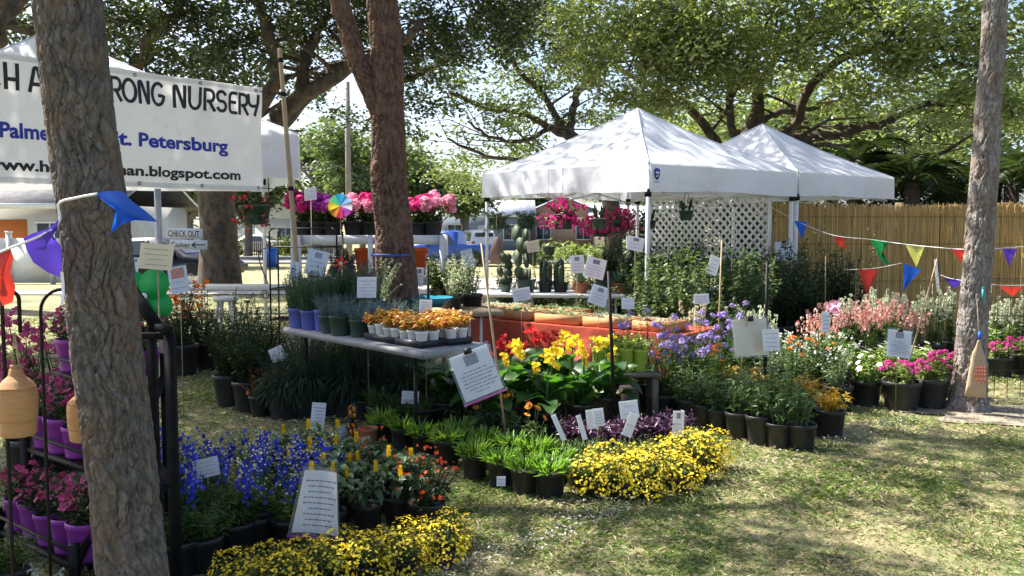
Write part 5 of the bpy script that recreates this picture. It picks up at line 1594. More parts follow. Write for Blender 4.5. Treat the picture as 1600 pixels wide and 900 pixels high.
def k_heli(s, rng):
    z0 = .12
    base, tip = stems(rng, 50, .19, .16, .07, z0, .45, .5)
    f = foliage(rng, base, tip, 24, .028, .005, (.1, 1.2), .1, .1, 1, .0018)
    return pot_parts(.085, .14, m_greenpot, .07) + [('foliage', f.mesh('foliage', L_blue), None, 'stuff')]
def k_rose(s, rng):
    z0 = .2
    base, tip = stems(rng, 80, .36, .2, .1, z0, .45, .6)
    f = foliage(rng, base, tip, 30, .04, .006, (-.4, 1.2), .1, .0, 1, .002)
    a_ = rng.uniform(0, 2 * pi, 260)
    leaves(f, rng, np.stack([.13 * np.cos(a_), .13 * np.sin(a_), z0 + rng.uniform(-.02, .1, 260)], -1), np.stack([np.cos(a_), np.sin(a_), rng.uniform(-1.6, .2, 260)], -1), .11, .012, .3)
    return pot_parts(.125, .22, m_black, .105) + [('foliage', f.mesh('foliage', L_ros), None, 'stuff')]
def k_coleus(s, rng):
    z0 = .085
    base, tip = stems(rng, 11, .13, .085, .03, z0, .35, .5)
    f = foliage(rng, base, tip, 11, .055, .032, (-.2, .9), .3, .3, 1, .0025, 2)
    return pot_parts(.043, .095, m_whitepot, .03) + [('foliage', f.mesh('foliage', L_col), None, 'stuff')]
def k_limevar(s, rng):
    z0 = .16
    base, tip = stems(rng, 16, .13, .12, .05, z0, .4, .3)
    f = foliage(rng, base, tip, 14, .04, .024, (-.4, .8), .3, .1, 1, .002)
    return pot_parts(.062, .18, m_limepot, .055) + [('foliage', f.mesh('foliage', L_lime), None, 'stuff')]
def k_shrub(h, sp, ll, lm, pot=(.14, .27), n=34, lps=40):
    def k(s, rng):
        base, tip = stems(rng, n, h, sp, .07, pot[1] * .86, .55, .7)
        f = foliage(rng, base, tip, lps, ll, ll * .42, (-.4, .8), .3, .15, 1, .005)
        return pot_parts(pot[0], pot[1], m_black) + [('foliage', f.mesh('foliage', lm), None, 'stuff')]
    return k
def k_flowershrub(h, sp, ll, lm, petalm, pot=(.14, .27), n=28, lps=26, fs=.018, nf=40):
    def k(s, rng):
        base, tip = stems(rng, n, h, sp, .07, pot[1] * .86, .55, .7)
        f = foliage(rng, base, tip, lps, ll, ll * .4, (-.4, .8), .3, .15, 1, .005)
        b = B()
        j = rng.integers(0, n, nf)
        florets(rng, b, tip[j] + rng.normal(0, .035, (nf, 3)), rdir(rng, nf, -.2, 1), fs)
        return pot_parts(pot[0], pot[1], m_black) + [('foliage', f.mesh('foliage', lm), None, 'stuff'), ('blossoms', b.mesh('blossoms', petalm), None, 'stuff')]
    return k
def bigleaf(rng, L, W, mat, bend, fold=.25, name='leaf', nu=10, ripple=.012):
    """one broad leaf with midrib, rising from the origin along +X / +Z"""
    b = B()
    V = []; a0 = 1.15
    for i in range(nu + 1):
        t = i / nu
        ang = a0 - bend * t
        if i == 0: x, z = 0, 0
        else: x, z = x + cos(ang) * L / nu, z + sin(ang) * L / nu
        w = W * .5 * (sin(pi * min(1, t * .93 + .05)) ** .75) * (1 - .25 * t) if t < 1 else .002
        for s in (-1, -.5, 0, .5, 1):
            V.append((x - fold * abs(s) * w * sin(ang) * .6, s * w, z + fold * abs(s) * w * cos(ang) * 1.2 + ripple * sin(t * 14 + s * 2) * abs(s)))
    Q = [[i * 5 + j, i * 5 + j + 1, (i + 1) * 5 + j + 1, (i + 1) * 5 + j] for i in range(nu) for j in range(4)]
    b.add(V, Q)
    return b.mesh(name, mat, True)
_bl = {}
def k_canna(fl):
    def k(s, rng):
        if 'canna' not in _bl:
            r = np.random.default_rng(7)
            _bl['canna'] = [bigleaf(r, L_, W_, L_canna, bd) for L_, W_, bd in ((.4, .19, 1.2), (.44, .22, 1.5), (.34, .17, .9), (.42, .21, 1.9))]
            def cf(mat):
                b = B(); r = np.random.default_rng(9); n = 8
                a = np.arange(n) * 2.4; e = r.uniform(.1, 1.1, n)
                D = np.stack([np.cos(a) * np.cos(e), np.sin(a) * np.cos(e), np.sin(e)], -1)
                leaves(b, r, D * .01, D, r.uniform(.055, .085, n), .045, .4, .2, .5, 2)
                return b.mesh('flower', mat)
            _bl['cf'] = {'y': cf(F_yel), 'r': cf(F_red)}
        parts = pot_parts(.13, .24, m_black, .11)
        b = B()
        for st in range(3):
            a0 = st * 2.1 + rng.uniform(-.3, .3)
            bx, by = .05 * cos(a0), .05 * sin(a0)
            H = rng.uniform(.27, .36)
            tube(b, [(bx, by, .2), (bx * 1.3, by * 1.3, .2 + H * .6), (bx * 1.5, by * 1.5, .24 + H)], [.013, .011, .006], 6, False)
            for q in range(5):
                z = .18 + H * (.02 + .13 * q)
                a = a0 + q * 2.5 + rng.uniform(-.3, .3)
                M = Matrix.Translation((bx * 1.2, by * 1.2, z)) @ Matrix.Rotation(a, 4, 'Z') @ Matrix.Scale(rng.uniform(.75, 1.05), 4)
                parts.append(('leaf', _bl['canna'][(q + st + s) % 4], M, None))
            if fl:
                for q in range(3):
                    p = (bx * 1.5 + rng.normal(0, .025), by * 1.5 + rng.normal(0, .025), .26 + H + q * .035)
                    parts.append(('flower', _bl['cf'][fl], orient(p, (rng.normal(0, .5), rng.normal(-.3, .5), .8), rng.random() * 6, rng.uniform(.7, 1.05)), None))
        parts.append(('stems', b.mesh('stems', GREENST), None, None))
        return parts
    return k
def k_shrimp(s, rng):
    if 'shrimp' not in _bl:
        r = np.random.default_rng(17)
        _bl['shrimp'] = [bigleaf(r, L_, W_, L_shrimp, bd, .2, 'leaf', 6, .004) for L_, W_, bd in ((.13, .05, 1.4), (.11, .045, 1.9), (.14, .05, 2.3))]
        b = B()
        for k in range(7):
            rr = .011 * (1 - k / 8) + .003
            n = 6
            a = np.arange(n) * 2 * pi / n + k * .5
            D = np.stack([np.cos(a) * .5, np.sin(a) * .5, np.full(n, .85)], -1)
            leaves(b, r, np.stack([np.cos(a) * rr * .5, np.sin(a) * rr * .5, np.full(n, k * .0085)], -1), D, .02, .013, -.1, .2, .1)
        _bl['cone'] = b.mesh('flower_cone', petal('golden_bract', (.72, .5, .01), (.8, .62, .03)))
    z0 = .16
    base, tip = stems(rng, 7, .26, .15, .05, z0, .4, .8)
    parts = pot_parts(.09, .18, m_black, .075)
    b = B()
    for i in range(7):
        c = along(np.repeat(base[i:i + 1], 3, 0), np.repeat(tip[i:i + 1], 3, 0), np.array([0, .5, 1]))
        tube(b, c, .003, 5, False)
        for q in range(6):
            t = .3 + .7 * q / 5
            p = along(base[i:i + 1], tip[i:i + 1], np.array([t]))[0]
            M = Matrix.Translation(Vector(p)) @ Matrix.Rotation(q * 1.57 + i + (pi if q % 2 else 0), 4, 'Z') @ Matrix.Rotation(rng.uniform(.1, .5), 4, 'Y') @ Matrix.Scale(rng.uniform(.75, 1.15), 4)
            parts.append(('leaf', _bl['shrimp'][(i + q) % 3], M, None))
        if i < 2:
            parts.append(('flower_cone', _bl['cone'], orient(tip[i] + np.array([0, 0, .005]), (rng.normal(0, .15), rng.normal(0, .15), 1), rng.random(), rng.uniform(.9, 1.3)), None))
    parts.append(('stems', b.mesh('stems', GREENST), None, None))
    return parts
def k_cactus_col(s, rng):
    b = B()
    for k in range(4):
        a = k * 1.7; r0 = .05 if k else 0
        h = rng.uniform(.22, .42)
        n = 20; m = 10
        V = []
        for i in range(m + 1):
            t = i / m
            for j in range(n):
                rr = .036 * (1 + .16 * (1 if j % 2 else -1)) * (sqrt(max(0, 1 - ((t - .8) / .2) ** 2)) if t > .8 else 1)
                V.append((r0 * cos(a) + rr * cos(2 * pi * j / n), r0 * sin(a) + rr * sin(2 * pi * j / n), .1 + h * t))
        Q = [[i * n + j, i * n + (j + 1) % n, (i + 1) * n + (j + 1) % n, (i + 1) * n + j] for i in range(m) for j in range(n)]
        b.add(V, Q)
    return pot_parts(.1, .13, m_black) + [('cactus_stems', b.mesh('cactus_stems', L_cact), None, None)]
def k_prickly(s, rng):
    parts = pot_parts(.11, .14, m_greenpot)
    b = B()
    th = np.linspace(0, 2 * pi, 16, endpoint=False)
    prism(b, [(.07 * cos(t) * (1 + .12 * sin(t)), .1 + .1 * sin(t)) for t in th], .022)
    padm = b.mesh('pad', L_cact)
    pos = [((0, 0, .11), 0, 0)]
    for k in range(9):
        pos.append(((rng.normal(0, .06), rng.normal(0, .03), .26 + .13 * (k // 3) + rng.uniform(0, .03)), rng.uniform(-.6, .6), rng.uniform(-.7, .7)))
    pos.append(((.05, 0, .12), .4, .5)); pos.append(((-.05, 0, .12), -.4, -.5))
    for p, ry, rz_ in pos:
        parts.append(('pad', padm, Matrix.Translation(p) @ Matrix.Rotation(rz_, 4, 'Z') @ Matrix.Rotation(ry, 4, 'Y') @ Matrix.Scale(rng.uniform(.75, 1.0), 4), None))
    return parts
def k_agave(s, rng):
    b = B(); n = 26
    a = np.arange(n) * 2.4; e = np.linspace(.15, 1.3, n)
    D = np.stack([np.cos(a) * np.cos(e), np.sin(a) * np.cos(e), np.sin(e)], -1)
    leaves(b, rng, np.repeat([[0, 0, .13]], n, 0), D, rng.uniform(.16, .26, n), .04, .05, .5, .05, 2)
    return pot_parts(.1, .14, m_terra) + [('foliage', b.mesh('foliage', leafm('agave_leaf', (.1, .17, .12), (.17, .25, .17), .1)), None, None)]
def k_snake(s, rng):
    b = B(); n = 16
    a = rng.uniform(0, 2 * pi, n); e = rng.uniform(1.1, 1.5, n)
    D = np.stack([np.cos(a) * np.cos(e), np.sin(a) * np.cos(e), np.sin(e)], -1)
    leaves(b, rng, np.stack([.04 * np.cos(a), .04 * np.sin(a), np.full(n, .12)], -1), D, rng.uniform(.14, .28, n), .035, 0, .3, .3, 2)
    return pot_parts(.1, .14, m_greenpot) + [('foliage', b.mesh('foliage', L_dk), None, None)]
def hang_wires(h, r, z):
    b = B()
    for k in range(3):
        a = k * 2.09 + .4
        tube(b, [(r * cos(a), r * sin(a), z), (0, 0, z + h)], .002, 4, False)
    tube(b, [(0, 0, z + h), (0, 0, z + h + .06)], .003, 5, False)
    return ('hanger', b.mesh('hanger', m_iron), None, None)
def k_hang(lm, petalm=None, h=.5, drop=.18, ll=.05, nst=40, sp=.24, up=.14, fs=.02, nf=170, pot=m_greenpot, r=.13, fern=False):
    def k(s, rng):
        z0 = .15
        base, tip = stems(rng, nst, up, sp, .09, z0, .5, .2)
        q = rng.random(nst) < .5
        tip[q, 2] -= drop * rng.uniform(.6, 1.6, q.sum())
        f = foliage(rng, base, tip, 30, ll, ll * (.18 if fern else .5), (-.5, .6), .4, .1, 1, .002)
        parts = pot_parts(r, .17, pot, r * .75) + [('foliage', f.mesh('foliage', lm), None, 'stuff'), hang_wires(h - .2, r, .17)]
        if petalm:
            b = B()
            j = rng.integers(0, nst, nf)
            florets(rng, b, along(base[j], tip[j], rng.uniform(.6, 1.05, nf)) + rng.normal(0, .03, (nf, 3)), rdir(rng, nf, -.4, 1), fs)
            parts.append(('blossoms', b.mesh('blossoms', petalm), None, 'stuff'))
        return parts
    return k
KINDS = {
 'mum': (k_mum, 3), 'delph': (k_delph, 3), 'ice': (k_ice, 3), 'fern': (k_fern, 2), 'gail': (k_gail, 3), 'purple': (k_purple, 3), 'sedum': (k_sedum, 2), 'milk': (k_milk, 3), 'milkf': (k_milkflower, 2),
 'gold': (k_gold, 2), 'dur': (k_dur, 3), 'penta': (k_penta, 2), 'vinca': (k_vinca, 2), 'wshrub': (k_white_shrub, 2), 'salm': (k_salm, 3), 'spire': (k_spire, 3),
 'gmag': (k_gera(F_mag, 'gm'), 2), 'gpink': (k_gera(F_pink, 'gp'), 2), 'gviol': (k_gera(F_viol, 'gv'), 2), 'azal': (k_azalea, 3), 'lav': (k_lav, 2), 'heli': (k_heli, 2), 'rose': (k_rose, 2),
 'coleus': (k_coleus, 3), 'limev': (k_limevar, 2), 'cannay': (k_canna('y'), 2), 'cannar': (k_canna('r'), 2), 'canna': (k_canna(None), 2), 'shrimp': (k_shrimp, 3),
 'cactus': (k_cactus_col, 2), 'prickly': (k_prickly, 2), 'agave': (k_agave, 1), 'snake': (k_snake, 2),
 'darkshrub': (k_shrub(.8, .3, .06, L_dk), 3), 'tallshrub': (k_shrub(1.15, .36, .1, leafm('tall_shrub_leaf', (.05, .09, .035), (.14, .2, .09), .35), (.15, .28), 30, 60), 3),
 'lowdark': (k_shrub(.42, .24, .05, L_dk, (.11, .2), 26, 30), 2), 'bronze': (k_shrub(.28, .2, .05, L_red, (.1, .19), 22, 26), 2),
 'leafy': (k_shrub(.45, .22, .075, L_gr, (.11, .2), 22, 26), 3), 'orflower': (k_flowershrub(.62, .28, .06, L_dk, F_orr, nf=46, fs=.026), 2), 'redpent': (k_flowershrub(.2, .14, .05, L_dk, petal('scarlet', (.62, .06, .02), (.75, .14, .04)), (.08, .16), 16, 24, .011, 30), 2),
 'pinkaz': (k_flowershrub(.75, .34, .045, L_dk, F_azal, nf=150, fs=.028), 2), 'varieg': (k_shrub(.5, .26, .05, leafm('variegated_leaf', (.1, .16, .06), (.6, .62, .5), .3), (.11, .2), 24, 26), 2),
 'dusty': (k_shrub(.12, .12, .045, L_silver, (.07, .12), 16, 16), 2),
 'hfern': (k_hang(L_dk, None, .55, .22, .06, 46, .26, .14, fern=True), 2), 'hmag': (k_hang(L_gr, F_mag, .5, .16, .05, 40, .27, .2, .027, 300), 2), 'hred': (k_hang(L_dk, F_red, .5, .2, .045, 40, .23, .14, .022, 40), 1), 'hsnake': (k_snake, 2),
 'stringy': (k_hang(L_dk, None, .5, .5, .035, 26, .2, .02), 1),
}
PARTS = {}
RNGP = random.Random(77)
def plant(kind, name, label, cat, loc, rz=None, sc=1.0, group=None, var=None):
    fn, nv = KINDS[kind]
    v = RNGP.randrange(nv) if var is None else var % nv
    if (kind, v) not in PARTS:
        PARTS[(kind, v)] = fn(v, np.random.default_rng(sum(map(ord, kind)) * 31 + v * 7))
    k_ = sc * RNGP.uniform(.93, 1.06)
    rt = thing(name, label, cat, loc, RNGP.uniform(0, 6.28) if rz is None else rz, group, (k_ * RNGP.uniform(.95, 1.05), k_ * RNGP.uniform(.95, 1.05), k_ * RNGP.uniform(.92, 1.07)))
    rt.rotation_euler[0] = RNGP.uniform(-.03, .03); rt.rotation_euler[1] = RNGP.uniform(-.03, .03)
    for (pn, me, M, kd) in PARTS[(kind, v)]:
        o = link(pn, me, rt, M)
        if kd: o['kind'] = kd
    return rt
def row(kind, name, fmt, cat, pts, group, sc=1.0, order='from the left'):
    """fmt has one %s for the ordinal"""
    pts = sorted(pts, key=lambda p: p[0] / p[1], reverse='from the right' in fmt)
    for i, p in enumerate(pts):
        z = p[2] if len(p) > 2 else 0
        plant(kind, name, fmt % ORD[i], cat, (p[0], p[1], z), None, sc, group)
def G(*l):
    return [tuple(gp(a, c)) for a, c in l]
# ================================================================== PLANTS IN PLACE
# --- left: purple pots on the tiered stand
for ti, (z, t) in enumerate(TIER):
    nm = ['bottom', 'middle', 'top'][ti]
    for k in range(5):
        x, y, zz = SP(.06 + k * .165, t, z - .004)
        plant('azal', 'potted_azalea', 'rose flowered azalea in purple pot, %s from the left on the %s tier' % (ORD[k], nm), 'potted plant', (x, y, zz), group='azaleas in purple pots')
for k, (px, py, Y) in enumerate(((40, 520, 5.4), (95, 540, 5.7))):
    q = at(px, py, Y)
    plant('pinkaz', 'flowering_shrub', ['tall pink flowered shrub behind the tiered stand at the left edge', 'tall pink flowered shrub behind the tiered stand, nearest the pine trunk'][k], 'shrub', (q.x, Y, 0), sc=1.15)
plant('dusty', 'potted_dusty_miller', 'silver leaved dusty miller low at the left picture edge', 'potted plant', (-1.9, 3.45, 0))
plant('dusty', 'potted_dusty_miller', 'silver leaved dusty miller at the foot of the near pine', 'potted plant', (-1.72, 3.3, 0))
plant('fern', 'potted_fern', 'small green fern at the lower left corner', 'potted plant', (-2.1, 3.6, 0))
# --- blue delphiniums
rows_d = [('front', 4.25, (-1.72, -1.5, -1.28, -1.08)), ('second', 4.6, (-1.8, -1.58, -1.36, -1.14)), ('back', 4.92, (-1.9, -1.68, -1.45, -1.22, -1.02))]
for nm, y, xs_ in rows_d:
    for i, x in enumerate(xs_):
        plant('delph', 'potted_delphinium', 'blue delphinium in black pot, %s row, %s from the left' % (nm, ORD[i]), 'potted plant', (x + RNGP.uniform(-.03, .03), y + RNGP.uniform(-.04, .04), 0), group='blue delphiniums', sc=1.0)
# --- golden shrimp plants
sp_pts = G((475, 756), (520, 764), (560, 778), (425, 762), (490, 800), (535, 812), (590, 800), (450, 800), (575, 835), (625, 822), (515, 850)) 
sp_pts.sort(key=lambda p: p[0] / p[1])
for i, p in enumerate(sp_pts):
    plant('shrimp', 'potted_shrimp_plant', 'shrimp plant with yellow cones in the shaded left bed, %s from the left' % ORD[i], 'potted plant', p, group='golden shrimp plants', sc=.88)
plant('redpent', 'potted_penta', 'small red flowered plant at the right end of the shrimp plants, nearer the lawn', 'potted plant', tuple(gp(640, 812)), sc=1.15)
plant('redpent', 'potted_penta', 'small red flowered plant among the shrimp plant leaves', 'potted plant', tuple(gp(597, 790)), sc=1.1)
plant('redpent', 'potted_penta', 'small red flowered plant between shrimp plants and front yellow flowers', 'potted plant', tuple(gp(665, 838)), sc=1.1)
# --- yellow front bed
fr = G((692, 884), (632, 899), (570, 912), (508, 922), (448, 935), (390, 947))
row('mum', 'potted_yellow_flowers', 'yellow mounded flowers, front row of the near left bed, %s from the right', 'potted plant', fr, 'yellow mounds at near left', .74)
bk = G((700, 862), (645, 874), (588, 885), (532, 896), (476, 906), (420, 917), (366, 930))
row('mum', 'potted_yellow_flowers', 'yellow mounded flowers, back row of the near left bed, %s from the right', 'potted plant', bk, 'yellow mounds at near left', .72)
row('fern', 'potted_fern', 'feathery green pot plant under the blue delphiniums, %s from the left', 'potted plant', G((275, 905), (320, 895), (365, 870), (410, 850), (300, 870), (345, 845)), 'feathery green pots', 1.15)

# --- middle left, in the shade
row('darkshrub', 'potted_shrub', 'dark bushy shrub in black pot left of the grey table, %s from the left', 'potted plant', G((360, 634), (390, 642), (420, 628), (378, 618)), 'dark shrubs left of the grey table', .95)
row('bronze', 'potted_bronze_plant', 'bronze leaved pot plant beside the dark shrubs, %s from the left', 'potted plant', G((408, 650), (440, 652)), 'bronze leaved pots')
row('rose', 'potted_rosemary', 'rosemary in black pot under the grey table, front row, %s from the left', 'potted plant', G((448, 652), (480, 650), (512, 648), (544, 650), (576, 648), (608, 652), (638, 654)), 'rosemary under the grey table', 1.2)
row('rose', 'potted_rosemary', 'rosemary in black pot under the grey table, back row, %s from the left', 'potted plant', G((480, 628), (520, 626), (560, 626), (600, 628), (640, 628)), 'rosemary under the grey table', 1.3)
row('orflower', 'potted_orange_shrub', 'dark shrub with orange blossoms below the cashier sign, %s from the left', 'potted plant', G((285, 586), (322, 578)), 'orange flowered shrubs', 1.25)
row('lowdark', 'potted_shrub', 'low dark green shrub near the wire rack, %s from the left', 'potted plant', G((340, 578), (382, 590), (270, 560)), 'low shrubs near the wire rack', 1.1)
q = gp(470, 600)
rt = thing('bucket', 'grey bucket standing under the left end of the grey table', 'bucket', (q.x, q.y, 0))
b = B(); lathe(b, [(0, 0), (.115, 0), (.14, .3), (.147, .3), (.147, .32), (.135, .32), (.13, .28), (.112, .02)], 22); part('bucket_body', b, m_bluebag, rt)
b = B(); tube(b, [(.145 * cos(t), -.02, .3 + .1 * sin(t)) for t in np.linspace(0, pi, 14)], .003, 5); part('handle', b, m_iron, rt)
# on the grey table
tl = (gb - ga).length
for i, (s, t) in enumerate(sorted(((.10, .1), (.27, .12), (.2, .3), (.42, .16), (.38, .36), (.08, .44), (.56, .42), (.28, .52), (.48, .55)), key=lambda q: GT(*q).x / GT(*q).y)):
    plant('lav', 'potted_lavender', 'green lavender in violet-blue pot on the grey table, %s from the left end' % ORD[i], 'potted plant', GT(s, t), group='lavender on the grey table', sc=1.12)
for i, (s, t) in enumerate(sorted(((.58, .12), (.76, .1), (.94, .16), (.7, .3), (.9, .34), (1.08, .36), (1.1, .52)), key=lambda q: GT(*q).x / GT(*q).y)):
    plant('heli', 'potted_silver_foliage', 'blue-grey feathery plant in dark pot on the grey table, %s from the left' % ORD[i], 'potted plant', GT(s, t), group='blue-grey foliage pots')
trays = [(1.12, .06, 2, 3), (1.42, .06, 2, 3)]
m_traypl = pm('tray_plastic', (.015, .016, .02), (.025, .025, .03), .4)
ci = 0
for k, (s0, t0, na, nb) in enumerate(((1.10, .1, 4, 2), (1.5, .1, 3, 2), (1.42, .34, 4, 2))):
    o = GT(s0, t0)
    rt = thing('pot_tray', ['black carry tray of coleus at the middle of the grey table edge', 'black carry tray of coleus at the right front corner of the grey table', 'black carry tray of coleus behind, at the table back'][k], 'tray', (o.x, o.y, o.z + .002), atan2(gd.y, gd.x))
    wx, wy = na * .1, nb * .1
    b = B()
    box(b, (wx / 2, wy / 2, .006), (wx, wy, .012))
    for (cx, cy, sx, sy) in ((wx / 2, 0, wx + .01, .008), (wx / 2, wy, wx + .01, .008), (0, wy / 2, .008, wy - .01), (wx, wy / 2, .008, wy - .01)):
        box(b, (cx, cy, .027), (sx, sy, .042))
    part('tray_body', b, m_traypl, rt)
    for i in range(na):
        for j in range(nb):
            p = GT(s0 + .05 + i * .1, t0 + .05 + j * .1)
            plant('coleus', 'potted_coleus', 'yellow and red coleus in small white pot, %s tray, %s column, %s row' % (['middle', 'right front', 'back'][k], ORD[i], ['front', 'rear'][j]), 'potted plant', (p.x, p.y, .756), group='coleus in white pots', sc=1.05)
            ci += 1
# --- white rack with pink flowers (top shelf 1.465)
for i, (px, kd, nm) in enumerate(((474, 'gmag', 'magenta'), (496, 'gviol', 'violet-pink'), (520, 'gviol', 'violet-pink'), (553, 'gpink', 'light pink'), (578, 'gpink', 'light pink'), (598, 'gmag', 'magenta'), (652, 'gmag', 'magenta'), (676, 'gpink', 'pink'))):
    q = at(px, 365, 9.75)
    plant(kd, 'potted_geranium', '%s flowers in dark pot on the white rack, %s from the left' % (nm, ORD[i]), 'potted plant', (q.x, 9.75, 1.47), group='pink flowers on the white rack', sc=1.25)
for i, (px, lb) in enumerate(((573, 'orange bucket on the lower shelf of the white rack left of the pine'), (650, 'orange bucket on the lower shelf right of the pine'))):
    q = at(px, 400, 9.75)
    rt = thing('bucket', lb, 'bucket', (q.x, 9.75, 1.01))
    b = B(); lathe(b, [(0, 0), (.1, 0), (.13, .3), (.138, .3), (.138, .325), (.125, .325), (.12, .28)], 22); part('bucket_body', b, m_orpot, rt)
    b = B(); tube(b, [(.135 * cos(t), -.1 * sin(t), .3 - .05 * sin(t)) for t in np.linspace(0, pi, 14)], .003, 5); part('handle', b, m_iron, rt)
row('lowdark', 'potted_shrub', 'small dark plant on the lower shelf of the white rack, %s from the left', 'potted plant', [(at(px, 430, 9.75).x, 9.75, 1.01) for px in (490, 525, 545)], 'plants on the lower rack shelf', .62)
row('leafy', 'potted_leafy_plant', 'leafy green plant between white rack and tent, %s from the left', 'potted plant', [(at(px, 480, Y).x, Y, z) for px, Y, z in ((688, 9.2, .74), (722, 9.6, .74))], 'leafy plants beside the tent', 1.0)
row('varieg', 'potted_variegated_plant', 'white edged leafy plant near the tent leg, %s from the left', 'potted plant', [(at(px, 480, Y).x, Y, z) for px, Y, z in ((705, 9.0, .66), (738, 9.3, .66), (590, 8.2, .7))], 'white edged plants', 1.0)
q = at(678, 460, 9.0)
b = B(); lathe(b, [(0, 0), (.12, 0), (.22, .09), (.23, .09), (.13, .012)], 24)
tag(link('plastic_bowl', b.mesh('plastic_bowl', pm('teal_plastic', (.02, .2, .27), (.02, .16, .22), .3), True)), 'wide teal plastic bowl right of the forked pine', 'bowl').location = (q.x, 8.6, .80)
# support for it and its neighbours
folding_table('small table right of the forked pine holding leafy pots', (at(645, 480, 9).x, 8.4), (1, .35), 1.0, .6, .74, m_stick)

# --- middle bed
row('ice', 'potted_ice_plant', 'bright green succulent in black pot along the lawn edge, %s from the left', 'potted plant', G((598, 692), (630, 702), (664, 712), (698, 727), (742, 748), (784, 760), (820, 771), (860, 776)), 'succulents along the lawn edge', 1.0)
row('ice', 'potted_ice_plant', 'bright green succulent in the second row behind the lawn edge, %s from the left', 'potted plant', G((715, 712), (757, 726), (800, 738), (838, 747), (876, 752)), 'succulents second row', 1.0)
row('fern', 'potted_fern', 'fine leaved green plant beside the butterfly, %s from the left', 'potted plant', G((590, 668), (620, 676), (652, 688), (605, 650), (640, 660), (672, 672), (570, 655)), 'fine leaved pots beside the butterfly', 1.1)
row('gail', 'potted_blanket_flower', 'orange blanket flower in the middle bed, %s from the left', 'potted plant', G((655, 655), (690, 668), (722, 684), (757, 697), (795, 708), (830, 716), (700, 648), (735, 660)), 'orange blanket flowers', 1.05)
row('sedum', 'potted_sedum', 'low green sedum between succulents and yellow mounds, %s from the left', 'potted plant', G((885, 735), (915, 740), (945, 736), (905, 765), (985, 735), (1015, 730), (1075, 712)), 'sedum pots')
row('purple', 'potted_purple_heart', 'purple leaved trailing plant behind the yellow mounds, %s from the left', 'potted plant', G((892, 712), (925, 720), (960, 718), (995, 714), (1030, 710), (1055, 698)), 'purple leaved plants')
row('mum', 'potted_yellow_flowers', 'yellow mounded flowers, front row of the middle bed, %s from the left', 'potted plant', G((930, 776), (972, 780), (1014, 778), (1055, 768), (1090, 752), (1110, 733)), 'yellow mounds in the middle bed', .95)
row('mum', 'potted_yellow_flowers', 'yellow mounded flowers, back row of the middle bed, %s from the left', 'potted plant', G((952, 755), (995, 756), (1038, 748), (1075, 732)), 'yellow mounds in the middle bed', .9)
row('cannay', 'potted_canna', 'canna lily with yellow flowers in the middle bed, %s from the left', 'potted plant', G((800, 678), (850, 684), (905, 676), (945, 664), (880, 650)), 'yellow cannas', 1.0)
row('cannar', 'potted_canna', 'canna lily with red flowers in the middle bed, %s from the left', 'potted plant', G((735, 668), (800, 645), (845, 640)), 'red cannas', .98)
row('canna', 'potted_canna', 'dark broad leaved canna without flowers beside the grey table, %s from the left', 'potted plant', G((680, 655), (705, 672), (760, 690)), 'leafy cannas', 1.0)
rt = thing('terracotta_pot', 'empty terracotta pot at the left end of the middle bed', 'pot', tuple(gp(575, 700)))
for (pn, me, M, kd) in pot_parts(.07, .15, m_terra): part(pn, me, None, rt)
q = gp(538, 690)
b = B(); lathe(b, [(0, 0), (.035, 0), (.055, .12), (.052, .12), (.034, .006)], 16)
tag(link('plastic_cup', b.mesh('plastic_cup', m_bluebag, True)), 'pale plastic cup standing under the butterfly', 'cup').location = q

# --- succulent trays on the red cloth
m_traywood = pm('orange_tray_wood', (.42, .18, .08), (.55, .34, .14), .7, 1.6)
def tray(s, t, L_, W_, label, lm, n, ang=0):
    o = RT(s, t)
    rt = thing('succulent_tray', label, 'tray', (o.x, o.y, .592), atan2(rd.y, rd.x) + ang)
    for (cx, cy, sx, sy) in ((L_ / 2, 0, L_, .015), (L_ / 2, W_, L_, .015), (0.0075, W_ / 2, .015, W_ - .016), (L_ - .0075, W_ / 2, .015, W_ - .016)):
        b = B(); box(b, (cx, cy, .045), (sx, sy, .09)); part('tray_side', b, m_traywood, rt)
    b = B(); box(b, (L_ / 2, W_ / 2, .03), (L_ - .03, W_ - .03, .05)); part('soil', b, m_soil, rt)
    rng = np.random.default_rng(int(s * 100 + t * 10))
    b = B()
    for i in range(n):
        x, y = rng.uniform(.03, L_ - .03), rng.uniform(.03, W_ - .03)
        m = 12; a = np.arange(m) * 2.4; e = np.linspace(.2, 1.3, m)
        D = np.stack([np.cos(a) * np.cos(e), np.sin(a) * np.cos(e), np.sin(e)], -1)
        leaves(b, rng, np.repeat([[x, y, .075 + rng.uniform(0, .02)]], m, 0), D, rng.uniform(.02, .035), .013, -.1, .4, .1)
    part('succulents', b, lm, rt, kind='stuff')
L_sw = leafm('pale_succulent', (.4, .46, .4), (.62, .64, .58), .15, .6)
L_sg = leafm('green_succulent', (.2, .3, .16), (.42, .48, .32), .15, .6)
L_sp = leafm('pink_succulent', (.5, .36, .32), (.66, .58, .52), .15, .6)
tray(.0, .1, .55, .36, 'succulent tray at the left end of the red cloth', L_sw, 60)
tray(.68, .12, .42, .36, 'succulent tray second from the left on the red cloth', L_sg, 46)
tray(1.22, .06, .52, .34, 'succulent tray in the middle of the red cloth, nearer the edge', L_sg, 56)
tray(1.8, .06, .5, .34, 'succulent tray right of the middle on the red cloth', L_sw, 52)
tray(2.36, .05, .42, .34, 'pinkish succulent tray at the right end of the red cloth', L_sp, 42)
tray(.1, .5, .6, .28, 'rear succulent tray at the left of the red cloth', L_sw, 50)
tray(.85, .5, .6, .28, 'rear succulent tray at the middle of the red cloth', L_sg, 50)
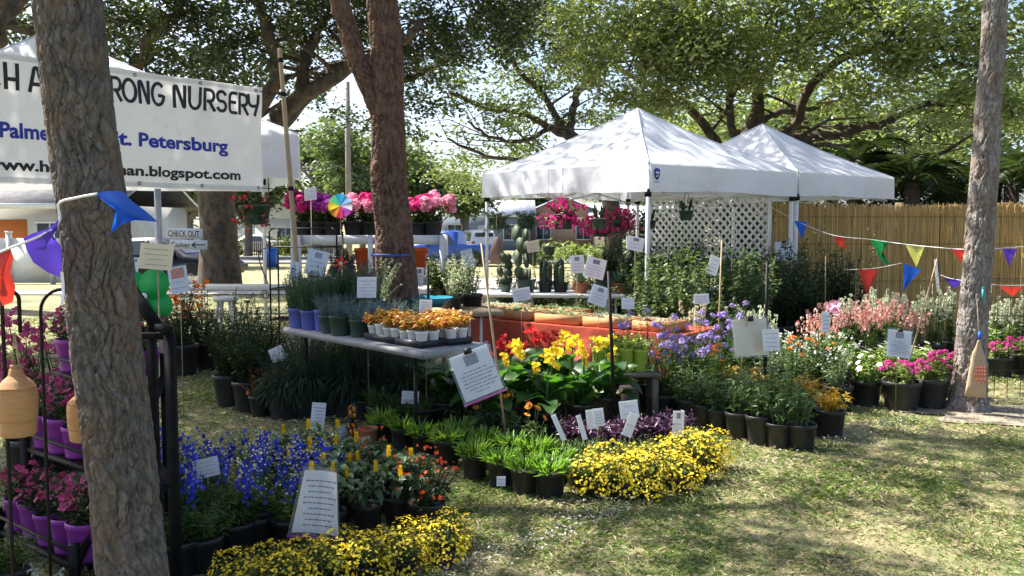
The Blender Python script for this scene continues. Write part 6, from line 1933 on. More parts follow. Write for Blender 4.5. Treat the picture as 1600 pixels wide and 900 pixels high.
row('leafy', 'potted_leafy_plant', 'green leafy pot behind the succulent trays, %s from the left', 'potted plant', [tuple(RT(s, .95, .0)) for s in (.95, 1.2, 1.45)], 'leafy pots behind the trays', 1.3)
# --- cactus table
for i, (kd, px, nm, lb, s) in enumerate((('prickly', 822, 'potted_prickly_pear', 'tall prickly pear cactus left on the cactus table', 1.15), ('cactus', 852, 'potted_column_cactus', 'column cactus right of the prickly pear', 1.0), ('cactus', 876, 'potted_column_cactus', 'column cactus beside the round leaved plant', 1.0),
        ('agave', 905, 'potted_agave', 'blue-green agave in terracotta on the cactus table', 1.0), ('snake', 935, 'potted_snake_plant', 'stiff upright leaves in green pot on the cactus table', 1.1), ('prickly', 790, 'potted_prickly_pear', 'small prickly pear at the left end of the cactus table', .7),
        ('agave', 965, 'potted_agave', 'agave at the right end of the cactus table', 1.0), ('leafy', 985, 'potted_leafy_plant', 'dark leafy pot right of the agaves', .9))):
    q = at(px, 460, 11.2)
    plant(kd, nm, lb, 'potted plant', (q.x, 11.2 if px < 900 else 11.05, .742), sc=s)
# --- hanging baskets under the larger tent and the banner
for (kd, px, py, Y, s, nm, lb) in (('hfern', 776, 352, 11.7, 1.0, 'hanging_fern', 'dark hanging fern at the left leg of the larger tent'), ('hfern', 822, 352, 11.6, .85, 'hanging_fern', 'smaller dark hanging fern right of the tent leg fern'),
        ('hmag', 880, 352, 10.9, 1.05, 'hanging_flower_basket', 'magenta hanging basket left of the hanging snake plant'), ('hmag', 968, 358, 11.2, .95, 'hanging_flower_basket', 'magenta hanging basket nearest the tent front leg'), ('hmag', 938, 364, 11.6, .95, 'hanging_flower_basket', 'magenta hanging basket behind the hanging snake plant'),
        ('stringy', 858, 392, 10.9, .6, 'hanging_trailing_plant', 'trailing hanging plant below the magenta basket'), ('stringy', 838, 385, 11.8, .6, 'hanging_trailing_plant', 'trailing hanging plant beside the prickly pear'),
        ('hred', 400, 342, 8.2, 1.05, 'hanging_flower_basket', 'red flowered hanging basket below the banner corner')):
    q = at(px, py, Y)
    r_ = plant(kd, nm, lb, 'hanging basket', (q.x, Y, q.z - .05), sc=s)
    b = B(); tube(b, [(0, 0, .6), (0, 0, max(.62, (2.3 - q.z) / s))], .003, 5); part('hook', b, m_iron, r_)
for (px, py, Y, s, lb) in ((936, 352, 10.6, .9, 'stiff green hanging snake plant beneath the larger tent valance'), (1072, 338, 11.2, .9, 'hanging snake plant before the white lattice'), (1016, 352, 12.6, .9, 'hanging plant in green pot left of the lattice')):
    q = at(px, py, Y)
    r_ = plant('snake', 'hanging_snake_plant', lb, 'hanging basket', (q.x, Y, q.z - .05), sc=s)
    h_ = hang_wires(.3, .1, .14); part('hanger', h_[1], None, r_)
    b = B(); tube(b, [(0, 0, .48), (0, 0, max(.5, (2.25 - q.z) / s))], .003, 5); part('hook', b, m_iron, r_)
# brown bag hanging on the tent leg
q = at(776, 392, 11.4)
rt = thing('paper_bag', 'brown bag hanging beneath the fern at the tent leg', 'bag', (q.x, 11.4, q.z))
b = B(); n = 12
V = [];
for (x, z) in ((-.09, -.16), (.03, -.18), (.1, -.12), (.085, .02), (.05, .13), (0, .19), (-.04, .14), (-.09, .0)):
    V.append((x, -.02, z))
V += [(x, .04, z) for x, _, z in V]
b.add(V, [[i, (i + 1) % 8, (i + 1) % 8 + 8, i + 8] for i in range(8)], np.arange(8)[::-1], np.arange(8) + 8)
part('bag_body', b, pm('brown_bag', (.3, .2, .16), (.24, .16, .12), .8, 12), rt)
b = B(); tube(b, [(0, 0, .18), (0, 0, .45)], .003, 5); part('string', b, m_stick, rt)

# --- shrubs inside / right of the tent
row('tallshrub', 'potted_tall_shrub', 'tall leafy shrub in front of the lattice, %s from the left', 'potted plant', [(at(px, 480, Y).x, Y, 0) for px, Y in ((1005, 10.3), (1032, 9.6), (1058, 9.9), (1082, 9.4), (1105, 9.8), (1130, 9.5), (1152, 10.0), (1178, 9.8))], 'tall shrubs before the lattice', 1.02)
row('darkshrub', 'potted_shrub', 'tall dark shrub against the reed fence, %s from the left', 'potted plant', [(at(px, 480, Y).x, Y, 0) for px, Y in ((1215, 10.6), (1245, 11.3), (1270, 10.8), (1300, 11.4), (1180, 11.2), (1325, 11.5))], 'dark shrubs against the reed fence', 1.42)
row('darkshrub', 'potted_shrub', 'dark shrub standing behind the cactus table, %s from the left', 'potted plant', [(at(px, 440, Y).x, Y, 0) for px, Y in ((800, 12.4), (845, 12.6), (885, 12.3), (925, 12.6), (965, 12.2), (1000, 12.5))], 'dark shrubs behind the cactus table', 1.12)
row('lowdark', 'potted_shrub', 'dark leafy pot under the tent, %s from the left', 'potted plant', [(at(px, 440, Y).x, Y, .74) for px, Y in ((1010, 10.9), (1040, 11.1), (1075, 11.5), (985, 11.1), (950, 11.35))], 'dark pots under the tent', 1.2)

# --- right bed
row('dur', 'potted_blue_shrub', 'bushy shrub with violet-blue flower clusters, front row, %s from the left', 'potted plant', G((1035, 656), (1072, 648), (1112, 640)), 'violet-blue shrubs', .95)
row('dur', 'potted_blue_shrub', 'bushy shrub with violet-blue flower clusters, back row, %s from the left', 'potted plant', G((1012, 640), (1055, 634), (1095, 626), (1135, 618), (1165, 612)), 'violet-blue shrubs', 1.05)
row('milk', 'potted_milkweed', 'green milkweed in black pot along the lawn, %s from the left', 'potted plant', G((1075, 664), (1098, 670), (1124, 676), (1154, 685), (1187, 693), (1217, 699), (1252, 702)), 'milkweeds along the lawn', 1.0)
row('milk', 'potted_milkweed', 'green milkweed in the second row behind the lawn edge, %s from the left', 'potted plant', G((1135, 655), (1170, 665), (1205, 672), (1235, 678)), 'milkweeds second row', 1.05)
row('milkf', 'potted_milkweed', 'orange flowered milkweed in the right bed, %s from the left', 'potted plant', G((1120, 645), (1155, 640), (1235, 640), (1275, 632)), 'orange flowered milkweeds', 1.15)
row('gold', 'potted_golden_plant', 'golden yellow leaved plant in black pot in the right bed, %s from the left', 'potted plant', G((1180, 655), (1225, 660), (1262, 668), (1296, 682), (1140, 645)), 'golden leaved pots', 1.0)
row('wshrub', 'potted_white_flowering_shrub', 'grey-green shrub with small white flowers in the right bed, %s from the left', 'potted plant', G((1195, 630), (1235, 622), (1275, 630), (1310, 640), (1220, 605), (1260, 605), (1300, 612)), 'white flowering shrubs', .95)
row('vinca', 'potted_white_periwinkle', 'bright leaved plant with large white blooms, %s from the left', 'potted plant', G((1352, 632), (1330, 612), (1375, 612), (1415, 606), (1450, 604), (1310, 600)), 'white periwinkles', 1.0)
row('penta', 'potted_pentas', 'magenta flowered pentas in large black pot left of the right pine, %s from the left', 'potted plant', G((1408, 640), (1452, 637), (1480, 620)), 'magenta pentas', 1.0)
row('salm', 'potted_salmon_spires', 'salmon pink flower spires in the right bed, %s from the left', 'potted plant', G((1270, 592), (1300, 588), (1330, 582), (1362, 580), (1395, 576), (1425, 572), (1285, 570), (1345, 566), (1385, 562)), 'salmon spires', 1.22)
row('spire', 'potted_pale_spires', 'tall pale green flower spires before the reed fence, %s from the left', 'potted plant', [(at(px, 500, Y).x, Y, 0) for px, Y in ((1150, 9.2), (1190, 9.0), (1085, 9.0), (1330, 10.2), (1365, 10.4), (1395, 10.1), (1430, 10.3), (1460, 9.9), (1490, 10.1), (1560, 10.0), (1590, 9.7), (1625, 9.8))], 'pale spires before the fence', .98)
row('penta', 'potted_pentas', 'magenta flowered pentas in black pot right of the right pine, %s from the left', 'potted plant', G((1560, 590), (1595, 586), (1630, 590)), 'pentas right of the pine', .95)
row('vinca', 'potted_white_periwinkle', 'bright leaved white flowered pot behind the right pine, %s from the left', 'potted plant', G((1545, 575), (1580, 570), (1618, 572)), 'white flowers right of the pine', 1.0)
row('limev', 'potted_variegated_ivy', 'variegated trailing plant in lime green pot, %s from the left', 'potted plant', [tuple(gp(px, 580, .4)) for px in (937, 957, 978, 1000)], 'lime green pots', 1.0)
row('limev', 'potted_variegated_ivy', 'variegated trailing plant in lime pot behind on the bench, %s from the left', 'potted plant', [tuple(gp(px, 568, .4)) for px in (947, 968, 990)], 'lime green pots', 1.0)
# tall pink mandevilla-like bloom
q = gp(1285, 625)
plant('leafy', 'potted_climber', 'leafy climber with large pink bloom on a stake in the right bed', 'potted plant', tuple(q), sc=1.3)
rt = thing('pink_flower_stem', 'tall stem topped by a large pink bloom before the dark shrubs', 'flower', (q.x, q.y, 0))
tp = at(1302, 485, q.y); 
b = B(); tube(b, [(0, 0, .2), (.03, 0, .6), (tp.x - q.x, 0, tp.z)], .004, 5); part('stem', b, GREENST, rt)
fm = flower('bigpink', lambda: flower_daisy('petals', 6, .045, .035, F_pink, .5))
for k in range(5):
    part('bloom', fm, None, rt, orient((tp.x - q.x + RNGP.uniform(-.03, .03), RNGP.uniform(-.03, .03), tp.z + RNGP.uniform(-.03, .09)), (RNGP.uniform(-.8, .8), -.6, .5), k, 1))

# --- palms and hedge behind the reed fence
L_palm = leafm('palm_leaf', (.022, .04, .015), (.06, .09, .03), .25, .4, .5)
def palm(px, py, Y, n, R, label, trunk=True):
    c = at(px, py, Y)
    rt = thing('palm', label, 'palm', (c.x, Y, 0))
    rng = np.random.default_rng(int(px))
    if trunk:
        b = B(); tube(b, [(0, 0, 0), (.05, 0, c.z * .5), (0, 0, c.z)], [.16, .13, .12], 10); part('trunk', b, m_bark_oak, rt)
    for k in range(n):
        a = k * 2.4 + rng.uniform(-.2, .2); e = rng.uniform(.1, 1.25)
        b = B()
        L = R * rng.uniform(.8, 1.1)
        pts = []; p = np.array([0, 0, c.z])
        ang = e
        for i in range(10):
            pts.append(p.copy()); p = p + np.array([cos(a) * cos(ang), sin(a) * cos(ang), sin(ang)]) * L / 9; ang -= .2
        tube(b, pts, np.linspace(.014, .003, 10), 5, False)
        pts = np.array(pts); T = norm(np.gradient(pts, axis=0))
        t = np.linspace(1, 9, 30); i0 = np.clip(t.astype(int), 0, 8); f = (t - i0)[:, None]
        P = pts[i0] * (1 - f) + pts[i0 + (i0 < 9)] * f
        for sg in (-1, 1):
            side = np.array([-sin(a), cos(a), 0]) * sg
            D = T[i0] * .8 + side + np.array([0, 0, .25])
            leaves(b, rng, P, D, .42 * R * np.sin(pi * (t / 10) ** .8) + .08, .035, .25, .2, .1)
        part('frond', b, L_palm, rt)
for px, py, Y, n, R, lb in ((1335, 258, 16.5, 15, 1.05, 'palm with upright fronds behind the smaller tent corner'), (1425, 285, 15.5, 14, 1.0, 'palm behind the reed fence left of the right pine'), (1490, 280, 16.5, 14, 1.0, 'dark palm behind the reed fence close to the right pine'), (1580, 290, 15.5, 13, 1.05, 'palm behind the reed fence at the right edge')):
    palm(px, py, Y, n, R, lb)
rng = np.random.default_rng(91)
for k, (px, py, Y, r, lb) in enumerate(((1400, 300, 17.5, 1.2, 'dark hedge bush behind the reed fence by the tent corner'), (1470, 290, 18, 1.3, 'dark hedge bush behind the fence left of the right pine'), (1570, 290, 18, 1.4, 'dark hedge bush behind the fence at the right edge'), (1300, 320, 18, 1.0, 'dark hedge bush seen under the smaller tent'), (1060, 325, 17, 1.0, 'dark hedge bush behind the left half of the lattice'), (1140, 315, 17.5, 1.1, 'dark hedge bush behind the right half of the lattice'), (1215, 315, 18, 1.1, 'dark hedge bush behind the tent leg at the fence end'))):
    c = at(px, py, Y)
    rt = thing('hedge_bush', lb, 'bush', (c.x, Y, 0))
    b = B(); clump_leaves(b, None, rng, (0, 0, c.z * .62), (r * 1.3, r, c.z * .5), 3800, .11, 46, .16)
    part('foliage', b, L_dk, rt, kind='stuff')
    b = B(); tube(b, [(0, 0, 0), (.05, 0, c.z * .6)], [.06, .03], 6); part('stem', b, m_bark_oak, rt)
# small shrubs across the street
for k, (px, Y, lb) in enumerate(((360, 60, 'yellow-green bush beyond the dark picket fence'), (455, 60, 'rounded bush beside the pale gabled house'), (905, 42, 'yellow-green yucca-like bush seen through the tent'), (850, 45, 'low bush at the street seen through the tent'), (960, 44, 'bush at the street right of the yucca'))):
    g0 = gz(Y); c = at(px, 380, Y)
    rt = thing('garden_bush', lb, 'bush', (c.x, Y, g0))
    b = B(); clump_leaves(b, None, rng, (0, 0, .75), (1.1, .8, .55), 900, .22, 30, .2); part('foliage', b, m_yleaf, rt, kind='stuff')
    b = B(); tube(b, [(0, 0, 0), (.05, 0, .6)], [.05, .03], 6); part('stem', b, m_bark_oak, rt)
# ================================================================== CARDS, SHEETS, STAKES
CR = random.Random(5)
def card(px, py, wpx, hpx, Y, label, tilt=0, yaw=0, mat=m_paper, name='info_card', cat='sign', lines=6, photo=None, sleeve=False, edge=None, stake='wood', sz=None, lean=0, clip=False, sr=.004, pitch=-8, ground=0.0, bow=.0, taper=0):
    """a sheet of paper (its size from the photo) on a stake stuck in pot or ground"""
    c = at(px, py, Y); w = P2M(wpx, Y); h = P2M(hpx, Y)
    rt = thing(name, label, cat, (c.x, Y, ground))
    M = Matrix.Translation((0, 0, c.z - ground)) @ Matrix.Rotation(radians(tilt), 4, 'Y') @ Matrix.Rotation(radians(yaw), 4, 'Z') @ Matrix.Rotation(radians(pitch), 4, 'X')
    def surf(x, z, off=0.0):
        k = 1 + taper * (-z / h)
        return (x * k, bow * ((x / w * 2) ** 2 - .5) - off + .006 * sin(z / h * 3), z)
    b = B(); sheet(b, lambda u, v: surf((u - .5) * w, (v - .5) * h), 8, 6)
    b2 = B(); sheet(b2, lambda u, v: surf((u - .5) * w, (v - .5) * h, -.0015), 8, 6); b2.F = [f[:, ::-1] for f in b2.F]; b.join(b2)
    pp = part('paper', b, mat, rt, M, smooth=True)
    b = B()
    top = .5 - .12
    if photo is not None:
        ph = B(); sheet(ph, lambda u, v: surf((u - .5) * w * (.7 if photo is m_photo_o else .34), h * (.06 + .38 * v) if photo is m_photo_o else h * (.2 + .22 * v), .0022), 3, 3); part('picture', ph, photo, pp)
        top = .12 if photo is not m_photo_o else 0.0
    for i in range(lines):
        z = h * (top - (top + .42) * (i + .5) / lines)
        ll = CR.uniform(.35, .8) * w
        x = -ll / 2 + CR.uniform(-.04, .04) * w
        while x < ll / 2:
            wl_ = CR.uniform(.03, .11) * w; t_ = max(.0016, h * .018)
            sheet(b, lambda u, v: surf(x + wl_ * u, z + t_ * (v - .5), .002), 1, 1)
            x += wl_ + .022 * w
    if lines:
        part('print', b, m_ink, pp)
    if sleeve:
        b = B(); sheet(b, lambda u, v: surf((u - .5) * w * 1.12, (v - .5) * h * 1.12 + h * .01, .005), 8, 6); part('sleeve', b, m_clear, rt, M, smooth=True)
    if edge is not None:
        b = B(); sheet(b, lambda u, v: surf((u - .5) * w * 1.13, -h * .555 + (v - .5) * h * .045, .006), 8, 1); part('coloured_edge', b, edge, rt, M)
    if clip:
        b = B(); box(b, (0, -.006, h * .5), (w * .2, .014, w * .14)); part('clip', b, m_clip, rt, M)
    if stake:
        b = B(); mt = {'wood': m_stick, 'bamboo': m_wood, 'green': m_green_st, 'wire': m_iron, 'black': m_iron}[stake]
        zt = (c.z - ground) + (sz if sz is not None else h * .35)
        dx = tan(radians(lean))
        zc = c.z - ground
        yo = .014 + h * .6 * abs(sin(radians(pitch))) + abs(bow)
        tube(b, [(dx * (zc - 0), yo, 0), (dx * (zc - zt), yo, zt)], sr, 6); part('stake', b, mt, rt)
    return rt
# big sheets
card(744, 583, 64, 74, 5.75, 'large white information sheet in a pink edged sleeve on the leaning bamboo stake', -21, 6, sleeve=True, edge=m_pink_edge, photo=m_photo, lines=7, stake=None, clip=True, name='info_sheet')
card(498, 785, 64, 98, 4.0, 'flared white information sheet with purple edge in front of the shrimp plants', 3, -6, sleeve=True, edge=m_purple_edge, lines=9, stake='wire', sz=.1, bow=-.03, taper=.38, name='info_sheet', sr=.003)
card(322, 731, 40, 30, 4.3, 'small white handwritten card among the blue delphiniums', -12, 8, lines=4, stake='wood', sr=.003)
card(244, 401, 52, 40, 4.1, 'cream handwritten card above the green clover spinner', 4, 0, m_cream, lines=4, stake='wood', sr=.004, pitch=-2)
card(279, 437, 28, 42, 6.6, 'white card with orange flower picture in front of the pale table', -10, 10, photo=m_photo_o, lines=2, sleeve=True, stake='wood', sr=.003)
card(211, 414, 12, 24, 5.6, 'narrow card with dark picture beside the near pine', 4, 0, photo=m_photo, lines=2, stake='wood', sr=.003)
card(495, 411, 32, 40, 7.9, 'tilted white sheet with a blue picture above the lavender', 13, 4, photo=m_photo, lines=3, stake='wood', sleeve=True, sr=.004, ground=0)
card(460, 424, 14, 30, 7.6, 'narrow white sheet leaning at the left of the lavender', 8, 30, lines=4, stake='wood', sr=.003)
card(573, 449, 30, 33, 6.9, 'white and blue price card standing in the grey foliage', 0, 2, lines=5, stake='wood', sr=.003)
card(665, 478, 20, 20, 6.6, 'white card standing among the coleus pots', 2, 0, lines=4, stake='wood', sr=.003)
card(485, 303, 19, 20, 9.3, 'white card with black hook mark high above the pink flowers', -6, 0, lines=2, stake='bamboo', sr=.004)
card(433, 553, 22, 22, 7.3, 'tilted card beside the dark shrubs left of the grey table', -24, 10, lines=5, stake='wood', sr=.003)
card(641, 621, 27, 20, 6.6, 'pale handwritten card below the grey table', 2, 0, lines=4, stake='wood', sr=.003)
card(497, 652, 22, 46, 6.2, 'narrow hanging card on a wire left of the butterfly', 8, 18, lines=7, stake='wire', sr=.003, bow=.01)
card(1173, 527, 56, 58, 6.6, 'large blank cream board clipped to a stick in the right bed', -2, 8, m_cream, lines=0, stake=None, clip=True, sleeve=True, name='info_sheet')
card(1205, 531, 26, 34, 6.5, 'white label board joined to the right of the cream board', -3, -6, lines=4, stake='green', sr=.004)
card(1405, 537, 36, 42, 7.4, 'white information sheet clipped above the magenta pentas', 6, -6, photo=m_photo, lines=8, clip=True, sleeve=True, stake='green', sr=.004)
card(1290, 503, 13, 32, 7.35, 'narrow white tag hanging below the pink bloom', 3, 0, lines=4, stake='green', sr=.003)
card(1096, 467, 24, 16, 8.6, 'small white card among the pale spires near the violet shrubs', -2, 0, lines=3, stake='wood', sr=.003)
card(1225, 393, 28, 30, 11.75, 'white sheet clipped to the right leg of the larger tent', -2, 0, photo=m_photo, lines=4, clip=True, stake=None, sleeve=True, pitch=0)
card(1464, 430, 15, 50, 8.0, 'white sheet seen edge-on clipped to a bamboo stick by the fence', 4, 48, lines=3, stake=None, clip=True)
card(902, 413, 22, 28, 9.9, 'pale card with two dark pictures on the cactus table', -3, 4, photo=m_photo, lines=3, stake='wood', sr=.003)
card(930, 419, 32, 32, 9.5, 'tilted white sheet with picture right of the cactus card', 14, 4, photo=m_photo, lines=4, stake='wood', sr=.003)
card(936, 462, 28, 30, 8.6, 'tilted sleeve card with purple picture over the succulent trays', 18, 0, photo=m_photo, lines=3, stake='wood', sleeve=True, sr=.003)
card(981, 474, 20, 18, 7.6, 'blank white card at the right end of the trays', 1, 0, lines=2, stake='wood', sr=.003)
card(815, 460, 28, 20, 8.9, 'white card lying tilted among pots behind the trays', -10, 0, lines=3, stake='wood', sr=.003)
card(833, 385, 20, 18, 10.6, 'cream tag hanging beside the prickly pear', -10, 0, m_cream, lines=2, stake='wood', sr=.003)
card(731, 404, 18, 28, 9.4, 'white sheet left of the tent leg near the leafy plants', -12, 10, lines=6, stake='wood', sleeve=True, sr=.003)
card(655, 433, 14, 30, 8.9, 'white card with picture right of the forked pine', 4, 0, photo=m_photo, lines=3, stake='wood', sr=.003)
card(993, 381, 26, 22, 9.8, 'pale picture card in the shrubs at the front tent leg', 12, 0, photo=m_photo, lines=2, stake='wood', sr=.003)
card(1115, 415, 18, 30, 9.2, 'pale sheet leaning on a bamboo stick before the lattice', 20, 10, lines=4, stake=None)
# white plant labels and strips in the purple leaved bed
card(935, 652, 18, 28, 5.75, 'white plant label with print among the purple leaves, left of three', -6, 0, lines=5, stake='wood', sr=.0025, name='plant_label', cat='plant label')
card(925, 655, 18, 30, 5.85, 'blank white plant label behind the printed one', -3, 12, lines=0, stake='wood', sr=.0025, name='plant_label', cat='plant label')
card(983, 640, 30, 28, 5.95, 'broad grey-white label beside the concrete block', -6, 5, lines=2, stake='wood', sr=.0025, name='plant_label', cat='plant label')
card(985, 664, 16, 38, 5.8, 'tilted white label leaning below the broad label', 22, 0, lines=1, stake='wood', sr=.0025, name='plant_label', cat='plant label')
card(1060, 662, 18, 40, 5.95, 'white plant tag with four small pictures at the bed corner', 4, 0, photo=m_photo, lines=2, stake='wood', sr=.0025, name='plant_label', cat='plant label')
card(873, 668, 8, 44, 5.6, 'long white label strip leaning left of the purple leaves', -22, 10, lines=0, stake=None, name='plant_label', cat='plant label')
card(909, 668, 8, 40, 5.65, 'long white label strip second from the left', -14, 10, lines=0, stake=None, name='plant_label', cat='plant label')
card(783, 752, 14, 15, 5.0, 'white price sticker on the green succulent pot', 0, 0, lines=2, stake=None, name='price_sticker', cat='sticker', pitch=4)

# leaning bamboo stakes and posts
def stakes(name, label, a, c, r, mat, cat='stake'):
    rt = thing(name, label, cat, (a[0], a[1], 0))
    b = B(); tube(b, [Vector(a) - Vector((a[0], a[1], 0)), (Vector(a) + Vector(c)) / 2 - Vector((a[0], a[1], 0)), Vector(c) - Vector((a[0], a[1], 0))], [r, r, r * .9], 8); part('rod', b, mat, rt, smooth=True)
e = at(780, 600, 6.0); s = at(752, 380, 6.0); k = (e - s) / (s.z - e.z)
stakes('bamboo_stake', 'thin bamboo stake leaning through the middle of the picture', e + k * e.z, s, .008, m_wood)
q = at(951, 424, 6.6)
stakes('metal_stake', 'dark metal garden stake in front of the red cloth', (at(962, 585, 6.6).x, 6.6, 0), q, .014, m_iron)
q = at(1199, 408, 7.4)
stakes('metal_stake', 'dark metal garden stake above the cream board', (q.x, 7.4, 0), q, .014, m_iron)
q = at(1128, 375, 8.8)
stakes('bamboo_stake', 'upright bamboo stake before the lattice screen', (at(1122, 480, 8.8).x, 8.8, 0), q, .009, m_wood)
stakes('bamboo_stake', 'bamboo stick clipped to the cream board', tuple(gp(1148, 655)), at(1168, 496, 6.56), .005, m_wood)
stakes('bamboo_stake', 'slanted bamboo stick carrying the edge-on sheet by the fence', (at(1425, 510, 7.95).x - .1, 7.95, 0), at(1464, 405, 7.95), .007, m_wood)
q = at(1338, 410, 11.2)
stakes('wooden_stake', 'thin wooden stake standing before the reed fence', (q.x, 11.2, 0), q, .008, m_stick)
stakes('metal_stake', 'short black stake left of the middle of the succulent trays', (at(672, 470, 7.8).x, 7.8, 0), at(668, 415, 7.8), .014, m_iron)
for i, (px, py) in enumerate(((1160, 400), (1172, 395), (1145, 402), (1290, 400))):
    q = at(px, py, 9.9 + .2 * i)
    stakes('plant_cane', ['thin cane in the dark shrubs left of the tent leg', 'second thin cane by the tent leg', 'thin cane before the lattice corner', 'thin cane in the dark shrub at the fence'][i], (q.x + .02, q.y, 0), q, .006, m_stick)

# ================================================================== PENNANTS
def film(name, c, c2):
    return pm(name, c, c2, .3, 5, trans=.45, spec=.5)
m_pen = {'blue': film('pennant_blue', (.01, .14, .75), (.01, .1, .6)), 'purple': film('pennant_purple', (.1, .05, .5), (.08, .03, .4)), 'red': film('pennant_red', (.72, .05, .03), (.62, .04, .03)),
         'green': film('pennant_green', (.01, .4, .1), (.01, .32, .08)), 'yellow': film('pennant_yellow', (.55, .55, .14), (.5, .5, .12)), 'teal': film('pennant_teal', (.1, .2, .55), (.08, .16, .45))}
def bunting(label, cord, pens, r=.003, m_c=None):
    """cord: world points; pens: (colour, [outline px points], Y list)"""
    o = Vector(cord[0])
    rt = thing('bunting', label, 'bunting', (o.x, o.y, 0))
    o2 = Vector((o.x, o.y, 0))
    b = B(); tube(b, [Vector(p) - o2 for p in spline(cord, 30)], r, 6); part('cord', b, m_c or m_white, rt)
    for (colr, pts, Y) in pens:
        n = len(pts)
        if np.isscalar(Y): Y = [Y] * n
        P = np.array([at(px, py, y) - o2 for (px, py), y in zip(pts, Y)])
        c = P.mean(0); b = B()
        rng = np.random.default_rng(n + abs(int(pts[0][0])))
        # fan of two rings so that the film is crumpled, both faces
        ring = c + (P - c) * .55 + rng.normal(0, 1, P.shape) * np.array([.004, .016, .004]) * np.linalg.norm(P - c, axis=1).mean() * 8
        V = np.concatenate([P, ring, [c + np.array([0, -.012, 0])]])
        F1 = [[i, (i + 1) % n, n + (i + 1) % n, n + i] for i in range(n)]; F2 = [[n + i, n + (i + 1) % n, 2 * n] for i in range(n)]
        b.add(V, F1, F2)
        part('pennant', b, m_pen[colr], rt)
YB = 2.82
bunting('bunting tied round the near pine with blue, purple and red pennants', [at(-40, 410, YB), at(10, 390, YB), at(70, 365, YB), at(93, 345, YB + .02), at(92, 318, YB + .02), at(120, 309, YB), at(152, 303, YB)],
        [('blue', [(147, 303), (170, 298), (192, 299), (207, 315), (228, 330), (247, 347), (226, 345), (210, 344), (190, 351), (172, 366), (178, 345), (180, 328), (163, 315)], [2.83, 2.8, 2.78, 2.77, 2.78, 2.8, 2.8, 2.78, 2.76, 2.75, 2.76, 2.77, 2.79]),
         ('purple', [(36, 372), (52, 364), (75, 358), (92, 343), (90, 352), (80, 366), (96, 385), (97, 415), (94, 433), (75, 426), (52, 410), (42, 392)], 2.82),
         ('red', [(-14, 400), (4, 393), (16, 388), (21, 402), (16, 425), (24, 448), (20, 472), (4, 478), (-8, 450), (-16, 425)], 2.82)], .0042)
b = B(); sheet(b, lambda u, v: tuple(at(94 + 5 * u + 2 * sin(v * 3), 425 + 52 * v, 2.8 + .01 * sin(v * 5))), 2, 8)
tag(link('ribbon', b.mesh('ribbon', m_white)), 'loose white ribbon hanging at the left side of the near pine', 'ribbon')
yf = 11.9
def tri(cx, y0, y1, w, dx=0):
    return [(cx - w / 2, y0), (cx, y0 + 1), (cx + w / 2, y0 + 1), (cx + w / 4 + dx * .6, (y0 + y1) / 2), (cx + dx, y1), (cx - w / 4 + dx * .4, (y0 + y1) / 2)]
bunting('upper bunting strung from the tent leg along the reed fence to the right pine', [at(1195, 318, 11.9), at(1240, 343, 11.6), at(1300, 367, 11), at(1360, 374, 10.4), at(1410, 381, 9.6), at(1480, 388, 8.6), at(1520, 390, 7.75)],
        [('blue', tri(1251, 345, 373, 20, 3), 11.5), ('red', [(1303, 369), (1322, 372), (1318, 380), (1326, 388), (1312, 385), (1306, 378)], 11.1), ('green', [(1359, 374), (1376, 376), (1391, 377), (1382, 388), (1375, 398), (1391, 412), (1384, 414), (1373, 402), (1368, 390)], 10.3),
         ('yellow', tri(1430, 383, 417, 30, 2), 9.4), ('red', tri(1499, 389, 410, 26, 2), 8.2)])
bunting('lower bunting before the reed fence with maroon and blue pennants', [at(1318, 421, 11), at(1340, 421, 10.8), at(1375, 418, 10.6), at(1409, 411, 10.4)],
        [('red', tri(1357, 420, 464, 32, -2), 10.7), ('blue', [(1412, 412), (1425, 416), (1439, 422), (1428, 434), (1418, 446), (1412, 456), (1412, 434)], 10.4)])
bunting('bunting right of the right pine with a purple pennant', [at(1540, 390, 7.8), at(1562, 388, 8.0), at(1590, 386, 8.3), at(1640, 380, 8.8)], [('purple', tri(1578, 388, 415, 24, -2), 8.1), ('yellow', tri(1606, 396, 416, 24, 4), 8.5)])
bunting('lower bunting crossing behind the right pine with purple and red pennants', [at(1470, 430, 9.4), at(1490, 436, 9.3), at(1546, 444, 9.0), at(1580, 446, 9.0), at(1640, 444, 9)], [('purple', tri(1489, 435, 452, 30, 4), 9.28), ('red', tri(1580, 447, 464, 40, 2), 9.0)])

